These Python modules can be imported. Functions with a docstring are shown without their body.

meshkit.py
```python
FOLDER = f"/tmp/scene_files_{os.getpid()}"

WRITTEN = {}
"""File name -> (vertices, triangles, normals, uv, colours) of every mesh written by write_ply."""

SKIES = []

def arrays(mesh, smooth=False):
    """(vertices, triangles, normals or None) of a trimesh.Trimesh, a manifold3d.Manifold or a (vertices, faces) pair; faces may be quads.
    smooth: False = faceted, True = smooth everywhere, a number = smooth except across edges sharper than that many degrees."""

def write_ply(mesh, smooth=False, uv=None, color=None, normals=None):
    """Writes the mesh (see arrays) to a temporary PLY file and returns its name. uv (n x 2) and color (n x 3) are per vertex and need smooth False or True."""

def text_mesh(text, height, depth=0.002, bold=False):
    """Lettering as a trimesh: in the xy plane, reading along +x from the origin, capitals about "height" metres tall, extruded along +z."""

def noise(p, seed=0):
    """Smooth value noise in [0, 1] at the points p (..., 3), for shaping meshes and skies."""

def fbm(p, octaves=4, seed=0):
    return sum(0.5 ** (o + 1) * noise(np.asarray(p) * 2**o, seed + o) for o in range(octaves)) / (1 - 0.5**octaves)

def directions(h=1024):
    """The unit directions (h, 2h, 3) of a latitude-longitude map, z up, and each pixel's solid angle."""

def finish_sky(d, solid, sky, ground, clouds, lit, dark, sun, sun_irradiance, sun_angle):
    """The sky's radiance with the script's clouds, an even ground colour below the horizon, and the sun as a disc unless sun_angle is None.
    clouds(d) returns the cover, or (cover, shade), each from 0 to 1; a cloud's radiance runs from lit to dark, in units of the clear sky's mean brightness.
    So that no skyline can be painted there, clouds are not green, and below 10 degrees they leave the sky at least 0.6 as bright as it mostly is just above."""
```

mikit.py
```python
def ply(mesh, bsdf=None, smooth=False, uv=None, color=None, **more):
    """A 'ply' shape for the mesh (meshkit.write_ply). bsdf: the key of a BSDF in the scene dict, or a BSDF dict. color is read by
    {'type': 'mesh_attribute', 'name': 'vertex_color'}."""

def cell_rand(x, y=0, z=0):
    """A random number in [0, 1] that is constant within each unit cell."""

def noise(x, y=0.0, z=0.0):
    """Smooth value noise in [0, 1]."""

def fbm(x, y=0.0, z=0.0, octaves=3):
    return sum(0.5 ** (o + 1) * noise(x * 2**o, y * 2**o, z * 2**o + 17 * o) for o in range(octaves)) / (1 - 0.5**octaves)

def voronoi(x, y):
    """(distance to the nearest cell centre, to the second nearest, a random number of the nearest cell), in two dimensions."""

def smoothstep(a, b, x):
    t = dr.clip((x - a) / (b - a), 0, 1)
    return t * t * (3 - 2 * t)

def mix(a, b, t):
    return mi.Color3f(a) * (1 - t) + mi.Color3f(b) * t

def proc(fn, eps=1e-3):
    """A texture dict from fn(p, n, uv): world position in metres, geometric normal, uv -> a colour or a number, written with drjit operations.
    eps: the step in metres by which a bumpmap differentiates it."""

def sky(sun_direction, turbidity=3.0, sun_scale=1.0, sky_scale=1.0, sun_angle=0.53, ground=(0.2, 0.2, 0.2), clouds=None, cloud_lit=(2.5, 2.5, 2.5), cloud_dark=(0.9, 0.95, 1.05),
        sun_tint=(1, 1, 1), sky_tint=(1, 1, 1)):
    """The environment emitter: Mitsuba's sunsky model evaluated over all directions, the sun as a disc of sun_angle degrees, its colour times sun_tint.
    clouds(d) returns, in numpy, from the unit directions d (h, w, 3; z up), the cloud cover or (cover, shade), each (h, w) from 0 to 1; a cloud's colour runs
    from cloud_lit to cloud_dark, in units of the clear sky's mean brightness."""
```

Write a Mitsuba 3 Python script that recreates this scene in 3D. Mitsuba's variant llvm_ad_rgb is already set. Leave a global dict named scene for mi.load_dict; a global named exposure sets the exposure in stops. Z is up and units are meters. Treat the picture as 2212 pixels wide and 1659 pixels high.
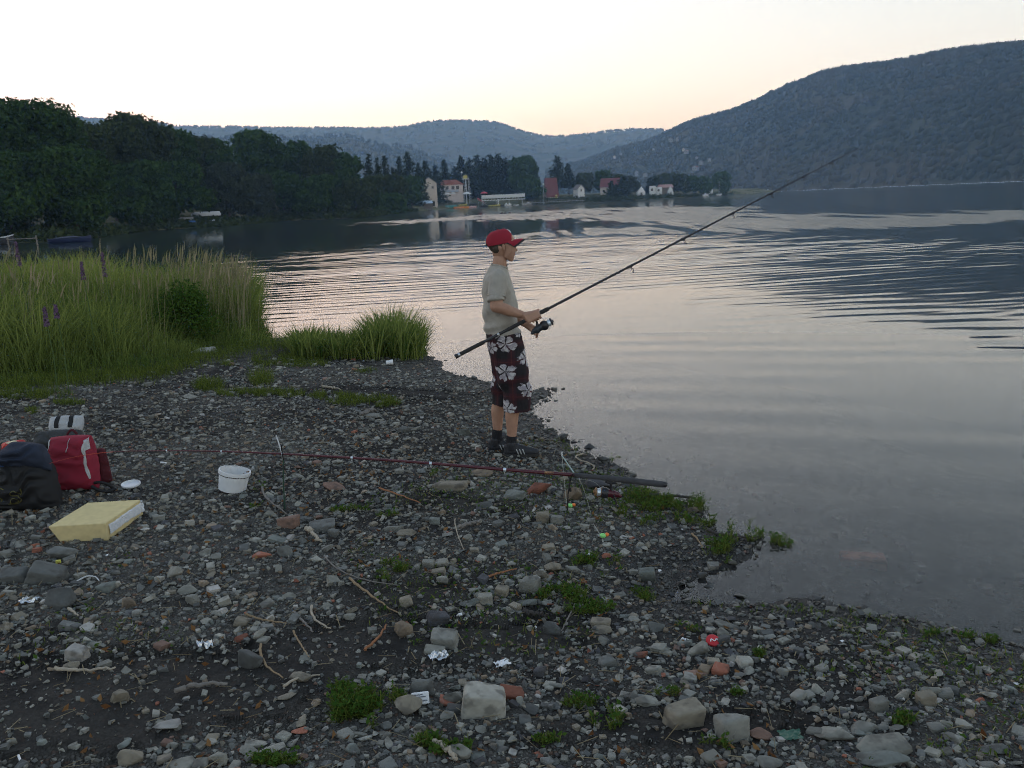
import math, numpy as np, trimesh, shapely, manifold3d as m3, mitsuba as mi, drjit as dr, mikit, meshkit
from mikit import proc, noise, fbm, mix, smoothstep, voronoi, cell_rand
T = mi.ScalarTransform4f
scene, labels = {}, {}
PI = math.pi

# ------------------------------------------------------------------ camera, sky, exposure
CAM = np.array([0.0, 0.0, 2.05])                       # eye height above the water (z = 0)
FOC, CX, CY = 1850.0, 1106.0, 829.5                    # measured on a 2212 x 1659 view of the photograph
PITCH, ROLL = math.radians(12.03), math.radians(2.6)
FWD = np.array([0, math.cos(PITCH), -math.sin(PITCH)])
R0, U0 = np.array([1.0, 0, 0]), np.array([0, math.sin(PITCH), math.cos(PITCH)])
RGT = R0 * math.cos(ROLL) - U0 * math.sin(ROLL)
UPV = U0 * math.cos(ROLL) + R0 * math.sin(ROLL)
scene['camera'] = {'type': 'perspective', 'fov': 2 * math.degrees(math.atan(CX / FOC)), 'fov_axis': 'x', 'near_clip': 0.05, 'far_clip': 12000.0,
                   'to_world': T().look_at(origin=CAM.tolist(), target=(CAM + FWD).tolist(), up=UPV.tolist()),
                   'medium': {'type': 'ref', 'id': 'air'}}
exposure = 1.3
AZ = math.radians(-34)
SUN_EL = math.radians(6)
SUN = np.array([math.sin(AZ) * math.cos(SUN_EL), math.cos(AZ) * math.cos(SUN_EL), math.sin(SUN_EL)])      # the sun has gone behind the trees on the left: no direct light
def veil(d):                                            # thin high haze: denser towards the horizon and round the sunset
    return np.clip(0.50 * np.exp(-d[..., 2] / 0.25) + 0.5 * np.exp(-(np.arccos(np.clip(d @ SUN, -1, 1)) / 0.6) ** 2) + 0.07, 0, 1)
scene['sky_light'] = mikit.sky(SUN, turbidity=3, sun_scale=0.0, sky_scale=5.9, ground=(0.06, 0.06, 0.06), sky_tint=(0.95, 0.99, 0.93), clouds=veil, cloud_lit=(2.95, 2.9, 4.0))
# the air: a thin evening haze
scene['air'] = {'type': 'homogeneous', 'albedo': {'type': 'rgb', 'value': [0.95, 0.96, 0.98]}, 'sigma_t': {'type': 'rgb', 'value': [1.05e-4, 1.65e-4, 2.6e-4]}}
scene['haze'] = {'type': 'cube', 'to_world': T().translate([0, 2400, 195]).scale([4500, 3600, 205]), 'bsdf': {'type': 'null'}, 'interior': {'type': 'ref', 'id': 'air'}}
labels['haze'] = {'kind': 'stuff', 'label': 'thin blue evening haze over the lake', 'category': 'haze'}

# ------------------------------------------------------------------ where a point of the place is
def ray(x, y):
    x, y = np.asarray(x, float), np.asarray(y, float)
    d = FWD + ((x - CX) / FOC)[..., None] * RGT + ((CY - y) / FOC)[..., None] * UPV
    return d / np.linalg.norm(d, axis=-1, keepdims=True)
def on_z(x, y, z=0.0):
    d = ray(x, y)
    return CAM + d * ((z - CAM[2]) / d[..., 2])[..., None]
def at_dist(x, y, dist):                               # at a horizontal distance
    d = ray(x, y)
    return CAM + d * (np.asarray(dist) / np.hypot(d[..., 0], d[..., 1]))[..., None]
def at_depth(x, y, Y):
    d = ray(x, y)
    return CAM + d * (np.asarray(Y) / d[..., 1])[..., None]
def project(p):
    q = np.asarray(p, float) - CAM
    return CX + FOC * (q @ RGT) / (q @ FWD), CY - FOC * (q @ UPV) / (q @ FWD)

# ------------------------------------------------------------------ mesh helpers
def numbered(key):
    if key not in scene and key not in labels: return key
    i = 1
    while f'{key}_{i:03d}' in scene or f'{key}_{i:03d}' in labels: i += 1
    return f'{key}_{i:03d}'
def tag(key, label=None, cat=None, group=None, kind=None):
    d = {k: v for k, v in (('label', label), ('category', cat), ('group', group), ('kind', kind)) if v}
    labels[key] = {**labels.get(key, {}), **d}
    return key
def thing(name, label, cat, group=None):
    key = numbered(name)
    return tag(key, label, cat, group)
def put(name, mesh, mat, parent=None, smooth=False, uv=None, label=None, cat=None, group=None, kind=None, **more):
    key = numbered(f'{parent}__{name}' if parent else name)
    scene[key] = mikit.ply(mesh, mat, smooth=smooth, uv=uv, **more)
    if label or cat or group or kind: tag(key, label, cat, group, kind)
    return key
def vf(m):
    if hasattr(m, 'to_mesh'):
        q = m.to_mesh(); return np.array(q.vert_properties[:, :3], float), np.array(q.tri_verts)
    if isinstance(m, tuple):
        v, f = np.asarray(m[0], float), np.asarray(m[1], int)
        if f.shape[1] == 4: f = np.vstack([f[:, [0, 1, 2]], f[:, [0, 2, 3]]])
        return v, f
    return np.array(m.vertices), np.array(m.faces)
def join(ms):
    vs, fs, n = [], [], 0
    for m in ms:
        v, f = vf(m); vs.append(v); fs.append(f + n); n += len(v)
    return np.vstack(vs), np.vstack(fs)
def rotz(a):
    c, s = math.cos(a), math.sin(a); return np.array([[c, -s, 0], [s, c, 0], [0, 0, 1.0]])
def rot_axis(axis, a):
    return trimesh.transformations.rotation_matrix(a, axis)[:3, :3]
def move(m, loc=(0, 0, 0), rot=None, scale=None):
    v, f = vf(m)
    if scale is not None: v = v * np.asarray(scale)
    if rot is not None: v = v @ np.asarray(rot).T
    return v + np.asarray(loc), f
def box(sx, sy, sz, c=(0, 0, 0), bevel=0.0):
    if bevel <= 0:
        b = trimesh.creation.box((sx, sy, sz)); return np.array(b.vertices) + np.asarray(c), np.array(b.faces)
    pts = []
    for x in (-1, 1):
        for y in (-1, 1):
            for z in (-1, 1):
                p = np.array([x * (sx / 2 - bevel), y * (sy / 2 - bevel), z * (sz / 2 - bevel)])
                for d in ([x * bevel, 0, 0], [0, y * bevel, 0], [0, 0, z * bevel]): pts.append(p + d)
    v, f = vf(m3.Manifold.hull_points(np.array(pts))); return v + np.asarray(c), f
def frames(p):
    p = np.asarray(p, float); t = np.gradient(p, axis=0); t /= np.linalg.norm(t, axis=1, keepdims=True) + 1e-12
    a = np.cross(t, np.where(np.abs(t[:, 2:]) < 0.9, [0, 0, 1.0], [1.0, 0, 0])); a /= np.linalg.norm(a, axis=1, keepdims=True) + 1e-12
    return p, t, a, np.cross(t, a)
def tube(p, r, sides=8, cap=True):
    p, t, a, b = frames(p); n = len(p); r = np.broadcast_to(np.asarray(r, float), (n,))
    ang = np.arange(sides) * 2 * PI / sides
    v = (p[:, None] + r[:, None, None] * (np.cos(ang)[None, :, None] * a[:, None] + np.sin(ang)[None, :, None] * b[:, None])).reshape(-1, 3)
    i, j = np.meshgrid(np.arange(n - 1), np.arange(sides), indexing='ij'); k = (j + 1) % sides
    q = np.stack([i * sides + j, i * sides + k, (i + 1) * sides + k, (i + 1) * sides + j], -1).reshape(-1, 4)
    f = np.vstack([q[:, [0, 1, 2]], q[:, [0, 2, 3]]])
    if cap:
        j = np.arange(sides); k = (j + 1) % sides
        v = np.vstack([v, p[:1], p[-1:]])
        f = np.vstack([f, np.stack([k, j, j * 0 + n * sides], 1), np.stack([(n - 1) * sides + j, (n - 1) * sides + k, j * 0 + n * sides + 1], 1)])
    return v, f[:, ::-1] * 1
def lathe(prof, segs=32):
    prof = np.asarray(prof, float); n = len(prof); ang = np.arange(segs) * 2 * PI / segs
    v = np.stack([prof[:, None, 0] * np.cos(ang), prof[:, None, 0] * np.sin(ang), np.repeat(prof[:, 1:], segs, 1)], -1).reshape(-1, 3)
    i, j = np.meshgrid(np.arange(n - 1), np.arange(segs), indexing='ij'); k = (j + 1) % segs
    q = np.stack([i * segs + j, i * segs + k, (i + 1) * segs + k, (i + 1) * segs + j], -1).reshape(-1, 4)
    return v, np.vstack([q[:, [0, 1, 2]], q[:, [0, 2, 3]]])
def align(d, up=(0, 0, 1)):                            # rotation taking +z to d
    d = np.asarray(d, float) / np.linalg.norm(d); x = np.cross(up, d)
    if np.linalg.norm(x) < 1e-6: x = np.array([1.0, 0, 0])
    x /= np.linalg.norm(x); return np.stack([x, np.cross(d, x), d], 1)
def grid_mesh(P):                                      # P (n, m, 3)
    n, m = P.shape[:2]; i, j = np.meshgrid(np.arange(n - 1), np.arange(m - 1), indexing='ij')
    q = np.stack([i * m + j, i * m + j + 1, (i + 1) * m + j + 1, (i + 1) * m + j], -1).reshape(-1, 4)
    return P.reshape(-1, 3), np.vstack([q[:, [0, 1, 2]], q[:, [0, 2, 3]]])
def hull(pts):
    return m3.Manifold.hull_points(np.asarray(pts, float))
BALL = np.array(trimesh.creation.icosphere(subdivisions=2).vertices)
def bone(p0, r0, p1, r1):
    return hull(np.vstack([BALL * r0 + np.asarray(p0), BALL * r1 + np.asarray(p1)]))
def union(ms):
    out = ms[0]
    for m in ms[1:]: out = out + m
    return out
def smoothed(man, edge=0.012, it=12):
    v, f = vf(man.refine_to_length(edge)); t = trimesh.Trimesh(v, f, process=True)
    trimesh.smoothing.filter_taubin(t, lamb=0.5, nu=0.52, iterations=it); return np.array(t.vertices), np.array(t.faces)

# ------------------------------------------------------------------ materials
def rgb(*c): return {'type': 'rgb', 'value': list(c if len(c) > 1 else c[0])}
def mat(name, base, rough=0.7, **kw):
    b = proc(base) if callable(base) else rgb(base)
    r = proc(rough) if callable(rough) else rough
    scene[name] = {'type': 'twosided', 'bsdf': {'type': 'principled', 'base_color': b, 'roughness': r, **kw}}
    return name
def speckle(c, amt=0.12, s=60.0):
    c = list(c)
    def fn(p, n, uv): return mi.Color3f(c) * (1 - amt + 2 * amt * fbm(p.x * s, p.y * s, p.z * s))
    return fn
def leafy(name, c0, c1, trans=0.7):
    def fn(p, n, uv): return mix(c0, c1, uv.x)
    scene[name] = {'type': 'principledthin', 'base_color': proc(fn), 'roughness': 0.6, 'diff_trans': trans, 'spec_trans': 0.0}
    return name

# ================================================================== the setting
SHORE = [(-500, 652), (-200, 648), (0, 645), (250, 642), (430, 645), (520, 655), (548, 690), (560, 735), (640, 726), (760, 735), (880, 752), (930, 772), (960, 800), (1040, 822),
         (1085, 834), (1130, 846), (1160, 838), (1205, 842), (1190, 862), (1150, 885), (1150, 900), (1200, 938), (1240, 965), (1290, 985), (1340, 1010), (1362, 1040), (1440, 1075),
         (1500, 1100), (1545, 1148), (1600, 1158), (1642, 1172), (1570, 1222), (1500, 1244), (1435, 1278), (1440, 1292), (1560, 1304), (1680, 1310), (1800, 1308), (1900, 1330),
         (2050, 1352), (2120, 1375), (2212, 1398)]
sh = on_z(*np.array(SHORE, float).T)[:, :2]
LAND = shapely.Polygon(np.vstack([[[-60, 24]], sh, [[3.2, 2.3], [5, 1.5], [12, -1], [20, -12], [-60, -12]]]))
_gx, _gy = np.arange(-24, 14.01, 0.1), np.arange(-10, 30.01, 0.1)
_X, _Y = np.meshgrid(_gx, _gy, indexing='ij')
_d = shapely.distance(LAND.exterior, shapely.points(_X, _Y)) * np.where(shapely.contains_xy(LAND, _X, _Y), 1, -1)
def sdist(x, y):                                       # metres inland (+) or offshore (-)
    u, v = np.clip((np.asarray(x) + 24) / 0.1, 0, len(_gx) - 1.001), np.clip((np.asarray(y) + 10) / 0.1, 0, len(_gy) - 1.001)
    i, j = u.astype(int), v.astype(int); a, b = u - i, v - j
    return _d[i, j] * (1 - a) * (1 - b) + _d[i + 1, j] * a * (1 - b) + _d[i, j + 1] * (1 - a) * b + _d[i + 1, j + 1] * a * b
def ground(x, y, fine=True):
    x, y = np.asarray(x, float), np.asarray(y, float); s = sdist(x, y)
    p = np.stack([x, y, x * 0], -1)
    z = np.where(s > 0, np.where(s < 1.5, 0.10 * s, 0.15 + 0.055 * (np.minimum(s, 12) - 1.5)), np.where(s > -3, 0.11 * s, np.maximum(-0.33 + 0.3 * (s + 3), -3)))
    z = z + 0.05 * (meshkit.fbm(p * 0.9, 3, 5) - 0.5) * np.clip(s + 0.4, 0.15, 1)
    if fine: z = z + 0.022 * (meshkit.fbm(p * 6.0, 3, 9) - 0.5) + 0.010 * (meshkit.fbm(p * 24.0, 2, 11) - 0.5)
    return z
def G(x, y, lift=0.0):                                 # the ground point seen at a pixel
    d = ray(x, y); t = (0.2 - CAM[2]) / d[..., 2]
    for _ in range(12):
        p = CAM + d * t[..., None]; t = (ground(p[..., 0], p[..., 1], False) - CAM[2]) / d[..., 2]
    p = CAM + d * t[..., None]; p[..., 2] = ground(p[..., 0], p[..., 1]) + lift
    return p
# ------------------------------------------------------------------ near shore
def gravel_tone(p, n, uv):
    big = fbm(p.x * 0.9, p.y * 0.9, 0.0); sm = fbm(p.x * 9, p.y * 9, p.z * 9); gr = noise(p.x * 90, p.y * 90, p.z * 90)
    d1, d2, w = voronoi(p.x * 62, p.y * 62 + 0.3 * gr); pk = smoothstep(0.05, 0.25, d2 - d1) * smoothstep(0.38, 0.55, 0.45 * big + 0.55 * sm)
    mud = mix((0.022, 0.020, 0.018), (0.050, 0.045, 0.038), smoothstep(0.35, 0.65, 0.5 * big + 0.5 * sm)) * (0.7 + 0.6 * gr)
    peb = mix(mix((0.045, 0.045, 0.041), (0.145, 0.138, 0.122), w), (0.13, 0.075, 0.05), smoothstep(0.88, 0.9, cell_rand(w * 997, 3.0)))
    c = mix(mud * (1 - 0.58 * uv.x), peb * (0.75 + 0.5 * gr), pk * 0.85 * (1 - 0.85 * uv.x))
    wet = 1 - smoothstep(0.0, 0.07, p.z + 0.05 * (sm - 0.5))
    deep = smoothstep(-0.12, -0.55, p.z)
    return mix(c * (1 - 0.55 * wet), (0.020, 0.021, 0.018), deep)
def gravel_rough(p, n, uv): return 0.55 + 0.4 * smoothstep(0.0, 0.08, p.z + 0.05 * (fbm(p.x * 9, p.y * 9, p.z * 9) - 0.5))
def gravel_bump(p, n, uv):
    d1, d2, w = voronoi(p.x * 62, p.y * 62)
    return 0.006 * smoothstep(0.0, 0.35, d2 - d1) * (0.3 + w) * (1 - 0.8 * uv.x) + 0.006 * fbm(p.x * 55, p.y * 55, p.z * 55) + 0.003 * noise(p.x * 160, p.y * 160, p.z * 160)
mat('shore_soil_raw', gravel_tone, gravel_rough)
scene['shore_soil'] = {'type': 'twosided', 'bsdf': {'type': 'bumpmap', 'arbitrary': proc(gravel_bump), 'scale': 1.0,
    'bsdf': {'type': 'principled', 'base_color': proc(gravel_tone), 'roughness': proc(gravel_rough)}}}
del scene['shore_soil_raw']
ang = np.concatenate([np.linspace(-PI, -0.72, 30), np.linspace(-0.70, 0.70, 420), np.linspace(0.72, PI, 30)])
rad = np.concatenate([[0.01], np.geomspace(1.2, 75, 290)])
Rr, Aa = np.meshgrid(rad, ang, indexing='ij')
Xg, Yg = Rr * np.sin(Aa), Rr * np.cos(Aa)
zg = np.where(Rr > 22, ground(Xg, Yg, False), ground(Xg, Yg))
v, f = grid_mesh(np.stack([Xg, Yg, zg], -1))
def region(pts): return shapely.Polygon(G(*np.array(pts, float).T)[:, :2])
MUD = [region([(-80, 1440), (330, 1400), (560, 1395), (640, 1345), (900, 1330), (1000, 1340), (1180, 1325), (1330, 1340), (1290, 1385), (1150, 1425), (960, 1440), (800, 1455), (690, 1500), (640, 1560), (450, 1575), (330, 1620), (-80, 1659)]),
       region([(1420, 1525), (1720, 1530), (1800, 1570), (1500, 1640), (1150, 1590), (1180, 1555)]), region([(690, 835), (1050, 850), (1040, 870), (600, 850)]), region([(700, 1270), (1000, 1250), (1010, 1290), (860, 1330), (760, 1320)]), region([(900, 1060), (1150, 1085), (1130, 1110), (860, 1090)])]
mud = np.zeros(len(v)); far_ = np.hypot(v[:, 0], v[:, 1]) < 14
for m_ in MUD:
    q = shapely.points(v[far_, 0], v[far_, 1]); dd = np.where(shapely.contains(m_, q), 1, -1) * shapely.distance(m_.exterior, q) + .10 * (meshkit.fbm(v[far_] * [5, 5, 0], 3, 31) - .5)
    mud[far_] = np.maximum(mud[far_], np.clip(.5 + dd / .16, 0, 1))
put('shore', (v, f[:, ::-1]), 'shore_soil', smooth=True, uv=np.stack([mud, mud], 1), kind='structure')

# ------------------------------------------------------------------ far bank
BANK = [(-900, 640), (-300, 552), (0, 526), (150, 521), (230, 509), (295, 501), (369, 495), (430, 491), (484, 488.5), (551, 482), (604, 477.5), (680, 474.5), (768, 470.5), (830, 464.5), (880, 458), (930, 453.5),
        (984, 449.8), (1073, 445.6), (1140, 442.4), (1252, 437.2), (1360, 432.2), (1473, 426.3), (1540, 422.3), (1585, 419.6)]
bk = on_z(*np.array(BANK, float).T)[:, :2]
tip = bk[-1]
BACK = np.vstack([tip + [60, 70], tip + [20, 260], [300, 1100], [100, 1400], [-900, 1400], [-900, 300], [-300, 60]])
BANKP = shapely.Polygon(np.vstack([bk, BACK]))
def bank_z(x, y):
    pt = shapely.points(x, y); s = shapely.distance(BANKP.exterior, pt) * np.where(shapely.contains_xy(BANKP, x, y), 1, -1)
    return np.where(s > 0, np.minimum(0.25 * s, 0.9) + 0.20 * np.clip(s - 4, 0, 14) + 0.015 * np.clip(s - 18, 0, 130), np.maximum(0.3 * s, -3))
def bank_soil(p, n, uv):
    k = fbm(p.x * 0.12, p.y * 0.12, 0.0); return mix((0.045, 0.050, 0.020), (0.085, 0.080, 0.040), smoothstep(0.4, 0.65, k)) * (0.7 + 0.6 * noise(p.x * 2, p.y * 2, p.z * 2))
mat('bank_grass', bank_soil, 0.95)
ang = np.linspace(-1.45, 0.42, 230); rad = np.geomspace(60, 1500, 120)
Rr, Aa = np.meshgrid(rad, ang, indexing='ij'); X, Y = Rr * np.sin(Aa), Rr * np.cos(Aa)
Z = bank_z(X, Y) + 0.5 * (meshkit.fbm(np.stack([X, Y, X * 0], -1) * 0.15, 3, 3) - 0.5) * np.clip(bank_z(X, Y), 0, 1)
v, f = grid_mesh(np.stack([X, Y, Z], -1))
put('far_bank', (v, f[:, ::-1]), 'bank_grass', smooth=True, kind='structure')
scene['ground'] = mikit.ply((np.array([[-9000, -9000, -3.4], [9000, -9000, -3.4], [9000, 9000, -3.4], [-9000, 9000, -3.4]], float), np.array([[0, 1, 2], [0, 2, 3]])), 'bank_grass')
tag('ground', kind='structure')

# ------------------------------------------------------------------ water
def ruff(bands):
    return [shapely.Polygon(on_z(*np.array(b, float).T)[:, :2]) for b in bands]
BAND = ruff([[(770, 482.5), (1000, 466.5), (1152, 456), (1360, 446.2), (1485, 443.6), (1600, 449), (1700, 458), (1900, 461), (2212, 452.5), (2400, 448), (2400, 470), (2212, 477), (1950, 489), (1700, 500),
              (1500, 508), (1300, 509), (1150, 517), (960, 530), (860, 527), (1000, 512), (1180, 503), (1330, 489), (1350, 480), (1200, 473.5), (1000, 478), (850, 486)],
             [(1640, 414.6), (1800, 407.6), (2212, 390.3), (2400, 382.5), (2400, 385), (2212, 392.6), (1800, 409.8), (1640, 416.6)]])
ang = np.concatenate([np.linspace(-1.6, -0.66, 16), np.linspace(-0.65, 0.65, 430), np.linspace(0.66, 1.6, 16)])
rad = np.concatenate([np.arange(3.0, 12, 0.11), np.geomspace(12, 64, 560), CAM[2] * FOC / np.linspace(58, 0.75, 130)])
Rr, Aa = np.meshgrid(rad, ang, indexing='ij'); X, Y = Rr * np.sin(Aa), Rr * np.cos(Aa)
P3 = np.stack([X, Y, X * 0], -1)
rng = np.random.default_rng(4)
hgt = np.zeros_like(X)
warp = 3.0 * (meshkit.fbm(P3 * 0.10, 3, 2) - 0.5)
warp2 = 2.0 * (meshkit.fbm(P3 * 0.35, 2, 6) - 0.5)
for lam, amp, th in ((1.10, 0.25, -0.16), (0.82, 0.6, -0.08), (0.66, 0.9, -0.22), (0.55, 0.8, -0.13), (0.46, 0.75, -0.27), (0.40, 0.70, -0.02)):
    kx, ky = math.sin(th) * 2 * PI / lam, math.cos(th) * 2 * PI / lam
    gate = meshkit.fbm(np.stack([X * 0.16, Y * 0.50, X * 0 + lam * 7], -1), 2, int(lam * 50))
    hgt += amp * lam * np.sin(kx * X + ky * Y + warp * 1.0 + warp2 * 0.8 + rng.uniform(0, 6.28)) * np.clip((gate - 0.30) * 3, 0, 1.2)
off = -sdist(np.clip(X, -24, 14), np.clip(Y, -10, 30))
swell = np.clip((Rr - 9.5) / 19, 0, 1) ** 1.1 * np.clip((60 - Rr) / 25, 0.0, 1)
far_calm = np.clip((240 - Rr) / 160, 0.25, 1)
patch = 0.35 + 1.1 * np.clip((meshkit.fbm(np.stack([X * 0.06, Y * 0.06, X * 0], -1), 2, 77) - 0.3) * 2.2, 0, 1)
wz = hgt * 0.0049 * swell * patch
wz += 0.0030 * np.sin(2 * PI * (Y * 0.95 + X * 0.26 + warp * 0.55) / 0.80) * np.clip(Rr / 7, 0, 1) * np.clip(off / 1.0, 0, 1) * np.clip((20 - Rr) / 8, 0, 1) * np.clip(meshkit.fbm(np.stack([X * .45, Y * .8, X * 0], -1), 3, 41) * 4 - 1.6, 0, 1)
wz = np.where(Rr > 70, 0, wz)
v, f = grid_mesh(np.stack([X, Y, wz], -1)); f = f[:, ::-1]
if np.cross(v[f[5000, 1]] - v[f[5000, 0]], v[f[5000, 2]] - v[f[5000, 0]])[2] < 0: f = f[:, ::-1]
cen = v[f].mean(1); rc = np.hypot(cen[:, 0], cen[:, 1])
near = rc < 13.0
m = shapely.contains_xy(BAND[0], v[:, 0], v[:, 1]) | shapely.contains_xy(BAND[1], v[:, 0], v[:, 1])
dd = np.minimum(shapely.distance(BAND[0], shapely.points(v[:, :2])), shapely.distance(BAND[1], shapely.points(v[:, :2])))
di = np.maximum(shapely.distance(BAND[0].exterior, shapely.points(v[:, :2])) * shapely.contains_xy(BAND[0], v[:, 0], v[:, 1]), 2.0 * shapely.contains_xy(BAND[1], v[:, 0], v[:, 1]))
ruffle = np.where(m, 0.45 + 0.55 * np.clip(di / (0.05 * Rr.ravel()), 0, 1), np.clip(1 - dd / (0.05 * Rr.ravel()), 0, 1) * 0.45)
wuv = np.stack([ruffle, v[:, 0] * 0], 1)
_, _, nrm = meshkit.arrays((v, f), True)
def split_mesh(mask):
    ff = f[mask]; used, inv = np.unique(ff, return_inverse=True); return v[used], inv.reshape(-1, 3), nrm[used], wuv[used]
def put_water(key, mask, m_):
    a, b, n, uv = split_mesh(mask)
    scene[key] = {'type': 'ply', 'filename': meshkit.write_ply((a, b), False, uv, None, normals=n), 'face_normals': False, 'bsdf': {'type': 'ref', 'id': m_}}
def water_rough(p, n, uv):
    k = fbm(p.x * 0.25, p.y * 0.12, 0.0, octaves=2); q = noise(p.x * 1.6, p.y * 0.16, 0.0)
    return 0.055 + 0.30 * smoothstep(0.30, 0.62, uv.x * 0.62 + (k - 0.5) * 0.7 + (q - 0.5) * 0.5 * smoothstep(0.02, 0.2, uv.x))
scene['deep_water'] = {'type': 'principled', 'base_color': rgb(0.012, 0.018, 0.018), 'roughness': proc(water_rough), 'eta': 1.33}
scene['clear_water'] = {'type': 'dielectric', 'int_ior': 1.33, 'ext_ior': 1.0}
put_water('lake', ~near, 'deep_water'); tag('lake', kind='structure')
put_water('lake__shallow_water', near, 'clear_water')

# ------------------------------------------------------------------ hills
def forest_tone(p, n, uv):
    k = fbm(p.x * 0.012, p.y * 0.012, p.z * 0.012); q = noise(p.x * 0.11, p.y * 0.11, p.z * 0.11)
    return mix((0.018, 0.027, 0.014), (0.034, 0.033, 0.016), smoothstep(0.4, 0.62, k)) * (0.9 + 0.2 * q)
mat('hill_forest', forest_tone, 0.95)
def hill(name, crest, near_d, far_d, rough, wob, power, cols=560, rows=90, base_z=0.0, seed=1):
    cr = np.array(crest, float); xs = np.linspace(cr[0, 0], cr[-1, 0], cols)
    ys = np.interp(xs, cr[:, 0], cr[:, 1]); k = np.ones(9) / 9; ys = np.convolve(np.pad(ys, 4, 'edge'), k, 'valid')
    d = ray(xs, ys); b = np.stack([d[:, 0], d[:, 1]], 1) / np.hypot(d[:, 0], d[:, 1])[:, None]; el = d[:, 2] / np.hypot(d[:, 0], d[:, 1])
    nd = np.interp(xs, cr[:, 0], near_d) if np.ndim(near_d) else np.full(cols, float(near_d))
    fd = np.interp(xs, cr[:, 0], far_d) if np.ndim(far_d) else np.full(cols, float(far_d))
    t = np.concatenate([np.linspace(0, 1, rows), np.linspace(1.02, 1.5, 12)])
    dist = nd[None] + (fd - nd)[None] * t[:, None]
    Hc = CAM[2] + el * fd
    tt = np.clip(t, 0, 1)[:, None]
    vis = ((1 - (1 - tt) ** power) * fd[None] / dist)[t <= 1.0].max(0); Hc = Hc / vis      # the skyline, not the summit, meets the measured crest
    prof = np.where(t[:, None] <= 1, base_z + (Hc[None] - base_z) * (1 - (1 - tt) ** power), Hc[None] * (1 - 1.1 * (t[:, None] - 1)))
    x, y = b[:, 0][None] * dist, b[:, 1][None] * dist
    q = np.stack([x, y, x * 0], -1)
    z = prof + wob * (meshkit.fbm(q / (wob * 9), 3, seed) - 0.5) * np.sin(np.clip(t, 0, 1) * PI)[:, None]
    v, f = grid_mesh(np.stack([x, y, z], -1))
    put(name, (v, f[:, ::-1]), 'hill_forest', smooth=True, kind='structure')
    return np.stack([x, y, z], -1), rows
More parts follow.
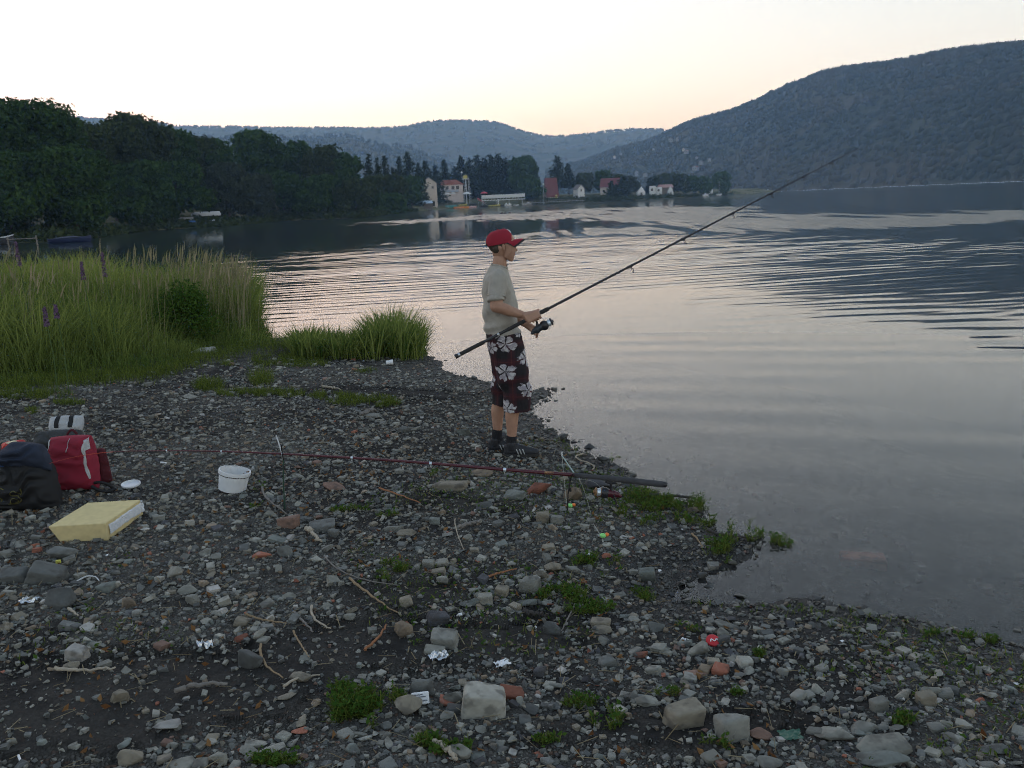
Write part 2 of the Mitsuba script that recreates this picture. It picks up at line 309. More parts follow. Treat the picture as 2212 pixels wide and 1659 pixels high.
right = [(1180, 366), (1232, 352), (1285, 335), (1328, 318), (1380, 305), (1420, 292), (1448, 278), (1470, 266), (1500, 254), (1560, 242), (1620, 220), (1700, 182), (1780, 151), (1850, 139), (1950, 127), (2050, 108), (2130, 97), (2212, 87), (2400, 60), (2700, 40), (3100, 90)]
nd = np.interp([c[0] for c in right], [1180, 1400, 1620, 2212, 2500, 3100], [1400, 1300, 1115, 735, 640, 600])
right = [(a_, b_ + 5) for a_, b_ in right]
HR, hr_rows = hill('forested_hill', right, nd, nd + 850, 0, 16, 1.75, cols=420, rows=64, seed=3)
mid = [(300, 330), (420, 306), (535, 299), (600, 303), (684, 299), (725, 297), (752, 295), (774, 304), (806, 313), (841, 319), (880, 317.5), (899, 328), (938, 344), (1000, 372), (1060, 400)]
HM, hm_rows = hill('forested_ridge', mid, 1500, 2300, 0, 16, 1.3, cols=260, rows=40, seed=8)
far = [(-900, 330), (-400, 250), (-150, 236), (0, 245), (100, 252), (177, 257), (288, 264), (415, 276), (500, 275), (560, 278), (660, 278), (720, 277.5), (800, 280), (870, 277), (900, 269), (960, 262.5), (1020, 264), (1060, 263),
       (1100, 275), (1140, 290), (1180, 298), (1250, 294), (1320, 284.5), (1400, 280.5), (1440, 283), (1560, 300), (1700, 330)]
HF, hf_rows = hill('distant_hill', far, 2300, 4200, 0, 40, 1.4, cols=460, rows=60, seed=5)
# forest trees on the hills: one mass per hill
rng = np.random.default_rng(11)
def forest(name, H, rows, n, hmin, hmax, label, crest_n, tmin=0.0, width=0.30):
    i = np.concatenate([rng.uniform(tmin * (rows - 1), rows - 1.01, n), rng.uniform(rows - 3, rows + 0.5, crest_n)])
    j = rng.uniform(0, H.shape[1] - 1.01, n + crest_n)
    a, b = i.astype(int), j.astype(int); u, w = (i - a)[:, None], (j - b)[:, None]
    p = H[a, b] * (1 - u) * (1 - w) + H[a + 1, b] * u * (1 - w) + H[a, b + 1] * (1 - u) * w + H[a + 1, b + 1] * u * w
    h = rng.uniform(hmin, hmax, len(p)) * np.where(rng.random(len(p)) < 0.06, 1.3, 1); p[:n, 2] -= 0.42 * h[:n]; con = rng.random(len(p)) < 0.45; r = h * np.where(con, width * 0.7, width * 1.25)
    # a crown: three irregular rings and a top
    S = 5; an = (np.arange(S) * 2 * PI / S)[None] + rng.uniform(0, 6, (len(p), 1))
    prof_r = np.where(con[:, None], [[0.85, 0.62, 0.30]], [[0.75, 1.0, 0.66]]); prof_z = np.where(con[:, None], [[0.12, 0.42, 0.74]], [[0.18, 0.52, 0.84]])
    ring = r[:, None, None] * prof_r[:, :, None] * rng.uniform(0.72, 1.25, (len(p), 3, S))
    vx = p[:, None, None, 0] + ring * np.cos(an)[:, None]; vy = p[:, None, None, 1] + ring * np.sin(an)[:, None]
    vz = p[:, None, None, 2] + h[:, None, None] * (prof_z[:, :, None] + rng.uniform(-.06, .06, (len(p), 3, S)))
    V = np.concatenate([np.stack([vx, vy, vz], -1).reshape(len(p), 3 * S, 3), (p + np.stack([h * 0, h * 0, h * np.where(con, 1.12, 0.97)], 1))[:, None]], 1)
    fc = []
    for q in range(2):
        for s in range(S):
            k = (s + 1) % S; fc += [[q * S + s, q * S + k, q * S + S + k], [q * S + s, q * S + S + k, q * S + S + s]]
    for s in range(S): fc.append([2 * S + s, 2 * S + (s + 1) % S, 3 * S])
    fc = np.array(fc)
    F = (fc[None] + (np.arange(len(p)) * (3 * S + 1))[:, None, None]).reshape(-1, 3)
    put(name, (V.reshape(-1, 3), F), 'hill_forest', smooth=True, kind='stuff', label=label, cat='forest')
forest('hillside_forest', HR, hr_rows, 13500, 6, 9.5, 'dense dark forest covering the big hill across the lake', 1100, width=0.42)
forest('ridge_forest', HM, hm_rows, 1500, 10, 15, 'hazy forest on the middle ridge behind the tree line', 160)
forest('distant_forest', HF, hf_rows, 3000, 9, 13, 'pale blue forest on the farthest hills under the sky', 1500, width=0.7)

# pale strip along the far shore: sky reflected off ruffled water, painted as colour
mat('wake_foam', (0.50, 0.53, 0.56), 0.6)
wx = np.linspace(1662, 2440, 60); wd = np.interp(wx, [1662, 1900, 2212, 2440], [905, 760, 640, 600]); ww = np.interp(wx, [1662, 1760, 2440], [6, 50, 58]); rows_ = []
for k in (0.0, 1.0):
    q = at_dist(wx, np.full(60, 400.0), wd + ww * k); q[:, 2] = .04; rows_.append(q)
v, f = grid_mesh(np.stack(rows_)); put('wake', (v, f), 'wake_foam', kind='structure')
# ------------------------------------------------------------------ trees
leafy('leaf_dark', (0.022, 0.050, 0.018), (0.062, 0.106, 0.032), 0.5)
leafy('leaf_olive', (0.028, 0.045, 0.020), (0.064, 0.082, 0.034), 0.5)
leafy('leaf_grey', (0.032, 0.045, 0.030), (0.062, 0.078, 0.050), 0.5)
leafy('leaf_needle', (0.014, 0.026, 0.014), (0.034, 0.050, 0.022), 0.3)
mat('bark', speckle((0.060, 0.048, 0.038), 0.3, 6), 0.95)
def leaf_cards(c, nrm, size, rng, aspect=0.62, bend=0.25):
    """small folded leaf sprays: two triangles each, centred at c, facing about nrm"""
    n = len(c); d = rng.normal(size=(n, 3)); d /= np.linalg.norm(d, axis=1, keepdims=True)
    N = nrm + 0.8 * d; N /= np.linalg.norm(N, axis=1, keepdims=True)
    a = np.cross(N, rng.normal(size=(n, 3))); a /= np.linalg.norm(a, axis=1, keepdims=True); b = np.cross(N, a)
    s = np.broadcast_to(size, (n,))[:, None] * rng.uniform(0.6, 1.4, (n, 1))
    V = np.stack([c - a * s, c + b * s * aspect + N * s * bend * -1, c + a * s, c - b * s * aspect - N * s * bend], 1)
    F = (np.array([[0, 1, 2], [0, 2, 3]])[None] + (np.arange(n) * 4)[:, None, None]).reshape(-1, 3)
    t = rng.random(n); uv = np.stack([np.repeat(t, 4), np.tile([0.2, 0.6, 1.0, 0.4], n)], 1)
    return (V.reshape(-1, 3), F), uv
def base_of(x, off):                                   # on the far bank: behind the waterline by off metres, under pixel column x
    y = np.interp(x, [b[0] for b in BANK], [b[1] for b in BANK]); p = on_z(x, y); b = p[:2] / np.hypot(*p[:2]); dist = np.hypot(*p[:2]) + off
    q = b * dist; return np.array([q[0], q[1], float(bank_z(np.array(q[0]), np.array(q[1])))]), dist
def height_at(x, y, dist, z0): return at_dist(np.array(float(x)), np.array(float(y)), dist)[2] - z0
def broadleaf(x, ytop, wpx, off, label, leaf='leaf_dark', low=0.12, dens=1.0, cat='tree', name='broadleaf_tree', group=None, seed=0, lobes=17, trunk=True):
    rng = np.random.default_rng(1000 + seed + int(x) * 7 + int(ytop))
    p, dist = base_of(float(x), off); h = height_at(x, ytop, dist, p[2]); r = 0.58 * wpx / FOC * dist
    t = thing(name, label, cat, group)
    L = []
    for k in range(lobes):                              # lobes fill an egg-shaped envelope
        zf = rng.uniform(low + 0.12, 0.88); env = math.sqrt(max(0.05, 1 - ((zf - 0.48) / 0.56) ** 2)); a = rng.uniform(0, 2 * PI); q = rng.uniform(0.25, 0.72) * r * env
        L.append((q * math.cos(a), q * math.sin(a), zf * h, rng.uniform(0.26, 0.46) * min(r, h * 0.5)))
    L += [(0.42 * r * math.cos(q), 0.42 * r * math.sin(q), h * rng.uniform(.74, .84), rng.uniform(.13, .19) * h) for q in (0.3, 2.2, 4.4)] + [(0.05 * r, 0, h * 0.86, 0.14 * h), (0, 0, 0.5 * h, 0.6 * r)]
    size = np.clip(dist * 0.0024, 0.22, 0.8); cs, ns = [], []
    area = sum(l[3] ** 2 for l in L) * 4 * PI
    for (lx, ly, lz, lr) in L:
        n = int(np.clip(dens * 1.15 * 4 * PI * lr * lr / (size * size), 60, 2600)); d = rng.normal(size=(n, 3)); d /= np.linalg.norm(d, axis=1, keepdims=True)
        rr = lr * np.clip(rng.normal(0.93, 0.13, (n, 1)), 0.3, 1.3) * (0.62 + 0.80 * meshkit.fbm(d * 2.6 + lx, 3, 3)[:, None]); c = np.array([lx, ly, lz]) + d * rr * [1, 1, 0.85]
        keep = (c[:, 2] > low * h) & (c[:, 2] < h * 1.01); cs.append(c[keep] + p); ns.append(d[keep])
    (v, f), uv = leaf_cards(np.vstack(cs), np.vstack(ns), size, rng)
    put('crown', (v, f), leaf, t, uv=uv)
    if trunk:
        wood = [tube([p + [0, 0, -0.6], p + [0.02 * h, 0, 0.25 * h], p + [0.0, 0.02 * h, 0.55 * h], p + [0, 0, 0.85 * h]], [0.026 * h, 0.02 * h, 0.013 * h, 0.004 * h], 7)]
        for (lx, ly, lz, lr) in L[:6]:
            wood.append(tube([p + [0, 0, 0.22 * h + 0.2 * lz], p + [lx * 0.5, ly * 0.5, 0.2 * h + 0.6 * lz], p + [lx, ly, lz]], [0.010 * h, 0.007 * h, 0.002 * h], 5))
        put('trunk', join(wood), 'bark', t, smooth=40)
    return t
def conifer(x, ytop, wpx, off, label, group=None, gappy=1.0, leaf='leaf_needle', low=0.10):
    rng = np.random.default_rng(5000 + int(x) * 3 + int(ytop))
    p, dist = base_of(float(x), off); h = height_at(x, ytop, dist, p[2]); r = wpx / 2 / FOC * dist
    t = thing('conifer_tree', label, 'tree', group); cs, ns = [], []
    tiers = int(np.clip(h / 0.75, 12, 30))
    for k in range(tiers):
        zf = low + (0.985 - low) * k / (tiers - 1); R = r * (1 - zf) ** 0.8 * rng.uniform(0.75, 1.15) + 0.10 * r; nb = int(np.clip(9 * R / r + 4, 4, 13))
        for b in range(nb):
            a = rng.uniform(0, 2 * PI); ln = R * rng.uniform(0.6, 1.15); m = max(3, int(7 * ln / max(r, .1) * 1.6 / gappy) + 2); s = (np.arange(m) + rng.random(m)) / m
            c = np.stack([np.cos(a) * ln * s, np.sin(a) * ln * s, zf * h - 0.28 * ln * s + 0.12 * ln * s ** 2], 1) + rng.normal(0, 0.05 * r, (m, 3)); cs.append(c + p)
            ns.append(np.tile([np.cos(a) * 0.3, np.sin(a) * 0.3, 1.0], (m, 1)))
    (v, f), uv = leaf_cards(np.vstack(cs), np.vstack(ns), np.clip(dist * 0.0018, 0.2, 0.85), rng, 0.5)
    put('crown', (v, f), leaf, t, uv=uv)
    put('trunk', tube([p + [0, 0, -0.5], p + [0, 0, 0.5 * h], p + [0, 0, 0.97 * h]], [0.02 * h, 0.012 * h, 0.002 * h], 7), 'bark', t, smooth=40)
    return t
BL = [  # x, ytop, width, metres behind the waterline, leaf, label
    (-60, 190, 190, 16, 'leaf_dark', 'dark tree cut off by the left edge of the view, its crown rising highest there'),
    (110, 213, 165, 22, 'leaf_dark', 'tall round-headed dark tree, tallest of the left tree line'),
    (30, 330, 190, 4, 'leaf_dark', 'low dark tree in front, leaning over the moored boats at far left'),
    (170, 322, 160, 5, 'leaf_dark', 'low dark tree at the water below the tall round-headed tree'),
    (205, 262, 90, 30, 'leaf_olive', 'small-headed tree just right of the tall round-headed tree'),
    (258, 261, 110, 26, 'leaf_olive', 'olive tree with a flat top between two taller crowns'),
    (330, 248, 130, 22, 'leaf_olive', 'broad olive-green tree with a ragged pale top, left of the gap to the hills'),
    (290, 350, 150, 4, 'leaf_dark', 'dark bushy tree on the bank above the white moored boat'),
    (392, 272, 95, 24, 'leaf_dark', 'dark tree on the shoulder where the tree line starts to fall'),
    (385, 345, 140, 8, 'leaf_dark', 'dark bushy tree behind the upturned boats'),
    (450, 291, 55, 34, 'leaf_olive', 'thin open-crowned tree, first of the two small ones in the gap'),
    (487, 299, 52, 34, 'leaf_dark', 'small round tree, second of the two small ones in the gap'),
    (497, 352, 105, 14, 'leaf_grey', 'pale grey-green willow-like tree at the bank, widest of the grey ones'),
    (570, 284, 120, 30, 'leaf_dark', 'large dark tree with spiky top right of the gap'),
    (640, 303, 90, 26, 'leaf_dark', 'rounded dark tree right of the spiky-topped one'),
    (560, 372, 70, 8, 'leaf_grey', 'small grey-green tree on the bank beside the pale willow'),
    (615, 368, 100, 8, 'leaf_dark', 'low dark tree at the water under the spiky-topped tree'),
    (700, 313, 90, 24, 'leaf_olive', 'olive tree on the falling part of the tree line'),
    (690, 378, 110, 7, 'leaf_dark', 'low dark tree at the water, middle of the bank'),
    (752, 328, 75, 24, 'leaf_dark', 'dark dome-topped tree, last of the tall ones before the firs'),
    (770, 384, 90, 8, 'leaf_olive', 'low olive tree at the bend of the bank'),
    (835, 376, 95, 14, 'leaf_olive', 'wide olive bush-like tree under the row of firs'),
    (890, 380, 70, 10, 'leaf_dark', 'dark leafy tree beside the gabled house'),
    (840, 418, 90, 4, 'leaf_dark', 'low dark thicket-like tree at the water left of the bathing place'),
    (1132, 338, 66, 24, 'leaf_dark', 'big round dark tree behind the white railed deck'),
    (1148, 383, 62, 10, 'leaf_dark', 'lower dark tree between the railed deck and the red-roofed hut'),
    (1262, 374, 52, 28, 'leaf_olive', 'flat olive tree above the white gabled hut'),
    (1305, 367, 46, 34, 'leaf_dark', 'round dark tree behind the large red roof'),
    (1336, 376, 40, 34, 'leaf_olive', 'small tree behind the right end of the large red roof'),
    (1362, 379, 34, 26, 'leaf_grey', 'small grey-green tree right of the large red roof'),
    (1434, 374, 42, 32, 'leaf_olive', 'rounded tree above the white tents'),
    (1466, 375, 40, 32, 'leaf_olive', 'rounded tree above the low pink roof'),
    (1492, 380, 32, 18, 'leaf_dark', 'dark tree just right of the low pink roof'),
    (1518, 380, 40, 14, 'leaf_dark', 'dark tree next to the last on the headland'),
    (1558, 370, 42, 8, 'leaf_dark', 'dense dark tree at the very tip of the headland'),
]
for k, (x, yt, w_, o_, lf, lb) in enumerate(BL):
    broadleaf(x, yt, w_, o_, lb, lf, low=0.03 if o_ < 15 else 0.12, seed=k, dens=0.95 if x < 800 else 0.85)
CF = [(805, 333, 22, 40, 'fir, leftmost of the row above the bathing place'), (823, 341, 20, 44, 'fir, second from the left in the row above the bathing place'), (839, 336, 26, 40, 'fir with a dense pointed crown, third from the left in the row'),
      (855, 362, 16, 50, 'short slim fir in the dip of the row'), (870, 338, 26, 40, 'tall fir in the middle of the row above the bathing place'), (889, 328, 30, 38, 'tallest fir of the row, its tip against the pale hill'),
      (909, 352, 26, 44, 'fir behind the left slope of the house gable'), (925, 348, 28, 40, 'fir directly above the house gable'), (945, 357, 28, 40, 'short wide fir between the gable and the watch tower'),
      (965, 346, 24, 44, 'pointed fir left of the watch tower'), (986, 361, 24, 48, 'low fir just left of the tower cabin'), (1001, 337, 26, 46, 'tall fir behind the tower cabin'),
      (1018, 342, 32, 40, 'rounded fir right of the tower cabin'), (1036, 336, 34, 36, 'broad fir, second right of the tower'), (1052, 341, 30, 40, 'fir in the dense dark stand behind the deck'),
      (1065, 334, 34, 36, 'sharp-tipped fir in the dense dark stand behind the deck'), (1080, 333, 36, 36, 'tallest fir of the dense dark stand behind the deck'), (1096, 340, 36, 34, 'fir at the right end of the dense dark stand'),
      (1345, 382, 24, 14, 'dark narrow fir in front of the right end of the large red roof'), (1322, 392, 16, 8, 'small dark fir in front of the large red roof'), (1404, 385, 14, 24, 'slim fir between the white tents'), (1414, 378, 16, 30, 'slim tall fir behind the white tents')]
for (x, yt, w_, o_, lb) in CF: conifer(x, yt, w_ * 2.3, o_, lb)
conifer(1207, 340, 84, 26, 'open-branched pine with gaps, above the small red-roofed hut', gappy=1.5, low=0.3)
conifer(1230, 354, 44, 30, 'smaller open-branched pine beside the first pine', gappy=1.5, low=0.3)
# bushes and reeds along the far bank: ground cover
rng = np.random.default_rng(21); cs, ns = [], []
def cover(x0, x1, n, omin, omax, hmax):
    for _ in range(n):
        x = rng.uniform(x0, x1); p, dist = base_of(x, rng.uniform(omin, omax)); m = int(rng.integers(10, 26)); r = rng.uniform(0.5, 1.3)
        d = rng.normal(size=(m, 3)); d[:, 2] = abs(d[:, 2]); d /= np.linalg.norm(d, axis=1, keepdims=True)
        cs.append(p + d * r * [1.5, 1.5, hmax * rng.uniform(0.4, 1)] * rng.uniform(0.5, 1, (m, 1))); ns.append(d)
cover(240, 480, 260, 1, 9, 1.0); cover(480, 900, 520, 0.2, 10, 1.5); cover(-40, 250, 200, 1, 9, 1.3); cover(1150, 1330, 260, 1.0, 7, 2.6); cover(1330, 1585, 260, 0.5, 9, 2.4); cover(400, 600, 120, 0, 3, 0.8)
(v, f), uv = leaf_cards(np.vstack(cs), np.vstack(ns), 0.42, rng)
put('bank_undergrowth', (v, f), 'leaf_olive', uv=uv, kind='stuff', label='low dark undergrowth along the far bank', cat='undergrowth')
# ------------------------------------------------------------------ the bathing place and the houses on the far bank
def plain(name, c, rough=0.75, amt=0.12, s=3.0): return mat(name, speckle(c, amt, s), rough)
plain('white_paint', (0.56, 0.57, 0.57)); plain('cream_wall', (0.50, 0.44, 0.38), 0.9); plain('pink_wall', (0.62, 0.54, 0.51), 0.9); plain('grey_roof', (0.16, 0.15, 0.15), 0.85)
plain('red_roof', (0.15, 0.050, 0.050), 0.8, 0.25); plain('brick_roof', (0.24, 0.085, 0.06), 0.85, 0.25); plain('pane_dark', (0.02, 0.022, 0.026), 0.15); plain('teal_paint', (0.03, 0.17, 0.15), 0.5)
plain('yellow_paint', (0.46, 0.40, 0.10), 0.5); plain('orange_paint', (0.62, 0.24, 0.05), 0.5); plain('red_paint', (0.45, 0.05, 0.06), 0.5); plain('blue_paint', (0.05, 0.16, 0.42), 0.45); plain('pale_blue', (0.32, 0.42, 0.52), 0.5)
plain('navy_paint', (0.010, 0.018, 0.060), 0.5); plain('old_wood', (0.17, 0.15, 0.13), 0.9, 0.3); plain('dark_paint', (0.03, 0.03, 0.033), 0.6); plain('pink_paint', (0.55, 0.36, 0.34), 0.5); plain('grey_metal', (0.34, 0.35, 0.36), 0.4, metallic=0.0) if False else plain('grey_metal', (0.34, 0.35, 0.36), 0.4)
class At:
    """a local frame on the far bank or the water: u to the right as seen from the beach, v away from it, w up, in metres"""
    def __init__(s, x, off=None, dist=None, z=None, yaw=0.0, y=None):
        if dist is None and y is None: p, dist = base_of(float(x), off)
        elif y is not None: p = on_z(float(x), float(y), z or 0.0); dist = math.hypot(p[0], p[1])
        else:
            d = ray(float(x), 440.0); b = d[:2] / np.hypot(*d[:2]); p = np.array([*(b * dist), 0.0]); p[2] = float(bank_z(p[0], p[1]))
        if z is not None: p = np.array([p[0], p[1], z])
        s.p, s.m = p, dist / FOC                      # s.m: metres in one pixel of the view
        s.R = rotz(-math.atan2(p[0], p[1]) + yaw)
    def mesh(s, m): v, f = vf(m); return v @ s.R.T + s.p, f
    def put(s, name, m, mt, parent=None, smooth=False, **k): return put(name, s.mesh(m), mt, parent, smooth, **k)
def prism(prof, y0, y1):                                # profile (u, w) extruded from v = y0 to y1
    g = trimesh.creation.extrude_polygon(shapely.Polygon(prof), y1 - y0, engine='earcut'); v = np.array(g.vertices)
    return np.stack([v[:, 0], y1 - v[:, 2], v[:, 1]], 1), np.array(g.faces)
def slab(a, b, c, d, th):                               # a roof slab through four corners
    P = np.array([a, b, c, d], float); n = np.cross(P[1] - P[0], P[3] - P[0]); n /= np.linalg.norm(n); n = n if n[2] > 0 else -n
    return vf(hull(np.vstack([P, P + n * th])))
def gable_house(L, w, h, rise, depth, name, label, wall, roof, windows=(), eave=0.35, door=None, cat='house'):
    t = thing(name, label, cat)
    L.put('wall', prism([(-w / 2, -1.5), (w / 2, -1.5), (w / 2, h), (0, h + rise), (-w / 2, h)], 0, depth), wall, t)
    e = eave; k = rise / (w / 2); top = h + rise + 0.06
    r = join([slab((s * (w / 2 + e), -e, h - k * e + .06), (0, -e, top), (0, depth + e, top), (s * (w / 2 + e), depth + e, h - k * e + .06), 0.16) for s in (-1, 1)])
    L.put('roof', r, roof, t)
    for (u, z, ww, hh) in windows:
        fr = L.put('window', join([box(ww + .16, .06, .08, (u, -.03, z + hh / 2 + .04)), box(ww + .16, .06, .08, (u, -.03, z - hh / 2 - .04)), box(.08, .06, hh, (u - ww / 2 - .04, -.03, z)), box(.08, .06, hh, (u + ww / 2 + .04, -.03, z))]), 'white_paint', t)
        L.put('pane', box(ww, .03, hh, (u, -.015, z)), 'pane_dark', fr)
    if door: L.put('door', box(door[1], .06, door[2], (door[0], -.03, door[2] / 2)), 'dark_paint', t)
    return t
# gabled house
L = At(930, 27, yaw=0.06); m = L.m; zb = L.p[2]
def up(y, L=L): return at_dist(np.array(931.0), np.array(float(y)), L.m * FOC)[2] - L.p[2]
gable_house(L, 32 * m, up(396), up(383) - up(396), 9, 'gabled_house', 'tall cream house with a grey gable roof facing the water', 'cream_wall', 'grey_roof',
            windows=((1.6, up(405), 0.9, 1.1), (-1.2, up(405), 0.9, 1.1)), door=(1.4, 1.6, 2.4))
# long house
L = At(975, 24, yaw=0.02); m = L.m
def up(y, L=L, x=975.): return at_dist(np.array(x), np.array(float(y)), L.m * FOC)[2] - L.p[2]
t = thing('long_house', 'long pinkish house under a low red-brown roof with a dormer', 'house')
wl, h = 54 * m, up(399)
L.put('wall', box(wl, 8, h + 1.5, (0, 4, (h - 1.5) / 2)), 'pink_wall', t)
rf = L.put('roof', vf(hull([(-wl / 2 - .5, -.6, h), (wl / 2 + .5, -.6, h), (wl / 2 + .5, 8.6, h), (-wl / 2 - .5, 8.6, h), (-wl / 2 + 3, 4, up(388)), (wl / 2 - 3, 4, up(388))])), 'brick_roof', t)
L.put('dormer', prism([(-2.1, h + .3), (1.2, h + .3), (1.2, h + 1.4), (-.45, h + 2.5), (-2.1, h + 1.4)], 0.6, 4), 'brick_roof', rf)
for u in (-16, -6.5, 6.0, 15.5):
    fr = L.put('window', join([box(1.7, .06, .06, (u * m, -.03, up(402))), box(1.7, .06, .06, (u * m, -.03, up(402) - 1.7)), box(.06, .06, 1.6, (u * m - .8, -.03, up(402) - .85)), box(.06, .06, 1.6, (u * m + .8, -.03, up(402) - .85))]), 'white_paint', t)
    L.put('pane', box(1.5, .03, 1.6, (u * m, -.015, up(402) - .85)), 'pane_dark', fr)
L.put('balcony', join([box(wl * .8, 1.2, .15, (-1, -.7, up(413) - .3))] + [box(.16, .05, 1.0, (u, -1.25, up(413) + .25)) for u in np.arange(-wl * .39 - 1, wl * .4 - 1, .34)]), 'pale_blue', t)
# watch tower
L = At(1009, 9); m = L.m
def up(y, L=L, x=1009.): return at_dist(np.array(x), np.array(float(y)), L.m * FOC)[2] - L.p[2]
t = thing('watch_tower', 'white lifeguard watch tower with a yellow cabin on a slim pole', 'tower')
pz = up(387)
L.put('post', join([tube([(0, 0, -.5), (0, 0, pz)], .26, 10), tube([(1.3, .9, -.5), (1.3, .9, pz)], .08, 6), tube([(-.9, 1.4, -.5), (-.9, 1.4, pz)], .08, 6)]), 'white_paint', t)
L.put('platform', box(14.5 * m, 3, .3, (0, .6, pz + .15)), 'white_paint', t)
L.put('railing', join([box(.08, .08, 1.1, (s * 7 * m, v, pz + .8)) for s in (-1, 1) for v in (-.8, .6, 2.0)] + [box(.06, 2.9, .08, (s * 7 * m, .6, pz + 1.3)) for s in (-1, 1)] + [box(14 * m, .06, .08, (0, 2.05, pz + 1.3))]), 'white_paint', t)
c = L.put('cabin', box(8.0 * m, 1.6, 1.55, (-.1, .5, pz + 1.1)), 'yellow_paint', t)
L.put('roof', vf(hull([(s * 5 * m, v, pz + 1.9) for s in (-1, 1) for v in (-.6, 1.6)] + [(-.1, .5, up(376.5))])), 'old_wood', t)
L.put('loudspeaker', move(lathe([(0, 0), (.12, 0), (.45, .35), (.48, .38), (.40, .36), (0, .1)], 16), (-7.4 * m, 0, up(372)), align((0.1, -1, 0))), 'white_paint', t, smooth=40)
L.put('stair', join([tube([(1.9, 1.5, -.5), (1.2, 1.2, pz)], .06, 5), tube([(2.4, 1.5, -.5), (1.7, 1.2, pz)], .06, 5)] + [box(.5, .2, .05, (2.15 - .7 * k / 14, 1.5 - .3 * k / 14, pz * k / 14)) for k in range(15)]), 'grey_metal', t)
L.put('mast', tube([(-7.4 * m, .0, pz), (-7.4 * m, 0, up(370))], .05, 6), 'grey_metal', t)
# parasols
def parasol(x, off, yt, wpx, label, mt='white_paint'):
    L = At(x, off); m = L.m; r = wpx / 2 * m; top = at_dist(np.array(float(x)), np.array(float(yt)), m * FOC)[2] - L.p[2]
    t = thing('parasol', label, 'parasol', 'white parasols of the bathing place' if mt == 'white_paint' else None); A = np.arange(8) * PI / 4 + .2
    rim = np.stack([r * np.cos(A), r * np.sin(A), A * 0 + top - 0.42 * r], 1); midr = np.stack([.5 * r * np.cos(A), .5 * r * np.sin(A), A * 0 + top - .13 * r], 1); val = rim - [0, 0, .22]
    V = np.vstack([[0, 0, top], midr, rim, val]); F = []
    for k in range(8):
        j = (k + 1) % 8; F += [[0, 1 + k, 1 + j], [1 + k, 9 + k, 9 + j], [1 + k, 9 + j, 1 + j], [9 + k, 17 + k, 17 + j], [9 + k, 17 + j, 9 + j]]
    L.put('canopy', (V, np.array(F)), mt, t); L.put('pole', tube([(0, 0, -.3), (0, 0, top)], .05, 6), 'grey_metal', t)
parasol(968, 8, 416.0, 14, 'white parasol, leftmost of the three in front of the long house'); parasol(980.5, 10, 415, 13, 'white parasol, middle one of the three in front of the long house'); parasol(1010, 5, 414, 20, 'widest white parasol, under the watch tower')
parasol(1047, 9, 413.5, 16, 'red parasol at the left end of the white railed deck', 'red_paint')
# shed
L = At(925, 4); m = L.m
t = thing('shed', 'small open shed with a pale blue sloping roof at the water', 'shed')
L.put('roof', slab((-11 * m, -1, 2.6), (11 * m, -1, 2.6), (9 * m, 2.4, 3.7), (-12.5 * m, 2.4, 3.7), .1), 'pale_blue', t)
for u in (-10, 10):
    for v in (-.6, 2.0): L.put('post', box(.14, .14, 3.2, (u * m, v, 1.1)), 'old_wood', t)
L.put('wall', box(20 * m, .1, 2.6, (0, 2.1, 1.2)), 'old_wood', t)
L = At(932.5, 1.5); t = thing('board_stand', 'white upright board beside the blue-roofed shed', 'board'); L.put('panel', box(.7, .06, 1.3, (0, 0, 1.1), .02), 'white_paint', t); L.put('post', box(.08, .08, 1.4, (0, .07, .3)), 'grey_metal', t)
# boats
def hull_mesh(ln, w, h, bow=0.35, n=15, open_=True, keel=0.55):
    s = np.linspace(-1, 1, n); half = w / 2 * np.clip(1 - np.clip((s - (1 - 2 * bow)) / (2 * bow), 0, 1) ** 2.0, 0.02, 1) * np.clip(1 - 0.25 * np.clip((-s - .6) / .4, 0, 1) ** 2, 0, 1)
    sheer = h * (1 + 0.35 * np.clip(s, 0, 1) ** 2); rows = []
    for k, (a, zz) in enumerate(((1.0, 1.0), (0.92, .45), (keel, .08), (0.0, 0.0))): rows.append(np.stack([s * ln / 2 * (1 - .06 * (k > 1)), half * a, sheer * zz], 1))
    R = rows + [r * [1, -1, 1] for r in rows[-2::-1]]
    inn = [R[0] * [.97, .86, 1], R[0] * [.94, .60, .35], R[0] * [.92, 0, .30]]; inn = inn + [r * [1, -1, 1] for r in inn[-2::-1]]
    P = np.stack(R, 1); out = grid_mesh(P)
    if not open_: return vf(hull(P.reshape(-1, 3)))
    Q = np.stack(inn[::-1], 1); rim1 = grid_mesh(np.stack([R[0], inn[0]], 1)); rim2 = grid_mesh(np.stack([R[-1], inn[-1]], 1))
    tr = [vf(hull(np.vstack([P[0], P[0] * [.97, 1, 1]])))]
    return join([out, grid_mesh(Q), rim1, rim2] + tr)
def boat(L, ln, w, h, label, mt, inner=None, name='rowing_boat', seats=2, upside=False, group=None, a=0.0, cat='boat'):
    t = thing(name, label, cat, group); M = rotz(a)
    hm = hull_mesh(ln, w, h)
    if upside: hm = move(hm, (0, 0, h * 1.1), np.diag([1, -1, -1]))
    L.put('hull', move(hm, (0, 0, -.05 * (not upside)), M), mt, t, smooth=30)
    if not upside:
        for k in range(seats): L.put('seat', move(box(.28, w * .84, .05, ((k - (seats - 1) / 2) * ln * .3, 0, h * .72), .01), (0, 0, 0), M), inner or mt, t)
    return t
L = At(310, y=496.5, z=0.0); t = boat(L, 24 * L.m, 1.6, .75, 'white motor boat with a pale tarp over its bow, moored at the dark bank', 'white_paint', a=-0.25, name='motor_boat')
L.put('tarp', move(vf(hull([(-1.2, -.5, .75), (-1.2, .5, .75), (.15, -.55, .9), (.15, .55, .9), (-.95, 0, 1.35), (-.1, 0, 1.25)])), (0, 0, 0), rotz(-.25)), 'pink_paint', t)
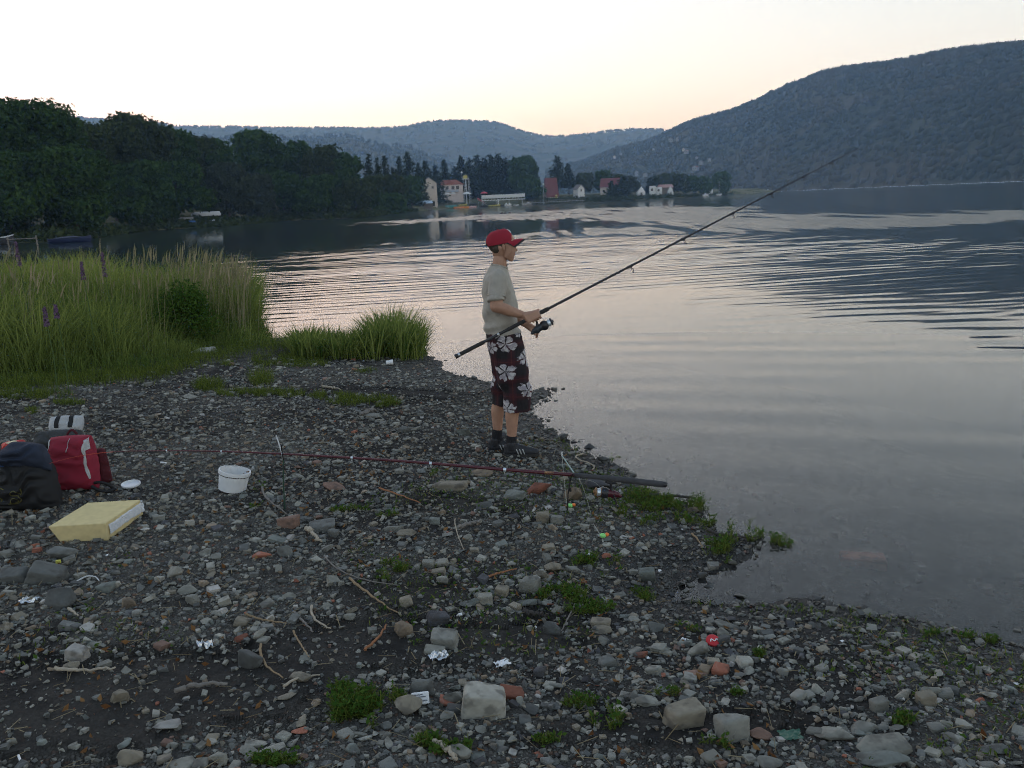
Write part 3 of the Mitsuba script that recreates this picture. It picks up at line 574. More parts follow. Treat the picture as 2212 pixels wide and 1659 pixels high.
L.put('windscreen', move(slab((.35, -.5, .8), (.35, .5, .8), (.2, .45, 1.15), (.2, -.45, 1.15), .03), (0, 0, 0), rotz(-.25)), 'grey_metal', t)
L = At(396, 7); t = boat(L, 4.2, 1.5, .8, 'grey upturned boat lying on the bank behind the blue one', 'grey_metal', upside=True, a=.1, name='upturned_boat')
L = At(409, 4); t = boat(L, 3.6, 1.3, .55, 'bright blue upturned boat on the grassy bank', 'blue_paint', upside=True, a=-.45, name='upturned_boat')
L = At(448, 9); t = boat(L, 5.2, 1.7, .8, 'large white upturned boat on trestles on the bank', 'white_paint', upside=True, a=.05, name='upturned_boat')
sc = labels[t]; k0 = t + '__hull'; scene[k0] = mikit.ply(L.mesh(move(hull_mesh(5.2, 1.7, .8), (0, 0, 1.55), rotz(3.2) @ np.diag([1, -1, -1]))), 'white_paint', smooth=30)
for u in (-1.5, 1.5): L.put('trestle', join([box(.1, 1.4, .1, (u, 0, .78)), tube([(u, -.6, -.1), (u, -.3, .75)], .05, 5), tube([(u, .6, -.1), (u, .3, .75)], .05, 5)]), 'old_wood', t)
L = At(452, 2.5); boat(L, 2.6, 1.0, .5, 'small white dinghy on the bank below the white upturned boat', 'white_paint', a=-.6, name='dinghy', seats=1)
L = At(152, y=524, z=0.0); t = boat(L, 3.9, 1.3, .50, 'dark blue boat moored under the dark trees', 'navy_paint', a=.06, name='rowing_boat'); L.put('cover', move(vf(hull([(-1.5, -.5, .48), (-1.5, .5, .48), (1.2, -.5, .54), (1.2, .5, .54), (0, 0, .66)])), (0, 0, 0), rotz(.06)), 'navy_paint', t)
L = At(2, y=529, z=0.0); t = boat(L, 2.9, 1.2, .7, 'dark boat with a white stripe at the left edge of the view', 'dark_paint', a=-.5, name='rowing_boat'); L.put('gunwale', move(join([tube([(-1.3, s * .6, .72), (.3, s * .62, .74), (1.0, s * .4, .85), (1.4, 0, .97)], .05, 6) for s in (-1, 1)]), (0, 0, 0), rotz(-.5)), 'white_paint', t)
L = At(50, y=530, z=0.0); t = thing('jetty', 'short weathered wooden jetty beside the dark moored boats', 'jetty')
for k in range(7): L.put('plank', box(.34, 1.0, .06, ((k - 3) * .37, 0, .62), .01), 'old_wood', t)
for u in (-1.2, 1.2):
    for v in (-.4, .4): L.put('post', tube([(u, v, -1.5), (u, v, .9)], .07, 6), 'old_wood', t)
def canoe(x, y, z, wpx, mt, label, name='canoe', a=0.05, h=.5, group=None, off=None, w=1.0, upside=False):
    L = At(x, off) if off is not None else At(x, -3.0 - 0.6 * (x % 7), z=0.0)
    return L, boat(L, wpx * L.m, w, h, label, mt, name=name, a=a, seats=2, group=group, upside=upside)
canoe(1000, 0, 0, 18, 'yellow_paint', 'pale yellow canoe lying on the bank above the row of orange pedal boats', off=5, h=.7)
canoe(1022, 0, 0, 15, 'dark_paint', 'dark grey boat lying on the bank right of the pale yellow canoe', name='rowing_boat', off=5, h=.6)
for k, lb in enumerate(('top', 'middle', 'bottom')):
    L = At(974 + k * 1.5, 7.5 - 2 * k); boat(L, 5.2, 1.6, 1.05, f'teal green upturned boat, {"farthest" if k == 0 else "middle one" if k == 1 else "nearest to the water"} of the three piled on the bank', 'teal_paint', upside=True, a=.08 * (k - 1), name='upturned_boat', group='teal boats on the bank')
def pedal_boat(x, y, mt, label):
    L = At(x, -4.5 if x < 1010 else -3.0, z=0.0); t = thing('pedal_boat', label, 'pedal boat', 'pedal boats at the bathing place')
    for s in (-1, 1): L.put('float', move(hull_mesh(2.9, .55, .55, open_=False), (0, s * .55, 0)), mt, t)
    for s in (-1, 1): L.put('seat', join([box(.45, .45, .12, (-.5, s * .3, .62), .03), box(.12, .45, .5, (-.75, s * .3, .9), .03)]), mt, t)
for k, x in enumerate((986, 993, 1000, 1007)): pedal_boat(x, 450.4 - .05 * (x - 986), 'orange_paint', f'orange pedal boat, {("leftmost", "second", "third", "rightmost")[k]} of the row at the water edge')
for k, x in enumerate((1015, 1023)): pedal_boat(x, 449.2 - .05 * (x - 1015), 'pink_paint', f'pale pink pedal boat {("next to the orange ones", "at the right end of the row")[k]}')
L, t = canoe(1068, 447.2, 0, 25, 'yellow_paint', 'bright yellow rowing boat with a dark keel moored left of the deck pole', name='rowing_boat', h=.8, w=1.4)
L.put('fender_strip', move(hull_mesh(25 * L.m * .98, 1.3, .28, open_=False), (0, 0, -.1), rotz(.05)), 'dark_paint', t)
L, t = canoe(1044, 447.9, 0, 13, 'dark_paint', 'dark rowing boat between the pink pedal boat and the yellow boat', name='rowing_boat', h=.6)
L, t = canoe(1097, 445.2, 0, 15, 'white_paint', 'white boat with two white canopies under the railed deck', name='motor_boat', h=.7, w=1.5); L.put('canopy', join([vf(hull([(u - .7, -.5, .7), (u + .6, -.5, .7), (u - .7, .5, .7), (u + .6, .5, .7), (u - .2, 0, 1.6)])) for u in (-.6, .9)]), 'white_paint', t)
canoe(1115, 444.6, 0, 12, 'white_paint', 'low white boat, middle of the three under the railed deck', name='rowing_boat', h=.5)
L, t = canoe(1139, 442.8, 0, 19, 'white_paint', 'white motor boat with a cabin at the foot of the pier', name='motor_boat', h=.75, w=1.6, a=.1); L.put('cabin', vf(hull([(-.2, -.5, .75), (1.6, -.5, .75), (-.2, .5, .75), (1.6, .5, .75), (.1, -.4, 1.4), (1.0, -.4, 1.4), (.1, .4, 1.4), (1.0, .4, 1.4)])), 'white_paint', t)
# railed deck on posts
L = At(1088, -5.0, z=0.0); m = L.m
def up(y, L=L, x=1088.): return at_dist(np.array(x), np.array(float(y)), L.m * FOC)[2]
t = thing('railed_deck', 'white railed viewing deck on posts over the water', 'deck'); zf, zt = up(431.5), up(420.0)
wl = 92 * m
L.put('floor', box(wl, 7, .35, (0, 4, zf)), 'white_paint', t)
L.put('balustrade', box(wl, .12, (zt - zf) * .62, (0, .5, zf + (zt - zf) * .68)), 'white_paint', t)
L.put('handrail', box(wl + .1, .2, .12, (0, .5, zt)), 'white_paint', t)
for k in range(15): L.put('baluster', box(.14, .1, (zt - zf) * .4, (-wl / 2 + .2 + k * (wl - .4) / 14, .5, zf + (zt - zf) * .2)), 'white_paint', t)
for u in (-44, -14, 12, 40):
    for v in (.9, 6.5): L.put('post', tube([(u * m, v, -2), (u * m, v, zf)], .13, 7), 'grey_metal', t)
L.put('main_post', tube([(-11 * m, .2, -2), (-11 * m, .2, zf + .5)], .3, 10), 'white_paint', t)
L.put('stair', join([slab((-48 * m, 1.0, zf), (-48 * m, 2.4, zf), (-33 * m, 2.4, .4), (-33 * m, 1.0, .4), .15), tube([(-48 * m, 1.0, zf + 1), (-33 * m, 1.0, 1.4)], .06, 5)]), 'grey_metal', t)
L = At(1039, 2); t = thing('slide', 'red water slide going down left of the deck stair', 'slide'); L.put('chute', join([slab((-1.6, -.4, 3.3), (-1.6, .5, 3.3), (1.5, .5, 1.0), (1.5, -.4, 1.0), .12), slab((-1.6, -.45, 3.7), (-1.6, -.4, 3.7), (1.5, -.4, 1.4), (1.5, -.45, 1.4), .5)]), 'red_paint', t); L.put('support', tube([(-1.3, 0, -.4), (-1.3, 0, 3.1)], .07, 6), 'grey_metal', t)
# pier
t = thing('pier', 'long low timber pier running right from the railed deck', 'pier'); A_, B_ = At(1125, -7, z=0.0).p, At(1262, -7, z=0.0).p; dv = (B_ - A_); ln = np.linalg.norm(dv); dv /= ln; R = np.stack([dv, np.array([-dv[1], dv[0], 0]), [0, 0, 1.0]], 1)
for k in range(3): put('deck', move(box(ln / 3 - .02, 1.6, .18, (ln * (k + .5) / 3, 0, .95)), A_, R), 'grey_metal', t)
for k in range(24):
    u = ln * (k + .3) / 24; put('post', move(tube([(u, -.8, -2), (u, -.8, 1.9)], .08, 5), A_, R), 'old_wood', t)
put('rail', move(box(ln, .06, .1, (ln / 2, -.8, 1.75)), A_, R), 'old_wood', t)
# lamp post
L = At(1175, -5, z=0.0); h = at_dist(np.array(1175.0), np.array(399.0), L.m * FOC)[2]; t = thing('lamp_post', 'slim pale lamp post with a white head at the pier', 'lamp post')
L.put('post', tube([(0, 0, -1), (0, 0, h)], .09, 7), 'grey_metal', t); L.put('lamp_head', box(.7, .5, .9, (.05, 0, h + .2), .15), 'white_paint', t)
# houses right of the pier
def up(x, y, L): return at_dist(np.array(float(x)), np.array(float(y)), L.m * FOC)[2] - L.p[2]
L = At(1194, 14, yaw=.25); h = up(1194, 384, L)
t = thing('steep_red_hut', 'small hut with a steep dark red roof reaching almost to the ground', 'hut'); w = 27 * L.m
L.put('roof', join([slab((-w / 2, -.4, .5), (w / 2, -.4, .5), (w / 2, 3, h), (-w / 2, 3, h), .2), slab((-w / 2, 6.4, .5), (w / 2, 6.4, .5), (w / 2, 3, h), (-w / 2, 3, h), .2)]), 'red_roof', t)
L.put('wall', move(prism([(-.2, -1), (6.2, -1), (6.0, .6), (3, h - .2), (0, .6)], -w / 2 + .2, w / 2 - .2), (0, 0, 0), np.array([[0, 1, 0], [1, 0, 0], [0, 0, 1.0]])), 'cream_wall', t)
L.put('door', box(1.0, .1, 1.9, (w * .3, -.45, .6)), 'yellow_paint', t)
L = At(1319, 16, yaw=-.12); h = up(1319, 384, L); w = 46 * L.m; t = thing('large_red_house', 'wide house under a big steep red roof among firs', 'house'); wh = up(1319, 404, L)
L.put('wall', box(w * .94, 9, wh + 1.5, (0, 4.8, (wh - 1.5) / 2)), 'cream_wall', t)
L.put('roof', vf(hull([(-w / 2, -.3, wh), (w / 2, -.3, wh), (w / 2, 10, wh), (-w / 2, 10, wh), (-w / 2 + .3, 4.8, h), (w / 2 - .3, 4.8, h)])), 'red_roof', t)
for u in (-.3, .05, .34):
    fr = L.put('window', box(1.5, .06, min(1.4, wh * .7), (u * w, .28, wh * .5)), 'white_paint', t); L.put('pane', box(1.2, .03, min(1.1, wh * .5), (u * w, .24, wh * .5)), 'pane_dark', fr)
L = At(1256, 10, yaw=.5); gable_house(L, 16 * L.m, up(1256, 408, L), up(1256, 399, L) - up(1256, 408, L), 5, 'white_hut', 'small white hut with a dark gable between the red roofs', 'white_paint', 'grey_roof', windows=((0, up(1256, 411, L), 1.0, .9),), cat='hut')
L = At(1438, 16, yaw=.1); h = up(1438, 398, L); w = 34 * L.m; t = thing('pink_roofed_house', 'low house with a wide pinkish roof behind a white tent', 'house'); wh = up(1438, 405, L)
plain('pink_roof', (0.36, 0.22, 0.21), 0.85)
L.put('wall', box(w * .9, 7, wh + 1.5, (0, 4, (wh - 1.5) / 2)), 'old_wood', t); L.put('roof', vf(hull([(-w / 2, -.3, wh), (w / 2, -.3, wh), (w / 2, 8, wh), (-w / 2, 8, wh), (-w / 2 + .6, 4, h), (w / 2 - .6, 4, h)])), 'pink_roof', t)
def tent(x, off, wpx, yt, label):
    L = At(x, off, yaw=.3); h = up(x, yt, L); w = wpx * L.m; t = thing('tent', label, 'tent', 'white tents on the headland')
    L.put('canvas', vf(hull([(-w / 2, 0, 0), (w / 2, 0, 0), (w / 2, 3, 0), (-w / 2, 3, 0), (-w * .45, .1, h * .45), (w * .45, .1, h * .45), (w * .45, 2.9, h * .45), (-w * .45, 2.9, h * .45), (w * .12, 1.5, h)])), 'white_paint', t)
    L.put('opening', box(w * .22, .05, h * .42, (0, -.03, h * .2)), 'dark_paint', t)
tent(1386, 12, 18, 402.5, 'white tent, leftmost on the headland'); tent(1449, 10, 12, 401.5, 'white pointed tent in front of the pink-roofed house')
def caravan(x, off, wpx, yt, label):
    L = At(x, off, yaw=.1); h = up(x, yt, L); w = wpx * L.m; t = thing('caravan', label, 'caravan')
    L.put('body', box(w, 2.1, h - .5, (0, 1, (h + .5) / 2), .15), 'white_paint', t); L.put('window', box(w * .35, .05, h * .25, (-.1 * w, -.04, h * .65)), 'pane_dark', t); L.put('wheel', move(lathe([(0, 0), (.33, 0), (.33, .2), (0, .2)], 14), (.1, .1, .3), align((0, -1, 0))), 'dark_paint', t)
caravan(1410, 12, 13, 401.5, 'white caravan standing between the two white tents'); caravan(1424, 13, 12, 404, 'low pale caravan just right of the taller white one'); caravan(1534, 7, 11, 402.8, 'pale blue-white caravan near the tip of the headland')
for x, y, w_, lb in ((1524, 419.6, 12, 'white motor boat moored at the headland, left of the masted one'), (1553, 419.3, 11, 'white sailing boat with a bare mast at the tip of the headland')):
    L = At(x, dist=520 if x < 1540 else 560, z=0.0); t = boat(L, w_ * L.m, 1.7, .9, lb, 'white_paint', name='motor_boat' if x < 1540 else 'sailing_boat')
    if x > 1540: L.put('mast', tube([(0, 0, .3), (0, 0, 28 * L.m)], .09, 6), 'grey_metal', t)
    else: L.put('cabin', vf(hull([(-.8, -.5, .8), (.7, -.5, .8), (-.8, .5, .8), (.7, .5, .8), (-.6, 0, 1.6), (.3, 0, 1.6)])), 'white_paint', t)
L = At(1659, dist=900, z=0.0); t = boat(L, 5.0, 2.0, 1.1, 'white speed boat far out at the left end of a long pale strip', 'white_paint', name='speed_boat', a=PI); L.put('cabin', vf(hull([(-1, -.7, 1), (1, -.7, 1), (-1, .7, 1), (1, .7, 1), (-.6, 0, 2.1), (.6, 0, 2.1)])), 'white_paint', t)
def duck(x, y, lb):
    p = on_z(float(x), float(y)); t = thing('duck', lb, 'duck', 'ducks swimming on the lake'); b = trimesh.creation.icosphere(subdivisions=2); v = np.array(b.vertices)
    body = v * [.24, .13, .12]; body[:, 2] += .05 + .05 * np.clip(-v[:, 0] - .5, 0, 1); put('body', (body + p, b.faces), 'dark_paint', t, smooth=True)
    put('head', join([(v * .07 + p + [.2, 0, .26], b.faces), move(tube([(.14, 0, .08), (.2, 0, .25)], [.06, .04], 7), p), move(box(.09, .04, .02, (.28, 0, .25)), p)]), 'dark_paint', t, smooth=40)
for k, (x, y) in enumerate(((1083, 461.5), (1090.5, 461.2), (1101, 460.8))): duck(x, y, f'dark duck on the bright water, {("leftmost", "middle one", "rightmost")[k]} of the three')
# houses on the hillside
plain('hill_wall', (0.22, 0.23, 0.235), 0.9)
def hill_house(x, y, w, h, mt, roof, label):
    xs = right; j = None
    dirs = HR.reshape(-1, 3); px, py = project(dirs[: hr_rows * HR.shape[1]]); k = int(np.argmin((px - x) ** 2 + (py - y) ** 2)); p = dirs[k] + [0, 0, 6]
    L = At(x, dist=float(np.hypot(p[0], p[1])) - 14, z=p[2], yaw=.4 * math.sin(x)); w, h = w * .55, h * .42; gable_house(L, w, h, h * .55, w * .9, 'hillside_house', label, mt, roof, windows=((-w * .22, h * .5, w * .16, h * .3), (w * .22, h * .5, w * .16, h * .3)), eave=.5)
for a in ((1449, 313, 11, 9, 'white_paint', 'grey_roof', 'white house highest on the forested slope'), (1463, 312, 7, 9, 'white_paint', 'grey_roof', 'narrow white house beside the highest one on the slope'), (1481, 341, 11, 7, 'white_paint', 'pink_roof', 'white house below the highest pair, in the middle of the slope'),
          (1476, 333, 7, 6, 'cream_wall', 'grey_roof', 'cream house just above the mid-slope white house'), (1513, 365, 10, 7, 'white_paint', 'grey_roof', 'white house in the lower cluster on the slope, left one'), (1531, 358, 7, 5, 'white_paint', 'grey_roof', 'small white house in the lower cluster, right one'),
          (1500, 378, 14, 8, 'white_paint', 'brick_roof', 'wide white house at the foot of the slope above the tree tops'), (1329, 348, 9, 6, 'cream_wall', 'brick_roof', 'cream house alone at the left end of the slope'), (1342, 341, 8, 5, 'white_paint', 'grey_roof', 'white house beside the lone cream one'),
          (1376, 389, 10, 12, 'white_paint', 'grey_roof', 'tall white house behind the headland, left of the tents'), (1393, 390, 10, 7, 'white_paint', 'grey_roof', 'lower white house behind the headland'), (1412, 331, 6, 4, 'white_paint', 'grey_roof', 'tiny white house halfway up between the two groups'),
          (1505, 349, 7, 4, 'white_paint', 'pink_roof', 'small white house right of the mid-slope one')): hill_house(*(('hill_wall' if q == 'white_paint' else q) for q in a))
# ================================================================== the beach: stones, twigs, grass
STONE_TONES = [(0.17, 0.168, 0.148), (0.21, 0.205, 0.175), (0.12, 0.123, 0.115), (0.26, 0.25, 0.215), (0.19, 0.168, 0.13), (0.080, 0.083, 0.080), (0.19, 0.148, 0.105), (0.17, 0.105, 0.08), (0.25, 0.095, 0.06), (0.135, 0.147, 0.133), (0.33, 0.315, 0.29), (0.055, 0.055, 0.06)]
def stone_col(p, n, uv):                                # u picks the stone's own colour, v its darkness
    k = uv.x * 12; c = mi.Color3f(0.0)
    for i, t in enumerate(STONE_TONES): c = dr.select((k >= i) & (k < i + 1), mi.Color3f(*t), c)
    g = fbm(p.x * 45, p.y * 45, p.z * 45); s = fbm(p.x * 14 + uv.x * 30, p.y * 14, p.z * 14); vein = smoothstep(0.02, 0.0, dr.abs(fbm(p.x * 9 + uv.x * 50, p.y * 9, p.z * 25) - 0.5))
    c = c * (0.55 + 0.9 * uv.y) * (0.72 + 0.56 * g) * (0.8 + 0.4 * s)
    c = mix(c, (0.33, 0.32, 0.30), 0.35 * vein * smoothstep(0.55, 0.8, uv.y))
    dirt = smoothstep(0.52, 0.72, fbm(p.x * 22, p.y * 22, p.z * 22 + 7))
    c = mix(c, (0.05, 0.045, 0.04), 0.55 * dirt)
    wet = 1 - smoothstep(0.01, 0.06, p.z)
    return mix(c * (1 - 0.55 * wet), (0.022, 0.024, 0.020), smoothstep(-0.03, -0.35, p.z) * 0.8)
def stone_rough(p, n, uv): return 0.5 + 0.42 * smoothstep(0.01, 0.06, p.z)
def stone_bump(p, n, uv): return 0.0035 * fbm(p.x * 70, p.y * 70, p.z * 70) + 0.002 * noise(p.x * 230, p.y * 230, p.z * 230)
scene['stone'] = {'type': 'twosided', 'bsdf': {'type': 'bumpmap', 'arbitrary': proc(stone_bump), 'scale': 1.0, 'bsdf': {'type': 'principled', 'base_color': proc(stone_col), 'roughness': proc(stone_rough)}}}
def rock(rng, n=14, p=3.0):
    d = rng.normal(size=(n, 3)); d /= (np.abs(d) ** p).sum(1, keepdims=True) ** (1 / p)
    return vf(hull(d * rng.uniform(0.82, 1.0, (n, 1))))
def slab_rock(rng):
    c = np.array([[x, y, z] for x in (-1, 1) for y in (-1, 1) for z in (-1, 1)], float); return vf(hull(np.vstack([c * rng.uniform(.72, 1.0, (8, 1)) * rng.uniform(.86, 1, (8, 3)), rng.uniform(-1, 1, (4, 3)) * [1, 1, .9]])))
def big_rock(rng, n=18, p=4.0, sub=2, rough=0.035):
    v, f = slab_rock(rng) if p >= 5 else rock(rng, n, p); t = trimesh.Trimesh(v, f)
    for _ in range(sub): t = t.subdivide()
    trimesh.smoothing.filter_laplacian(t, lamb=0.35 if sub < 3 else 0.5, iterations=1 if sub < 3 else 2, volume_constraint=False)
    w = np.array(t.vertices); s = rng.uniform(0, 50); w *= (1 + rough * 2 * (meshkit.fbm(w * 2.2 + s, 3, 1) - 0.5))[:, None]
    return w, np.array(t.faces)
def tone_of(rng, n, red=0.03):
    w = np.array([.20, .19, .16, .07, .10, .10, .05, red, red * .6, .08, .02, .05]); return rng.choice(12, n, p=w / w.sum())
def scatter(rng, n, r0, r1, a0=-0.64, a1=0.62, smin=0.02):
    r = np.sqrt(rng.uniform(r0 * r0, r1 * r1, n)); a = rng.uniform(a0, a1, n); x, y = r * np.sin(a), r * np.cos(a); k = sdist(x, y) > smin; return x[k], y[k]
TURF = region([(-300, 846), (0, 836), (130, 820), (340, 806), (420, 778), (470, 760), (545, 745), (545, 728), (530, 640), (-300, 640)])
def keepers(rng, x, y, mud=0.16):
    pt = shapely.points(x, y); k = np.ones(len(x), bool)
    for m_ in MUD: k &= ~(shapely.contains(m_, pt) & (rng.random(len(x)) > mud))
    return k & ~(shapely.contains(TURF, pt) & (rng.random(len(x)) > 0.12))
def lay(rng, x, y, size, shapes, flat=(0.35, 0.75), sink=0.28, tilt=0.25, dark=(0.3, 0.95), red=0.02):
    n = len(x); which = rng.integers(0, len(shapes), n); vs, fs, us, base = [], [], [], 0
    z = ground(x, y); tones = tone_of(rng, n, red)
    for k, (sv, sf) in enumerate(shapes):
        i = np.where(which == k)[0]
        if not len(i): continue
        m = len(i); sc = np.stack([size[i], size[i] * rng.uniform(.55, 1, m), size[i] * rng.uniform(flat[0], flat[1], m)], 1) / 2
        a = rng.uniform(0, 2 * PI, m); tx, ty = rng.normal(0, tilt, m), rng.normal(0, tilt, m)
        q = sv[None] * sc[:, None]
        q = np.stack([q[..., 0], q[..., 1] * np.cos(tx)[:, None] - q[..., 2] * np.sin(tx)[:, None], q[..., 1] * np.sin(tx)[:, None] + q[..., 2] * np.cos(tx)[:, None]], -1)
        q = np.stack([q[..., 0] * np.cos(ty)[:, None] + q[..., 2] * np.sin(ty)[:, None], q[..., 1], -q[..., 0] * np.sin(ty)[:, None] + q[..., 2] * np.cos(ty)[:, None]], -1)
        c, s = np.cos(a)[:, None], np.sin(a)[:, None]
        q = np.stack([q[..., 0] * c - q[..., 1] * s + x[i][:, None], q[..., 0] * s + q[..., 1] * c + y[i][:, None], q[..., 2] + (z[i] + sc[:, 2] * (1 - 2 * sink))[:, None]], -1)
        vs.append(q.reshape(-1, 3)); fs.append((sf[None] + (np.arange(m) * len(sv))[:, None, None]).reshape(-1, 3) + base); base += m * len(sv)
        us.append(np.repeat(np.stack([(tones[i] + .5) / 12, rng.uniform(dark[0], dark[1], m)], 1), len(sv), 0))
    return np.vstack(vs), np.vstack(fs), np.vstack(us)
rng = np.random.default_rng(33)
# -- traced stones: (x, y of the centre, width, height in pixels of the 2212 view, tone, darkness v, squareness)
TRACED = [(102, 1247, 70, 40, 2, .4, 6), (26, 1248, 54, 28, 2, .3, 6), (128, 1299, 56, 44, 5, .6, 3), (154, 1443, 34, 20, 4, .5, 3), (378, 1238, 34, 28, 3, .5, 3), (276, 1306, 26, 30, 6, .6, 3), (403, 1276, 40, 20, 1, .5, 3),
  (415, 1299, 30, 22, 0, .5, 3), (226, 1271, 36, 20, 9, .6, 6), (561, 1375, 28, 22, 3, .45, 4), (552, 1351, 18, 22, 3, .5, 4), (554, 1610, 46, 15, 3, .6, 3), (583, 1624, 54, 13, 3, .5, 3), (540, 1625, 38, 14, 1, .5, 3), (281, 1643, 44, 34, 4, .6, 3),
  (389, 1655, 56, 18, 1, .55, 3), (472, 1648, 34, 34, 1, .6, 4), (646, 1466, 44, 22, 4, .5, 3), (614, 1504, 40, 18, 4, .5, 3), (976, 1503, 42, 30, 0, .6, 4), (911, 1494, 50, 40, 2, .6, 4), (936, 1405, 44, 20, 1, .5, 5), (868, 1361, 48, 36, 6, .5, 3),
  (876, 1303, 27, 22, 4, .6, 5), (925, 1219, 28, 20, 1, .5, 5), (954, 1219, 28, 20, 3, .45, 5), (946, 1236, 30, 18, 4, .6, 5), (954, 1255, 28, 18, 3, .45, 3), (1050, 1298, 32, 26, 3, .45, 5), (1084, 1281, 28, 28, 4, .6, 5), (1142, 1269, 48, 38, 0, .5, 4),
  (1022, 1304, 25, 17, 9, .6, 3), (1196, 1229, 40, 24, 4, .65, 2.2), (1170, 1243, 34, 26, 4, .4, 2.4), (1237, 1235, 34, 20, 0, .5, 4), (994, 1632, 46, 36, 1, .55, 4), (1136, 1303, 44, 18, 9, .4, 4), (1195, 1361, 40, 30, 5, .5, 4), (1300, 1349, 42, 24, 4, .55, 5),
  (1312, 1429, 36, 26, 2, .6, 5), (836, 1568, 30, 20, 2, .6, 4), (778, 1585, 30, 20, 0, .55, 4), (909, 1573, 24, 28, 0, .5, 3), (1646, 1590, 52, 28, 7, .5, 3), (1815, 1584, 72, 30, 1, .5, 4), (1863, 1573, 56, 26, 0, .6, 3), (1908, 1646, 92, 26, 9, .5, 4),
  (2002, 1518, 34, 32, 4, .55, 5), (1950, 1506, 30, 26, 3, .5, 4), (1901, 1529, 32, 26, 0, .5, 5), (2013, 1497, 38, 22, 1, .5, 4), (1423, 1403, 52, 20, 0, .5, 3), (1571, 1352, 54, 20, 0, .6, 4), (1421, 1356, 38, 24, 2, .5, 4), (1300, 1361, 42, 20, 4, .5, 4),
  (1400, 1245, 34, 30, 9, .55, 5), (1518, 1247, 20, 16, 5, .6, 3), (1533, 1270, 22, 14, 5, .5, 3), (1408, 1518, 52, 22, 1, .6, 3), (1768, 1489, 28, 20, 3, .6, 4), (1667, 1647, 48, 30, 0, .5, 4), (974, 1049, 74, 26, 4, .5, 6), (1111, 1072, 54, 27, 9, .75, 4),
  (1039, 1024, 50, 20, 6, .5, 4), (1233, 1073, 42, 38, 6, .4, 3), (1174, 1123, 30, 26, 4, .5, 5), (1202, 1126, 28, 22, 0, .6, 5), (1047, 1092, 36, 18, 5, .6, 4), (1301, 995, 26, 14, 5, .6, 3), (1307, 973, 22, 8, 11, .6, 3), (1220, 949, 20, 14, 5, .5, 3),
  (1498, 1105, 24, 14, 6, .5, 3), (693, 1141, 56, 24, 2, .6, 5), (721, 1153, 22, 26, 2, .6, 5), (877, 1154, 48, 20, 4, .55, 3), (850, 1143, 42, 18, 0, .5, 4), (723, 1053, 50, 14, 7, .6, 4), (586, 1110, 28, 16, 1, .5, 3), (598, 1167, 38, 14, 9, .6, 5), (626, 1193, 40, 28, 2, .65, 4),
  (2085, 1567, 30, 22, 3, .5, 4), (2150, 1620, 50, 22, 2, .5, 4), (1760, 1530, 22, 14, 1, .5, 3), (740, 1000, 26, 12, 3, .5, 4), (1000, 935, 30, 18, 9, .5, 3), (870, 930, 32, 18, 2, .5, 4), (800, 900, 50, 10, 0, .5, 4), (318, 832, 28, 10, 0, .5, 3), (410, 857, 30, 9, 3, .5, 3)]
count = 0
def lay_rock(key_name, x, y, w, h, tone, dark, sq, parent='shore', depth=None, yaw=None, seed=None, **tg):
    rg = np.random.default_rng(int(x * 31 + y)) if seed is None else np.random.default_rng(seed)
    p = G(float(x), float(y) + h * 0.40); d = np.linalg.norm(p - CAM); W = w / FOC * d
    el = math.asin((CAM[2] - p[2]) / d); Hm = h / FOC * d
    dep = depth or W * rg.uniform(.55, .8); Z = np.clip((Hm - dep * 0.75 * math.sin(el)) / math.cos(el), 0.18 * W, 0.75 * W)
    v, f = big_rock(rg, 15 if sq < 5 else 22, sq, 3); v = v / np.ptp(v, axis=0) * [W, dep, Z * 1.3]
    v = v @ rot_axis([1, 0, 0], rg.normal(0, .10)).T @ rot_axis([0, 1, 0], rg.normal(0, .12)).T @ rotz((rg.uniform(-.35, .35) if yaw is None else yaw)).T
    c = G(float(x), float(y) + h * 0.25); v = v + [c[0], c[1] + dep * .2, ground(c[0], c[1] + dep * .2) + Z * .32]
    return put(key_name, (v, f), 'stone', parent, smooth=True, uv=np.tile([(tone + .5) / 12, dark], (len(v), 1)), **tg)
for t_ in TRACED: lay_rock('stone', *t_)
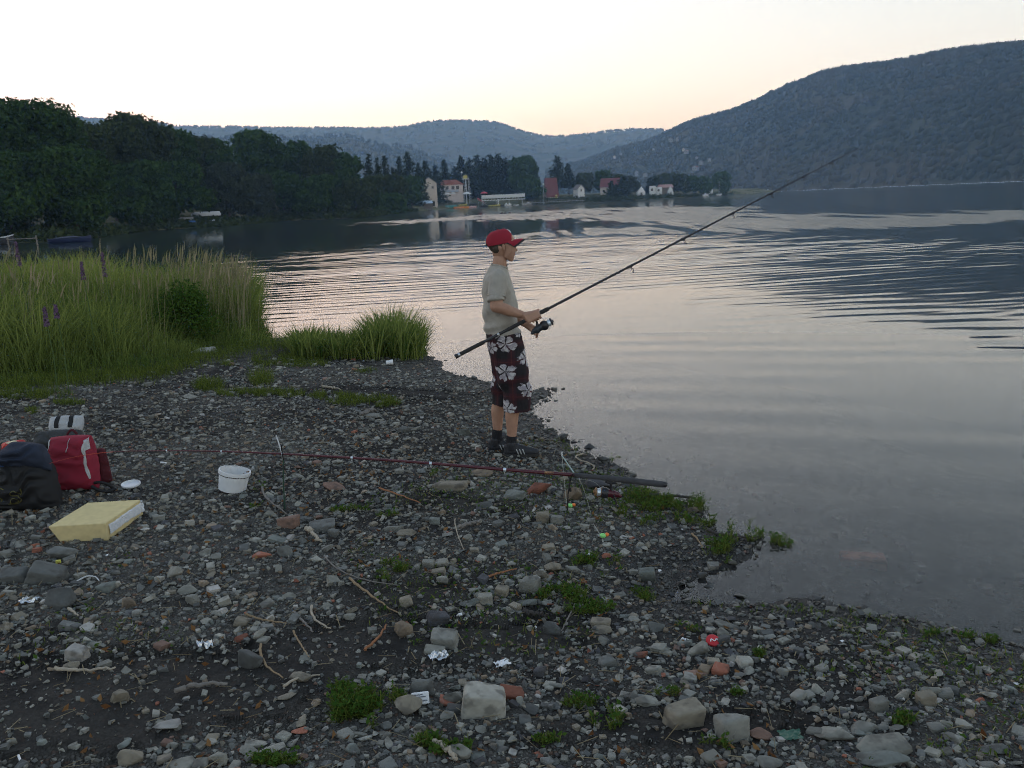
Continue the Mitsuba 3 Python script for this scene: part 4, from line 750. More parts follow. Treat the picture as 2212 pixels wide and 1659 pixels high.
# distinctive stones, bricks: things of their own
for a in ((1045, 1524, 94, 72, 3, .80, 6, 'pale_block', 'large pale grey squared block of stone, biggest in the near middle of the beach', 'stone'), (166, 1417, 38, 40, 10, .45, 5, 'rounded_cube_stone', 'pale cube-like stone with rounded corners standing on dark mud at the near left', 'stone'),
          (535, 1431, 54, 48, 5, .55, 2.4, 'dark_boulder', 'dark blue-grey rounded boulder half sunk in mud, left of middle', 'stone'), (357, 1573, 50, 24, 10, .40, 4, 'flat_pale_stone', 'flat pale stone lying alone on black mud near the lower left edge', 'stone'),
          (257, 1512, 34, 28, 4, .60, 2.5, 'olive_stone', 'single olive-yellow rounded stone on bare black mud', 'stone'), (135, 1199, 52, 30, 2, .75, 2.4, 'oval_stone', 'smooth lilac-grey oval stone below the yellow foam block', 'stone'), (437, 762, 52, 14, 10, .45, 5, 'flat_slab', 'flat pale slab at the foot of the tall grass', 'stone'),
          (1480, 1556, 74, 56, 4, .70, 7, 'squared_stone', 'tan squared stone on mud, right of the large pale block', 'stone'), (1583, 1582, 62, 66, 0, .75, 8, 'tilted_slab', 'grey flat-faced slab tilted up, next to the tan squared stone', 'stone'),
          (1903, 1618, 104, 42, 1, .55, 4, 'long_stone', 'longest grey stone, lying near the lower right corner', 'stone'), (882, 1534, 58, 38, 4, .70, 3, 'tan_stone', 'rounded tan-grey stone left of the large pale block', 'stone'), (959, 1385, 58, 40, 0, .75, 7, 'grey_slab', 'grey square slab propped over a dark hollow, middle of the mud strip', 'stone'),
          (946, 1338, 46, 30, 11, .60, 7, 'black_block', 'black wet squared block at the edge of the mud strip', 'stone'), (1509, 1407, 44, 32, 1, .55, 3, 'cone_stone', 'cone-shaped grey stone below the red bottle cap', 'stone'), (1292, 1049, 58, 28, 11, .50, 3, 'black_boulder', 'black boulder under the handle of the lying rod', 'stone'),
          (1276, 966, 28, 16, 11, .50, 3, 'water_stone', 'black stone standing in the shallow water off the fisherman\'s feet', 'stone'), (1167, 1059, 58, 32, 8, .22, 4, 'red_rock', 'dark red brick-like rock behind the lying rod near its reel', 'stone'),
          (1104, 1500, 52, 28, 8, .18, 8, 'broken_brick', 'dark red broken brick behind the large pale block', 'brick'), (564, 1200, 38, 18, 8, .75, 3, 'brick_shard', 'bright orange-red brick shard among grey stones, left of middle', 'brick'), (646, 1584, 32, 12, 8, .70, 4, 'brick_chip', 'curved orange brick chip on mud near the bottom edge', 'brick'),
          (1505, 1457, 48, 16, 7, .80, 8, 'long_brick_piece', 'pinkish long brick piece on the right-hand gravel', 'brick'), (1385, 1413, 28, 18, 8, .30, 4, 'small_red_brick', 'small dark red brick piece left of the cone-shaped stone', 'brick'), (623, 1133, 44, 28, 7, .65, 5, 'brown_brick', 'brown slanted brick below the front rod rest', 'brick'),
          (521, 1379, 28, 20, 8, .14, 2.4, 'maroon_stone', 'small round maroon stone above the dark boulder', 'stone'), (1310, 1204, 20, 12, 8, .85, 3, 'orange_brick_bit', 'bright orange brick bit right of the white egg-shaped pebble', 'brick')):
    lay_rock(a[7], *a[:7], parent=None, label=a[8], cat=a[9])
p = on_z(1863.0, 1232.0, -0.10); v, f = vf(box(.24, .12, .065, bevel=.008)); p[2] = ground(p[0], p[1]) + .02
put('sunken_brick', (v @ rotz(-.25).T + p, f), 'stone', uv=np.tile([8.5 / 12, 0.85], (len(v), 1)), label='orange brick lying under the shallow water at the right', cat='brick')
# -- random stones: the largest are pieces of the shore, the rest one mass
x, y = scatter(rng, 15000, 2.1, 11.5, smin=-0.9); k = keepers(rng, x, y, 0.16) & ((sdist(x, y) > -.03) | (rng.random(len(x)) < .22)); x, y = x[k], y[k]
size = 0.026 + 0.050 * rng.random(len(x)) ** 2.2
far_ok = rng.random(len(x)) < np.clip(1.15 - 0.045 * np.hypot(x, y), 0.4, 1); x, y, size = x[far_ok], y[far_ok], size[far_ok]
shown = size / np.hypot(x, y) * (np.abs(project(np.stack([x, y, x * 0], 1))[0] - 1106) < 1080); order = np.argsort(-shown)
n_own = 300 - len(TRACED)
for i in order[:n_own]:
    v, f, u = lay(rng, x[i:i + 1], y[i:i + 1], size[i:i + 1], [big_rock(rng, 11, rng.choice([3, 4, 6, 6]), 2)], flat=(.24, .58), sink=.24, tilt=.14)
    put('stone', (v, f), 'stone', 'shore', smooth=True, uv=u)
SH = [rock(rng, 11, p_) for p_ in (3, 4, 5, 6, 8) for _ in range(3)] + [slab_rock(rng) for _ in range(14)]
i = order[n_own:]; v, f, u = lay(rng, x[i], y[i], size[i], SH, flat=(.22, .55), sink=.24, tilt=.20)
put('stones', (v, f), 'stone', 'shore', uv=u, kind='stuff')
SH = [rock(rng, 8, p_) for p_ in (3, 4, 5, 6, 7) for _ in range(3)] + [slab_rock(rng) for _ in range(6)]
x, y = scatter(rng, 66000, 2.05, 10.5, smin=-0.35); k = keepers(rng, x, y, 0.34) & ((sdist(x, y) > -.03) | (rng.random(len(x)) < .10)) & (rng.random(len(x)) < np.clip(1.25 - 0.085 * np.hypot(x, y), 0.3, 1)); x, y = x[k], y[k]
v, f, u = lay(rng, x, y, rng.uniform(.015, .033, len(x)), SH, sink=.20, tilt=.22, dark=(.2, .9), red=.02)
put('pebbles', (v, f), 'stone', 'shore', uv=u, kind='stuff')
SH = [rock(rng, 6, 2.5) for _ in range(8)]
x, y = scatter(rng, 38000, 2.05, 6.5, smin=-0.02); k = keepers(rng, x, y, 0.4); x, y = x[k], y[k]
v, f, u = lay(rng, x, y, rng.uniform(.007, .016, len(x)), SH, sink=.2, tilt=.4, dark=(.2, .95), red=.025)
put('grit', (v, f), 'stone', 'shore', uv=u, kind='stuff')
# -- twigs, each its own thing
plain('twig_pale', (0.36, 0.31, 0.24), 0.9, 0.25, 30); plain('twig_tan', (0.27, 0.19, 0.11), 0.9, 0.3, 30); plain('twig_grey', (0.17, 0.155, 0.14), 0.9, 0.3, 30); plain('twig_rust', (0.30, 0.13, 0.06), 0.9, 0.3, 30); plain('twig_dark', (0.05, 0.043, 0.04), 0.9, 0.3, 30)
def spline(P, n=14):
    P = np.asarray(P, float)
    if len(P) < 3: return np.linspace(P[0], P[1], n)
    from scipy.interpolate import CubicSpline
    s = np.concatenate([[0], np.cumsum(np.linalg.norm(np.diff(P, axis=0), axis=1))]); return CubicSpline(s, P)(np.linspace(0, s[-1], n))
def twig(pts, r, mt, label, lift=0.012, name='twig', flatten=None):
    P = G(*np.array(pts, float).T); P[:, 2] += lift + r; q = spline(P, 16); rg = np.random.default_rng(int(pts[0][0] * 7 + pts[0][1])); q = q + rg.normal(0, r * .35, q.shape)
    rr = r * np.linspace(1.15, .55, 16) * rg.uniform(.85, 1.15, 16); put(name, tube(q, rr, 7), mt, smooth=50, label=label, cat='twig')
for a in (([(120, 1452), (156, 1455), (208, 1453), (250, 1450)], .007, 'twig_pale', 'straight pale stick lying under the cube-like stone'), ([(382, 1504), (434, 1490), (493, 1483)], .010, 'twig_grey', 'grey crooked stick on the mud below the dark boulder'),
          ([(564, 1400), (569, 1431), (611, 1472)], .005, 'twig_tan', 'bent brown twig right of the dark blue-grey boulder'), ([(634, 1368), (653, 1403), (668, 1427)], .004, 'twig_tan', 'thin brown twig between two other bent twigs on the mud'), ([(673, 1313), (680, 1341), (715, 1365)], .006, 'twig_pale', 'pale hooked twig, uppermost on the mud strip'),
          ([(635, 1327), (677, 1372)], .006, 'twig_grey', 'grey twig just left of the pale hooked one'), ([(531, 1335), (590, 1348), (618, 1353)], .005, 'twig_tan', 'thin tan twig lying flat above the small maroon stone'), ([(614, 1493), (642, 1476), (691, 1466)], .005, 'twig_pale', 'curved straw-coloured stem beside the mossy tuft near the bottom'),
          ([(149, 1320), (170, 1339)], .006, 'twig_pale', 'short pale stick below the big slabs at far left'), ([(167, 1259), (187, 1250), (215, 1262)], .004, 'white_paint', 'white bent straw beside the big slab at far left'), ([(701, 1204), (760, 1250), (865, 1273)], .004, 'twig_grey', 'long thin grey twig, upper one of the crossing pair in the middle'),
          ([(757, 1257), (791, 1284), (858, 1331)], .006, 'twig_tan', 'long tan twig, lower one of the crossing pair in the middle'), ([(788, 1411), (818, 1386), (834, 1358)], .006, 'twig_rust', 'rust-brown forked twig left of the grey propped slab'), ([(1047, 1253), (1084, 1241), (1115, 1235)], .006, 'twig_rust', 'orange-brown twig left of the two rounded tan stones'),
          ([(1244, 1309), (1213, 1368)], .004, 'twig_grey', 'thin grey twig leaning beside the dark wet stone'), ([(936, 1615), (970, 1636), (985, 1655)], .011, 'twig_pale', 'thick pale stem among weeds at the bottom edge'), ([(1133, 1328), (1183, 1340)], .012, 'twig_dark', 'short dark plank-like stick at the right of the mud strip'),
          ([(983, 1128), (993, 1173), (1003, 1193)], .003, 'twig_pale', 'thin pale stalk standing out of the gravel below the lying rod'), ([(993, 1146), (1039, 1132)], .011, 'twig_grey', 'flat grey driftwood piece on the gravel below the lying rod'), ([(1402, 1077), (1440, 1078), (1506, 1084)], .012, 'twig_dark', 'black wet branch lying across the water edge under the rod handle'),
          ([(1259, 985), (1257, 1000), (1271, 1005), (1279, 1020)], .006, 'twig_pale', 'pale crooked root at the water edge behind the rod handle'), ([(567, 1058), (575, 1079), (598, 1100), (621, 1116)], .007, 'twig_grey', 'grey curved root between the white bucket and the front rod rest'), ([(820, 1060), (860, 1075), (908, 1093)], .005, 'twig_rust', 'orange-brown straight twig in front of the lying rod'),
          ([(695, 838), (736, 844)], .012, 'twig_pale', 'pale stick on the bare soil behind, near the grass strip'), ([(785, 900), (811, 890)], .022, 'twig_grey', 'short thick grey log on the gravel behind the rod'), ([(666, 1150), (693, 1178)], .012, 'twig_pale', 'short pale cut stick beside grey stones, middle left'), ([(1495, 1159), (1508, 1172), (1519, 1189)], .005, 'twig_tan', 'brown twig on the tip of the gravel spit'),
          ([(1528, 1150), (1580, 1165), (1640, 1164)], .008, 'twig_dark', 'dark wet twig half in the water at the gravel spit')): twig(*a)
# -- dry straw and dead leaves: nobody could count them
def straws(rng, n, smin=.05):
    x, y = scatter(rng, n, 2.1, 8.5, smin=smin); m = len(x); a = rng.uniform(0, 2 * PI, m); l = rng.uniform(.010, .045, m); w = rng.uniform(.0008, .002, m); z = ground(x, y) + rng.uniform(.008, .022, m); t = rng.normal(0, .25, m)
    d = np.stack([np.cos(a), np.sin(a), t], 1) * l[:, None]; c = np.stack([x, y, z], 1); s = np.stack([-np.sin(a), np.cos(a), a * 0], 1) * w[:, None]; up_ = np.array([0, 0, 1]) * w[:, None]
    V = np.stack([c - d - s, c - d + s, c + d + s, c + d - s, c + d * .2 + up_], 1); F = np.array([[0, 3, 4], [3, 2, 4], [2, 1, 4], [1, 0, 4]])
    return V.reshape(-1, 3), (F[None] + (np.arange(m) * 5)[:, None, None]).reshape(-1, 3), np.repeat(np.stack([rng.random(m), rng.random(m)], 1), 5, 0)
leafy('straw', (0.20, 0.15, 0.085), (0.36, 0.30, 0.19), 0.2); leafy('dead_leaf', (0.11, 0.045, 0.018), (0.30, 0.17, 0.075), 0.5)
v, f, u = straws(rng, 2600); put('dry_straw', (v, f), 'straw', uv=u, kind='stuff', label='thin dry straw scattered over the gravel', cat='straw')
x, y = scatter(rng, 1500, 2.1, 8.0, smin=.1); kk = meshkit.fbm(np.stack([x * 1.3, y * 1.3, x * 0], 1), 2, 8) > .46; x, y = x[kk], y[kk]; c = np.stack([x, y, ground(x, y) + .018], 1)
(v, f), u = leaf_cards(c, np.tile([0, 0, 1.0], (len(c), 1)), .016, rng, .55, .4); put('leaf_litter', (v, f), 'dead_leaf', uv=u, kind='stuff', label='small brown dead leaves among the stones', cat='leaves')
# -- grass
leafy('grass_blade', (0.048, 0.105, 0.020), (0.29, 0.335, 0.095), 0.92); leafy('grass_short', (0.055, 0.090, 0.016), (0.185, 0.225, 0.050), 0.85); leafy('reed_straw', (0.16, 0.165, 0.085), (0.34, 0.29, 0.19), 0.6); leafy('weed_leaf', (0.035, 0.085, 0.016), (0.09, 0.155, 0.030), 0.7)
def blades(rng, base, length, width, az, lean, curl, K=4):
    n = len(base); s = np.linspace(0, 1, K + 1); th = lean[:, None] + curl[:, None] * s[None] ** 1.5
    dx = np.sin(th) * length[:, None] / K; dz = np.cos(th) * length[:, None] / K
    R = np.concatenate([np.zeros((n, 1)), np.cumsum(dx[:, :-1], 1)], 1); Z = np.concatenate([np.zeros((n, 1)), np.cumsum(dz[:, :-1], 1)], 1)
    C = base[:, None] + np.stack([R * np.cos(az)[:, None], R * np.sin(az)[:, None], Z], -1)
    tw = az + PI / 2 + rng.normal(0, .7, n); W = np.stack([np.cos(tw), np.sin(tw), tw * 0], 1)[:, None] * (width[:, None] * np.array([.6, 1, .95, .65, 0.12])[None, :K + 1] / 2)[..., None]
    V = np.stack([C - W, C + W], 2).reshape(n, -1, 3); F = []
    for k in range(K): F += [[2 * k, 2 * k + 1, 2 * k + 3], [2 * k, 2 * k + 3, 2 * k + 2]]
    t = rng.random(n); uv = np.stack([np.repeat(t, 2 * (K + 1)), np.tile(np.repeat(s, 2), n)], 1)
    return V.reshape(-1, 3), (np.array(F)[None] + (np.arange(n) * 2 * (K + 1))[:, None, None]).reshape(-1, 3), uv
def pile(parts):
    v, f, u, n = [], [], [], 0
    for a, b, c in parts: v.append(a); f.append(b + n); u.append(c); n += len(a)
    return (np.vstack(v), np.vstack(f)), np.vstack(u)
front = shapely.LineString(G(np.array([-300, 0, 130, 340, 420, 470, 560.]), np.array([846, 834, 818, 803, 775, 757, 740.]))[:, :2])
parts, reeds, heads = [], [], []

for _ in range(1500):
    cx, cy = rng.uniform(-9.5, -3.4), rng.uniform(8.0, 19.0)
    if not TURF.contains(shapely.Point(cx, cy)) or cx < -0.66 * cy: continue
    t = front.distance(shapely.Point(cx, cy)); s = float(sdist(cx, cy)); hum = meshkit.fbm(np.array([cx * .8, cy * .8, 0.0]), 2, 5)
    H = 0.10 + min(1, t / 1.6) * (0.50 + 0.75 * (hum - .2)); H = min(H * (1.15 if t > 2.2 else 1.0), 1.1) * (1 - .38 * np.clip((project(np.array([cx, cy, 0.]))[0] - 440) / 110, 0, 1) * rng.random()); n = int(14 + 34 * min(1, t / 1.0)); r = .10 + .18 * min(1, t)
    a = rng.uniform(0, 2 * PI, n); q = r * np.sqrt(rng.random(n)); bx, by = cx + q * np.cos(a), cy + q * np.sin(a)
    L_ = H * rng.uniform(.55, 1.25, n); parts.append(blades(rng, np.stack([bx, by, np.maximum(ground(bx, by, False), -.05)], 1), L_, np.clip(L_ * .014, .005, .015) * rng.uniform(.7, 1.7, n), a + rng.normal(0, .5, n), rng.uniform(.02, .42, n), rng.uniform(.2, 2.3, n))); parts[-1][2][:, 0] = np.clip(parts[-1][2][:, 0] * .45 + (hum - .25) * 1.1, .02, .98)
for (x_, y_, r_, h_) in ((60, 765, .55, .62), (150, 722, .6, .7), (255, 735, .6, .72), (335, 706, .5, .75), (440, 722, .5, .7), (20, 700, .6, .7), (205, 782, .45, .45), (300, 770, .35, .4), (100, 800, .4, .35), (505, 705, .5, .75), (-60, 770, .6, .6)):
    c = G(float(x_), float(y_)); n = 430; a = rng.uniform(0, 2 * PI, n); q = r_ * rng.random(n) ** .7; bx, by = c[0] + q * np.cos(a), c[1] + q * np.sin(a); L_ = h_ * rng.uniform(.5, 1.25, n) * (1.15 - .5 * q / r_)
    p_ = blades(rng, np.stack([bx, by, np.maximum(ground(bx, by, False), -.05)], 1), L_, rng.uniform(.006, .013, n), a + rng.normal(0, .5, n), rng.uniform(.05, .35, n) + .45 * q / r_, rng.uniform(.5, 1.7, n)); p_[2][:, 0] = np.clip(.35 + .6 * p_[2][:, 0], 0, .98); parts.append(p_)
(m_, u) = pile(parts); put('tall_grass', m_, 'grass_blade', uv=u, kind='stuff', label='tall bright green grass covering the bank at the left', cat='grass')
def reed_at(x, y, n, h0, h1):
    bx, by = x + rng.normal(0, .12, n), y + rng.normal(0, .12, n); h = h0 + (h1 - h0) * rng.random(n) ** .8; az = rng.normal(0.2, .9, n)
    base = np.stack([bx, by, np.maximum(ground(bx, by, False), -.1)], 1); lean = rng.uniform(0, .10, n); curl = rng.uniform(.05, .6, n)
    v, f, u = blades(rng, base, h, np.full(n, .0065), az, lean, curl); reeds.append((v, f, u))
    top = v.reshape(n, -1, 3)[:, -2:].mean(1); hd = blades(rng, top - [0, 0, .16], rng.uniform(.14, .26, n), rng.uniform(.012, .024, n), az, lean + curl * .6, curl); heads.append(hd)
rl = np.array([(-20, 655), (60, 655), (150, 660), (230, 662), (310, 668), (390, 672), (450, 680), (488, 690), (510, 700), (524, 712)], float); rp = on_z(rl[:, 0], rl[:, 1])[:, :2]
for _ in range(150):
    s = rng.uniform(0, len(rp) - 1.001) if rng.random() < .8 else rng.uniform(5, len(rp) - 1.001); i = int(s); q = rp[i] * (1 - s + i) + rp[i + 1] * (s - i); d = q / np.hypot(*q); q = d * (rng.uniform(12.2, 15.8) if s < 5 else rng.uniform(13.6, 17.0))
    if s < 3.5 and rng.random() < .35: continue
    reed_at(q[0], q[1], int(rng.integers(2, 6)), 0.9, 1.50 if s < 6 else 1.30)
(m_, u) = pile(reeds + heads); put('reeds', m_, 'reed_straw', uv=u, kind='stuff', label='straw-coloured reeds with seed heads standing behind the grass', cat='reeds')
mat('purple_petal', speckle((0.115, 0.065, 0.125), 0.3, 40), 0.8)
for k, (x_, y_, d_, h_, lb) in enumerate(((38, 548, 12.5, .30, 'spreading purple flower spike at the left end of the reeds'), (178, 585, 11.6, .22, 'purple flower spike left of the dark brown dock stalk'), (224, 572, 11.8, .30, 'tall purple flower spike among the reed stalks, middle of the grass'), (98, 683, 9.7, .20, 'purple flower spike low in the green grass, left one'), (121, 672, 9.9, .14, 'small purple flower spike low in the green grass, right one'))):
    p = at_dist(float(x_), float(y_), d_); t = thing('flower_spike', lb, 'flower'); zb = float(ground(p[0], p[1], False))
    put('stem', tube([[p[0], p[1], zb], [p[0] + .02, p[1], (zb + p[2]) / 2], p], [.006, .005, .004], 6), 'weed_leaf_solid' if 'weed_leaf_solid' in scene else mat('weed_leaf_solid', (0.05, 0.09, 0.02), .8), t)
    n = 170; s = rng.random(n); a = rng.uniform(0, 2 * PI, n); rr = .022 * (1 - .7 * s) + .005; c = p + np.stack([rr * np.cos(a), rr * np.sin(a), -h_ * .5 + h_ * s], 1)
    (v, f), u = leaf_cards(c, np.stack([np.cos(a), np.sin(a), a * 0 + .3], 1), .012, rng); put('blossom', (v, f), 'purple_petal', t)
# the reed-grass clump at the water
t = thing('grass_clump', 'bushy green grass clump at the water edge left of the fisherman', 'grass clump'); parts = []
for _ in range(150):
    xx = rng.uniform(640, 908); yy = rng.uniform(752, 776) if xx < 780 else rng.uniform(746, 778); c = G(xx, yy)
    hh = .30 + .10 * rng.random() if xx < 770 else .33 + .32 * math.exp(-((xx - 852) / 52) ** 2) ; n = 26; a = rng.uniform(0, 2 * PI, n); q = .10 * np.sqrt(rng.random(n)); bx, by = c[0] + q * np.cos(a), c[1] + q * np.sin(a); L_ = hh * rng.uniform(.6, 1.2, n)
    parts.append(blades(rng, np.stack([bx, by, np.maximum(ground(bx, by, False), -.03)], 1), L_, rng.uniform(.008, .019, n), a, rng.uniform(.02, .55, n), rng.uniform(.2, 1.7, n)))
(m_, u) = pile(parts); put('blade', m_, 'grass_blade', t, uv=u, kind='stuff')
# short grass, moss and weeds in patches
PATCH = [(600, 778, 60, 11, .07), (650, 786, 70, 9, .05), (560, 786, 30, 8, .05), (452, 838, 34, 10, .10), (566, 826, 26, 12, .14), (520, 852, 55, 8, .055), (600, 853, 60, 8, .055), (720, 858, 55, 8, .05), (780, 868, 82, 12, .055), (832, 873, 34, 9, .05), (432, 793, 16, 5, .05), (490, 789, 18, 5, .05), (790, 803, 26, 5, .04),
         (20, 858, 30, 8, .05), (90, 855, 70, 10, .06), (150, 872, 35, 6, .04), (70, 890, 16, 6, .04), (230, 1405, 22, 12, .03), (770, 1540, 55, 48, .06), (735, 1500, 40, 20, .04), (870, 1515, 30, 14, .05), (960, 1612, 80, 24, .04), (1290, 1225, 55, 26, .05), (1215, 1292, 52, 18, .05), (1270, 1316, 60, 14, .04), (1380, 1292, 40, 12, .05),
         (1385, 1078, 38, 16, .07), (1425, 1098, 45, 13, .06), (1400, 1128, 42, 9, .05), (1342, 1104, 17, 10, .06), (1330, 996, 18, 6, .05), (1510, 1098, 24, 12, .09), (1612, 1152, 18, 9, .10), (1562, 1190, 18, 14, .08), (1566, 1214, 14, 8, .06), (1680, 1174, 18, 8, .07), (1700, 1183, 18, 4, .05), (1640, 1160, 14, 8, .07), (1585, 1150, 12, 8, .08),
         (1480, 1362, 42, 10, .04), (2020, 1374, 34, 6, .03), (2085, 1376, 26, 5, .03), (1985, 1394, 30, 6, .03), (2140, 1384, 16, 4, .03), (1950, 1560, 26, 9, .04), (1530, 1622, 44, 12, .04), (850, 1238, 50, 20, .04), (832, 1116, 18, 6, .04), (850, 1113, 12, 5, .05), (755, 1104, 42, 8, .03), (1310, 1560, 34, 20, .06), (1640, 1420, 10, 6, .04), (1250, 1520, 40, 12, .04),
         (1545, 1180, 20, 8, .06), (1580, 1172, 18, 7, .08), (1625, 1166, 14, 6, .08), (1480, 1128, 26, 8, .06), (1455, 1106, 22, 8, .07), (1528, 1130, 20, 8, .06), (1540, 1205, 14, 6, .06), (1440, 1086, 20, 8, .08), (560, 1100, 20, 6, .03), (660, 1080, 14, 5, .03), (940, 1030, 12, 6, .04), (1440, 1500, 30, 10, .04), (1180, 1600, 30, 8, .03), (590, 1650, 60, 10, .04), (1590, 1500, 14, 6, .03)]
parts = []; wc, wn = [], []
for (x_, y_, rx, ry, hh) in PATCH:
    n = int(np.clip(rx * ry * (2.4 if y_ < 900 else .8 if y_ < 1330 else .5), 90, 1500)); a = rng.uniform(0, 2 * PI, n); q = rng.random(n) ** .6; xx, yy = x_ + rx * q * np.cos(a), y_ + ry * q * np.sin(a); c = G(xx, yy); c = c[(c[:, 2] > -.06)]; n = len(c)
    if n < 3: continue
    gate = meshkit.fbm(c * [11, 11, 0], 2, 4) > (.40 if y_ < 900 else .46); c = c[gate]; n = len(c)
    if n < 3: continue
    c[:, 2] += .004; L_ = (1.15 if y_ < 900 else .85) * hh * rng.uniform(.35, 1.35, n)
    parts.append(blades(rng, c, L_, rng.uniform(.0025, .005, n), rng.uniform(0, 2 * PI, n), rng.uniform(.1, 1.0, n), rng.uniform(.1, 1.4, n), K=3))
    if y_ > 980:
        w_ = c[rng.random(n) < .30]; wc.append(w_ + np.stack([rng.normal(0, .012, len(w_)), rng.normal(0, .012, len(w_)), hh * rng.uniform(.3, 1.0, len(w_))], 1)); wn.append(np.tile([0, 0, 1.0], (len(w_), 1)))
x_ = rng.uniform(-60, 640, 9000); y_ = np.interp(x_, [-60, 0, 130, 340, 420, 560, 640], [838, 832, 818, 802, 775, 742, 745]) + rng.normal(4, 9, 9000); c = G(x_, y_); n = len(c); L_ = rng.uniform(.03, .12, n)
parts.append(blades(rng, c, L_, rng.uniform(.003, .006, n), rng.uniform(0, 2 * PI, n), rng.uniform(.05, .5, n), rng.uniform(.1, 1.2, n), K=3))
def strays(n, smin, smax, rmax, hh):
    x, y = scatter(rng, n, 2.3, rmax, smin=smin); s = sdist(x, y); k = (s < smax) & (meshkit.fbm(np.stack([x * 1.7, y * 1.7, x * 0], 1), 3, 61) > .54); x, y = x[k], y[k]; m = len(x); c = np.stack([x, y, ground(x, y) + .004], 1)
    parts.append(blades(rng, c, rng.uniform(.3, 1, m) * hh, rng.uniform(.0025, .005, m), rng.uniform(0, 2 * PI, m), rng.uniform(.2, 1.1, m), rng.uniform(.2, 1.4, m), K=3)); wc.append(c[::4] + [0, 0, .012]); wn.append(np.tile([0, 0, 1.0], (len(c[::4]), 1)))
strays(26000, .02, .55, 7.5, .05); strays(14000, .3, 3, 6, .035)
(m_, u) = pile(parts); put('short_grass', m_, 'grass_short', uv=u, kind='stuff', label='short green grass and moss in patches on the gravel', cat='grass')
(v, f), u = leaf_cards(np.vstack(wc), np.vstack(wn), .011, rng, .6, .3); put('waterside_weeds', (v, f), 'weed_leaf', uv=u, kind='stuff', label='small leafy weeds along the water and in the mud', cat='weeds')

t = thing('shrub', 'dark leafy green shrub in the tall grass near its right end', 'shrub'); c0 = G(392.0, 752.0); cs, ns = [], []
for (dx, dy, z, r) in ((0, .1, .38, .40), (-.22, 0, .30, .30), (.24, .15, .34, .30), (.05, .2, .72, .28), (-.15, .25, .60, .26), (.2, .1, .62, .22)):
    d = rng.normal(size=(620, 3)); d /= np.linalg.norm(d, axis=1, keepdims=True); q = c0 + [dx, dy, z] + d * r * np.clip(rng.normal(.85, .2, (620, 1)), .2, 1.3); k = q[:, 2] > c0[2] + .03; cs.append(q[k]); ns.append(d[k])
(v, f), u = leaf_cards(np.vstack(cs), np.vstack(ns), .030, rng, .42, .3); put('leaves', (v, f), 'weed_leaf', t, uv=u)
put('stems', join([tube(spline([c0 + [dx * .2, dy * .2, -.05], c0 + [dx * .7, dy * .7, z * .5], c0 + [dx, dy, z + r * .6]], 8), np.linspace(.008, .003, 8), 5) for (dx, dy, z, r) in ((0, .1, .38, .40), (-.22, 0, .30, .30), (.24, .15, .34, .30), (.05, .2, .72, .28), (-.15, .25, .60, .26))]), 'twig_tan', t, smooth=50)

# ragged fringe where the tall grass thins out towards the water
parts = []
for _ in range(70):
    x_ = rng.uniform(500, 590); c = G(x_, rng.uniform(718, 752)); n = int(rng.integers(4, 12)); a = rng.normal(.2, 1.0, n); h_ = rng.uniform(.15, .55) * (1 - .5 * np.clip((x_ - 540) / 50, 0, 1)); q = c + np.stack([rng.normal(0, .06, n), rng.normal(0, .06, n), np.zeros(n)], 1)
    parts.append(blades(rng, q, h_ * rng.uniform(.6, 1.2, n), rng.uniform(.005, .012, n), a, rng.uniform(.05, .6, n), rng.uniform(.2, 1.8, n)))
(m_, u) = pile(parts); put('fringe', m_, 'grass_blade', 'tall_grass', uv=u, kind='stuff')
# ================================================================== the fisherman
YP = 6.60
def P(x, y, dy=0.0): return at_depth(float(x), float(y), YP + dy)
PX = YP / FOC * 1.003                                   # metres in a pixel at his distance
def skin_tone(p, n, uv):
    return mix((0.34, 0.185, 0.125), (0.46, 0.27, 0.19), fbm(p.x * 18, p.y * 18, p.z * 18)) * (0.93 + 0.14 * noise(p.x * 240, p.y * 240, p.z * 240))
mat('skin', skin_tone, 0.55, specular=0.35)
def weave(c, amt=.10):
    c = list(c)
    def fn(p, n, uv): return mi.Color3f(c) * (1 - amt + 2 * amt * fbm(p.x * 26, p.y * 26, p.z * 26)) * (0.9 + 0.2 * noise(p.x * 420, p.y * 420, p.z * 420))
    return fn
mat('shirt_cloth', weave((0.35, 0.325, 0.283), .16), 0.95); mat('cap_red', weave((0.27, 0.014, 0.030)), 0.9); mat('cap_black', weave((0.02, 0.02, 0.022)), 0.8); mat('sock_black', weave((0.014, 0.014, 0.017)), 0.95); mat('hair_brown', weave((0.05, 0.036, 0.026), .3), 0.7)
mat('white_print', weave((0.72, 0.70, 0.70)), 0.8); mat('eye_white', (0.75, 0.73, 0.70), 0.3); mat('eye_dark', (0.03, 0.025, 0.02), 0.2); mat('lip', (0.40, 0.16, 0.13), 0.5)
SC = P(1096, 800)                                       # shorts: print laid round the hips
FLOW = [(1064, 745, -20, .85), (1092, 735, 60, 1.15), (1131, 768, 100, 1.05), (1092, 793, -70, 1.2), (1133, 834, 40, 1.1), (1096, 873, 80, 1.05), (1074, 832, 10, .5), (1118, 716, 20, .5), (1075, 712, 50, .8)]
FL = [(P(a, b)[0] - SC[0], P(a, b)[2], math.radians(c), d) for a, b, c, d in FLOW]
FL += [(s + .40, z - .05, r + 1, k) for s, z, r, k in FL[:6]] + [(s - .40, z + .04, r + 2, k) for s, z, r, k in FL[:6]]
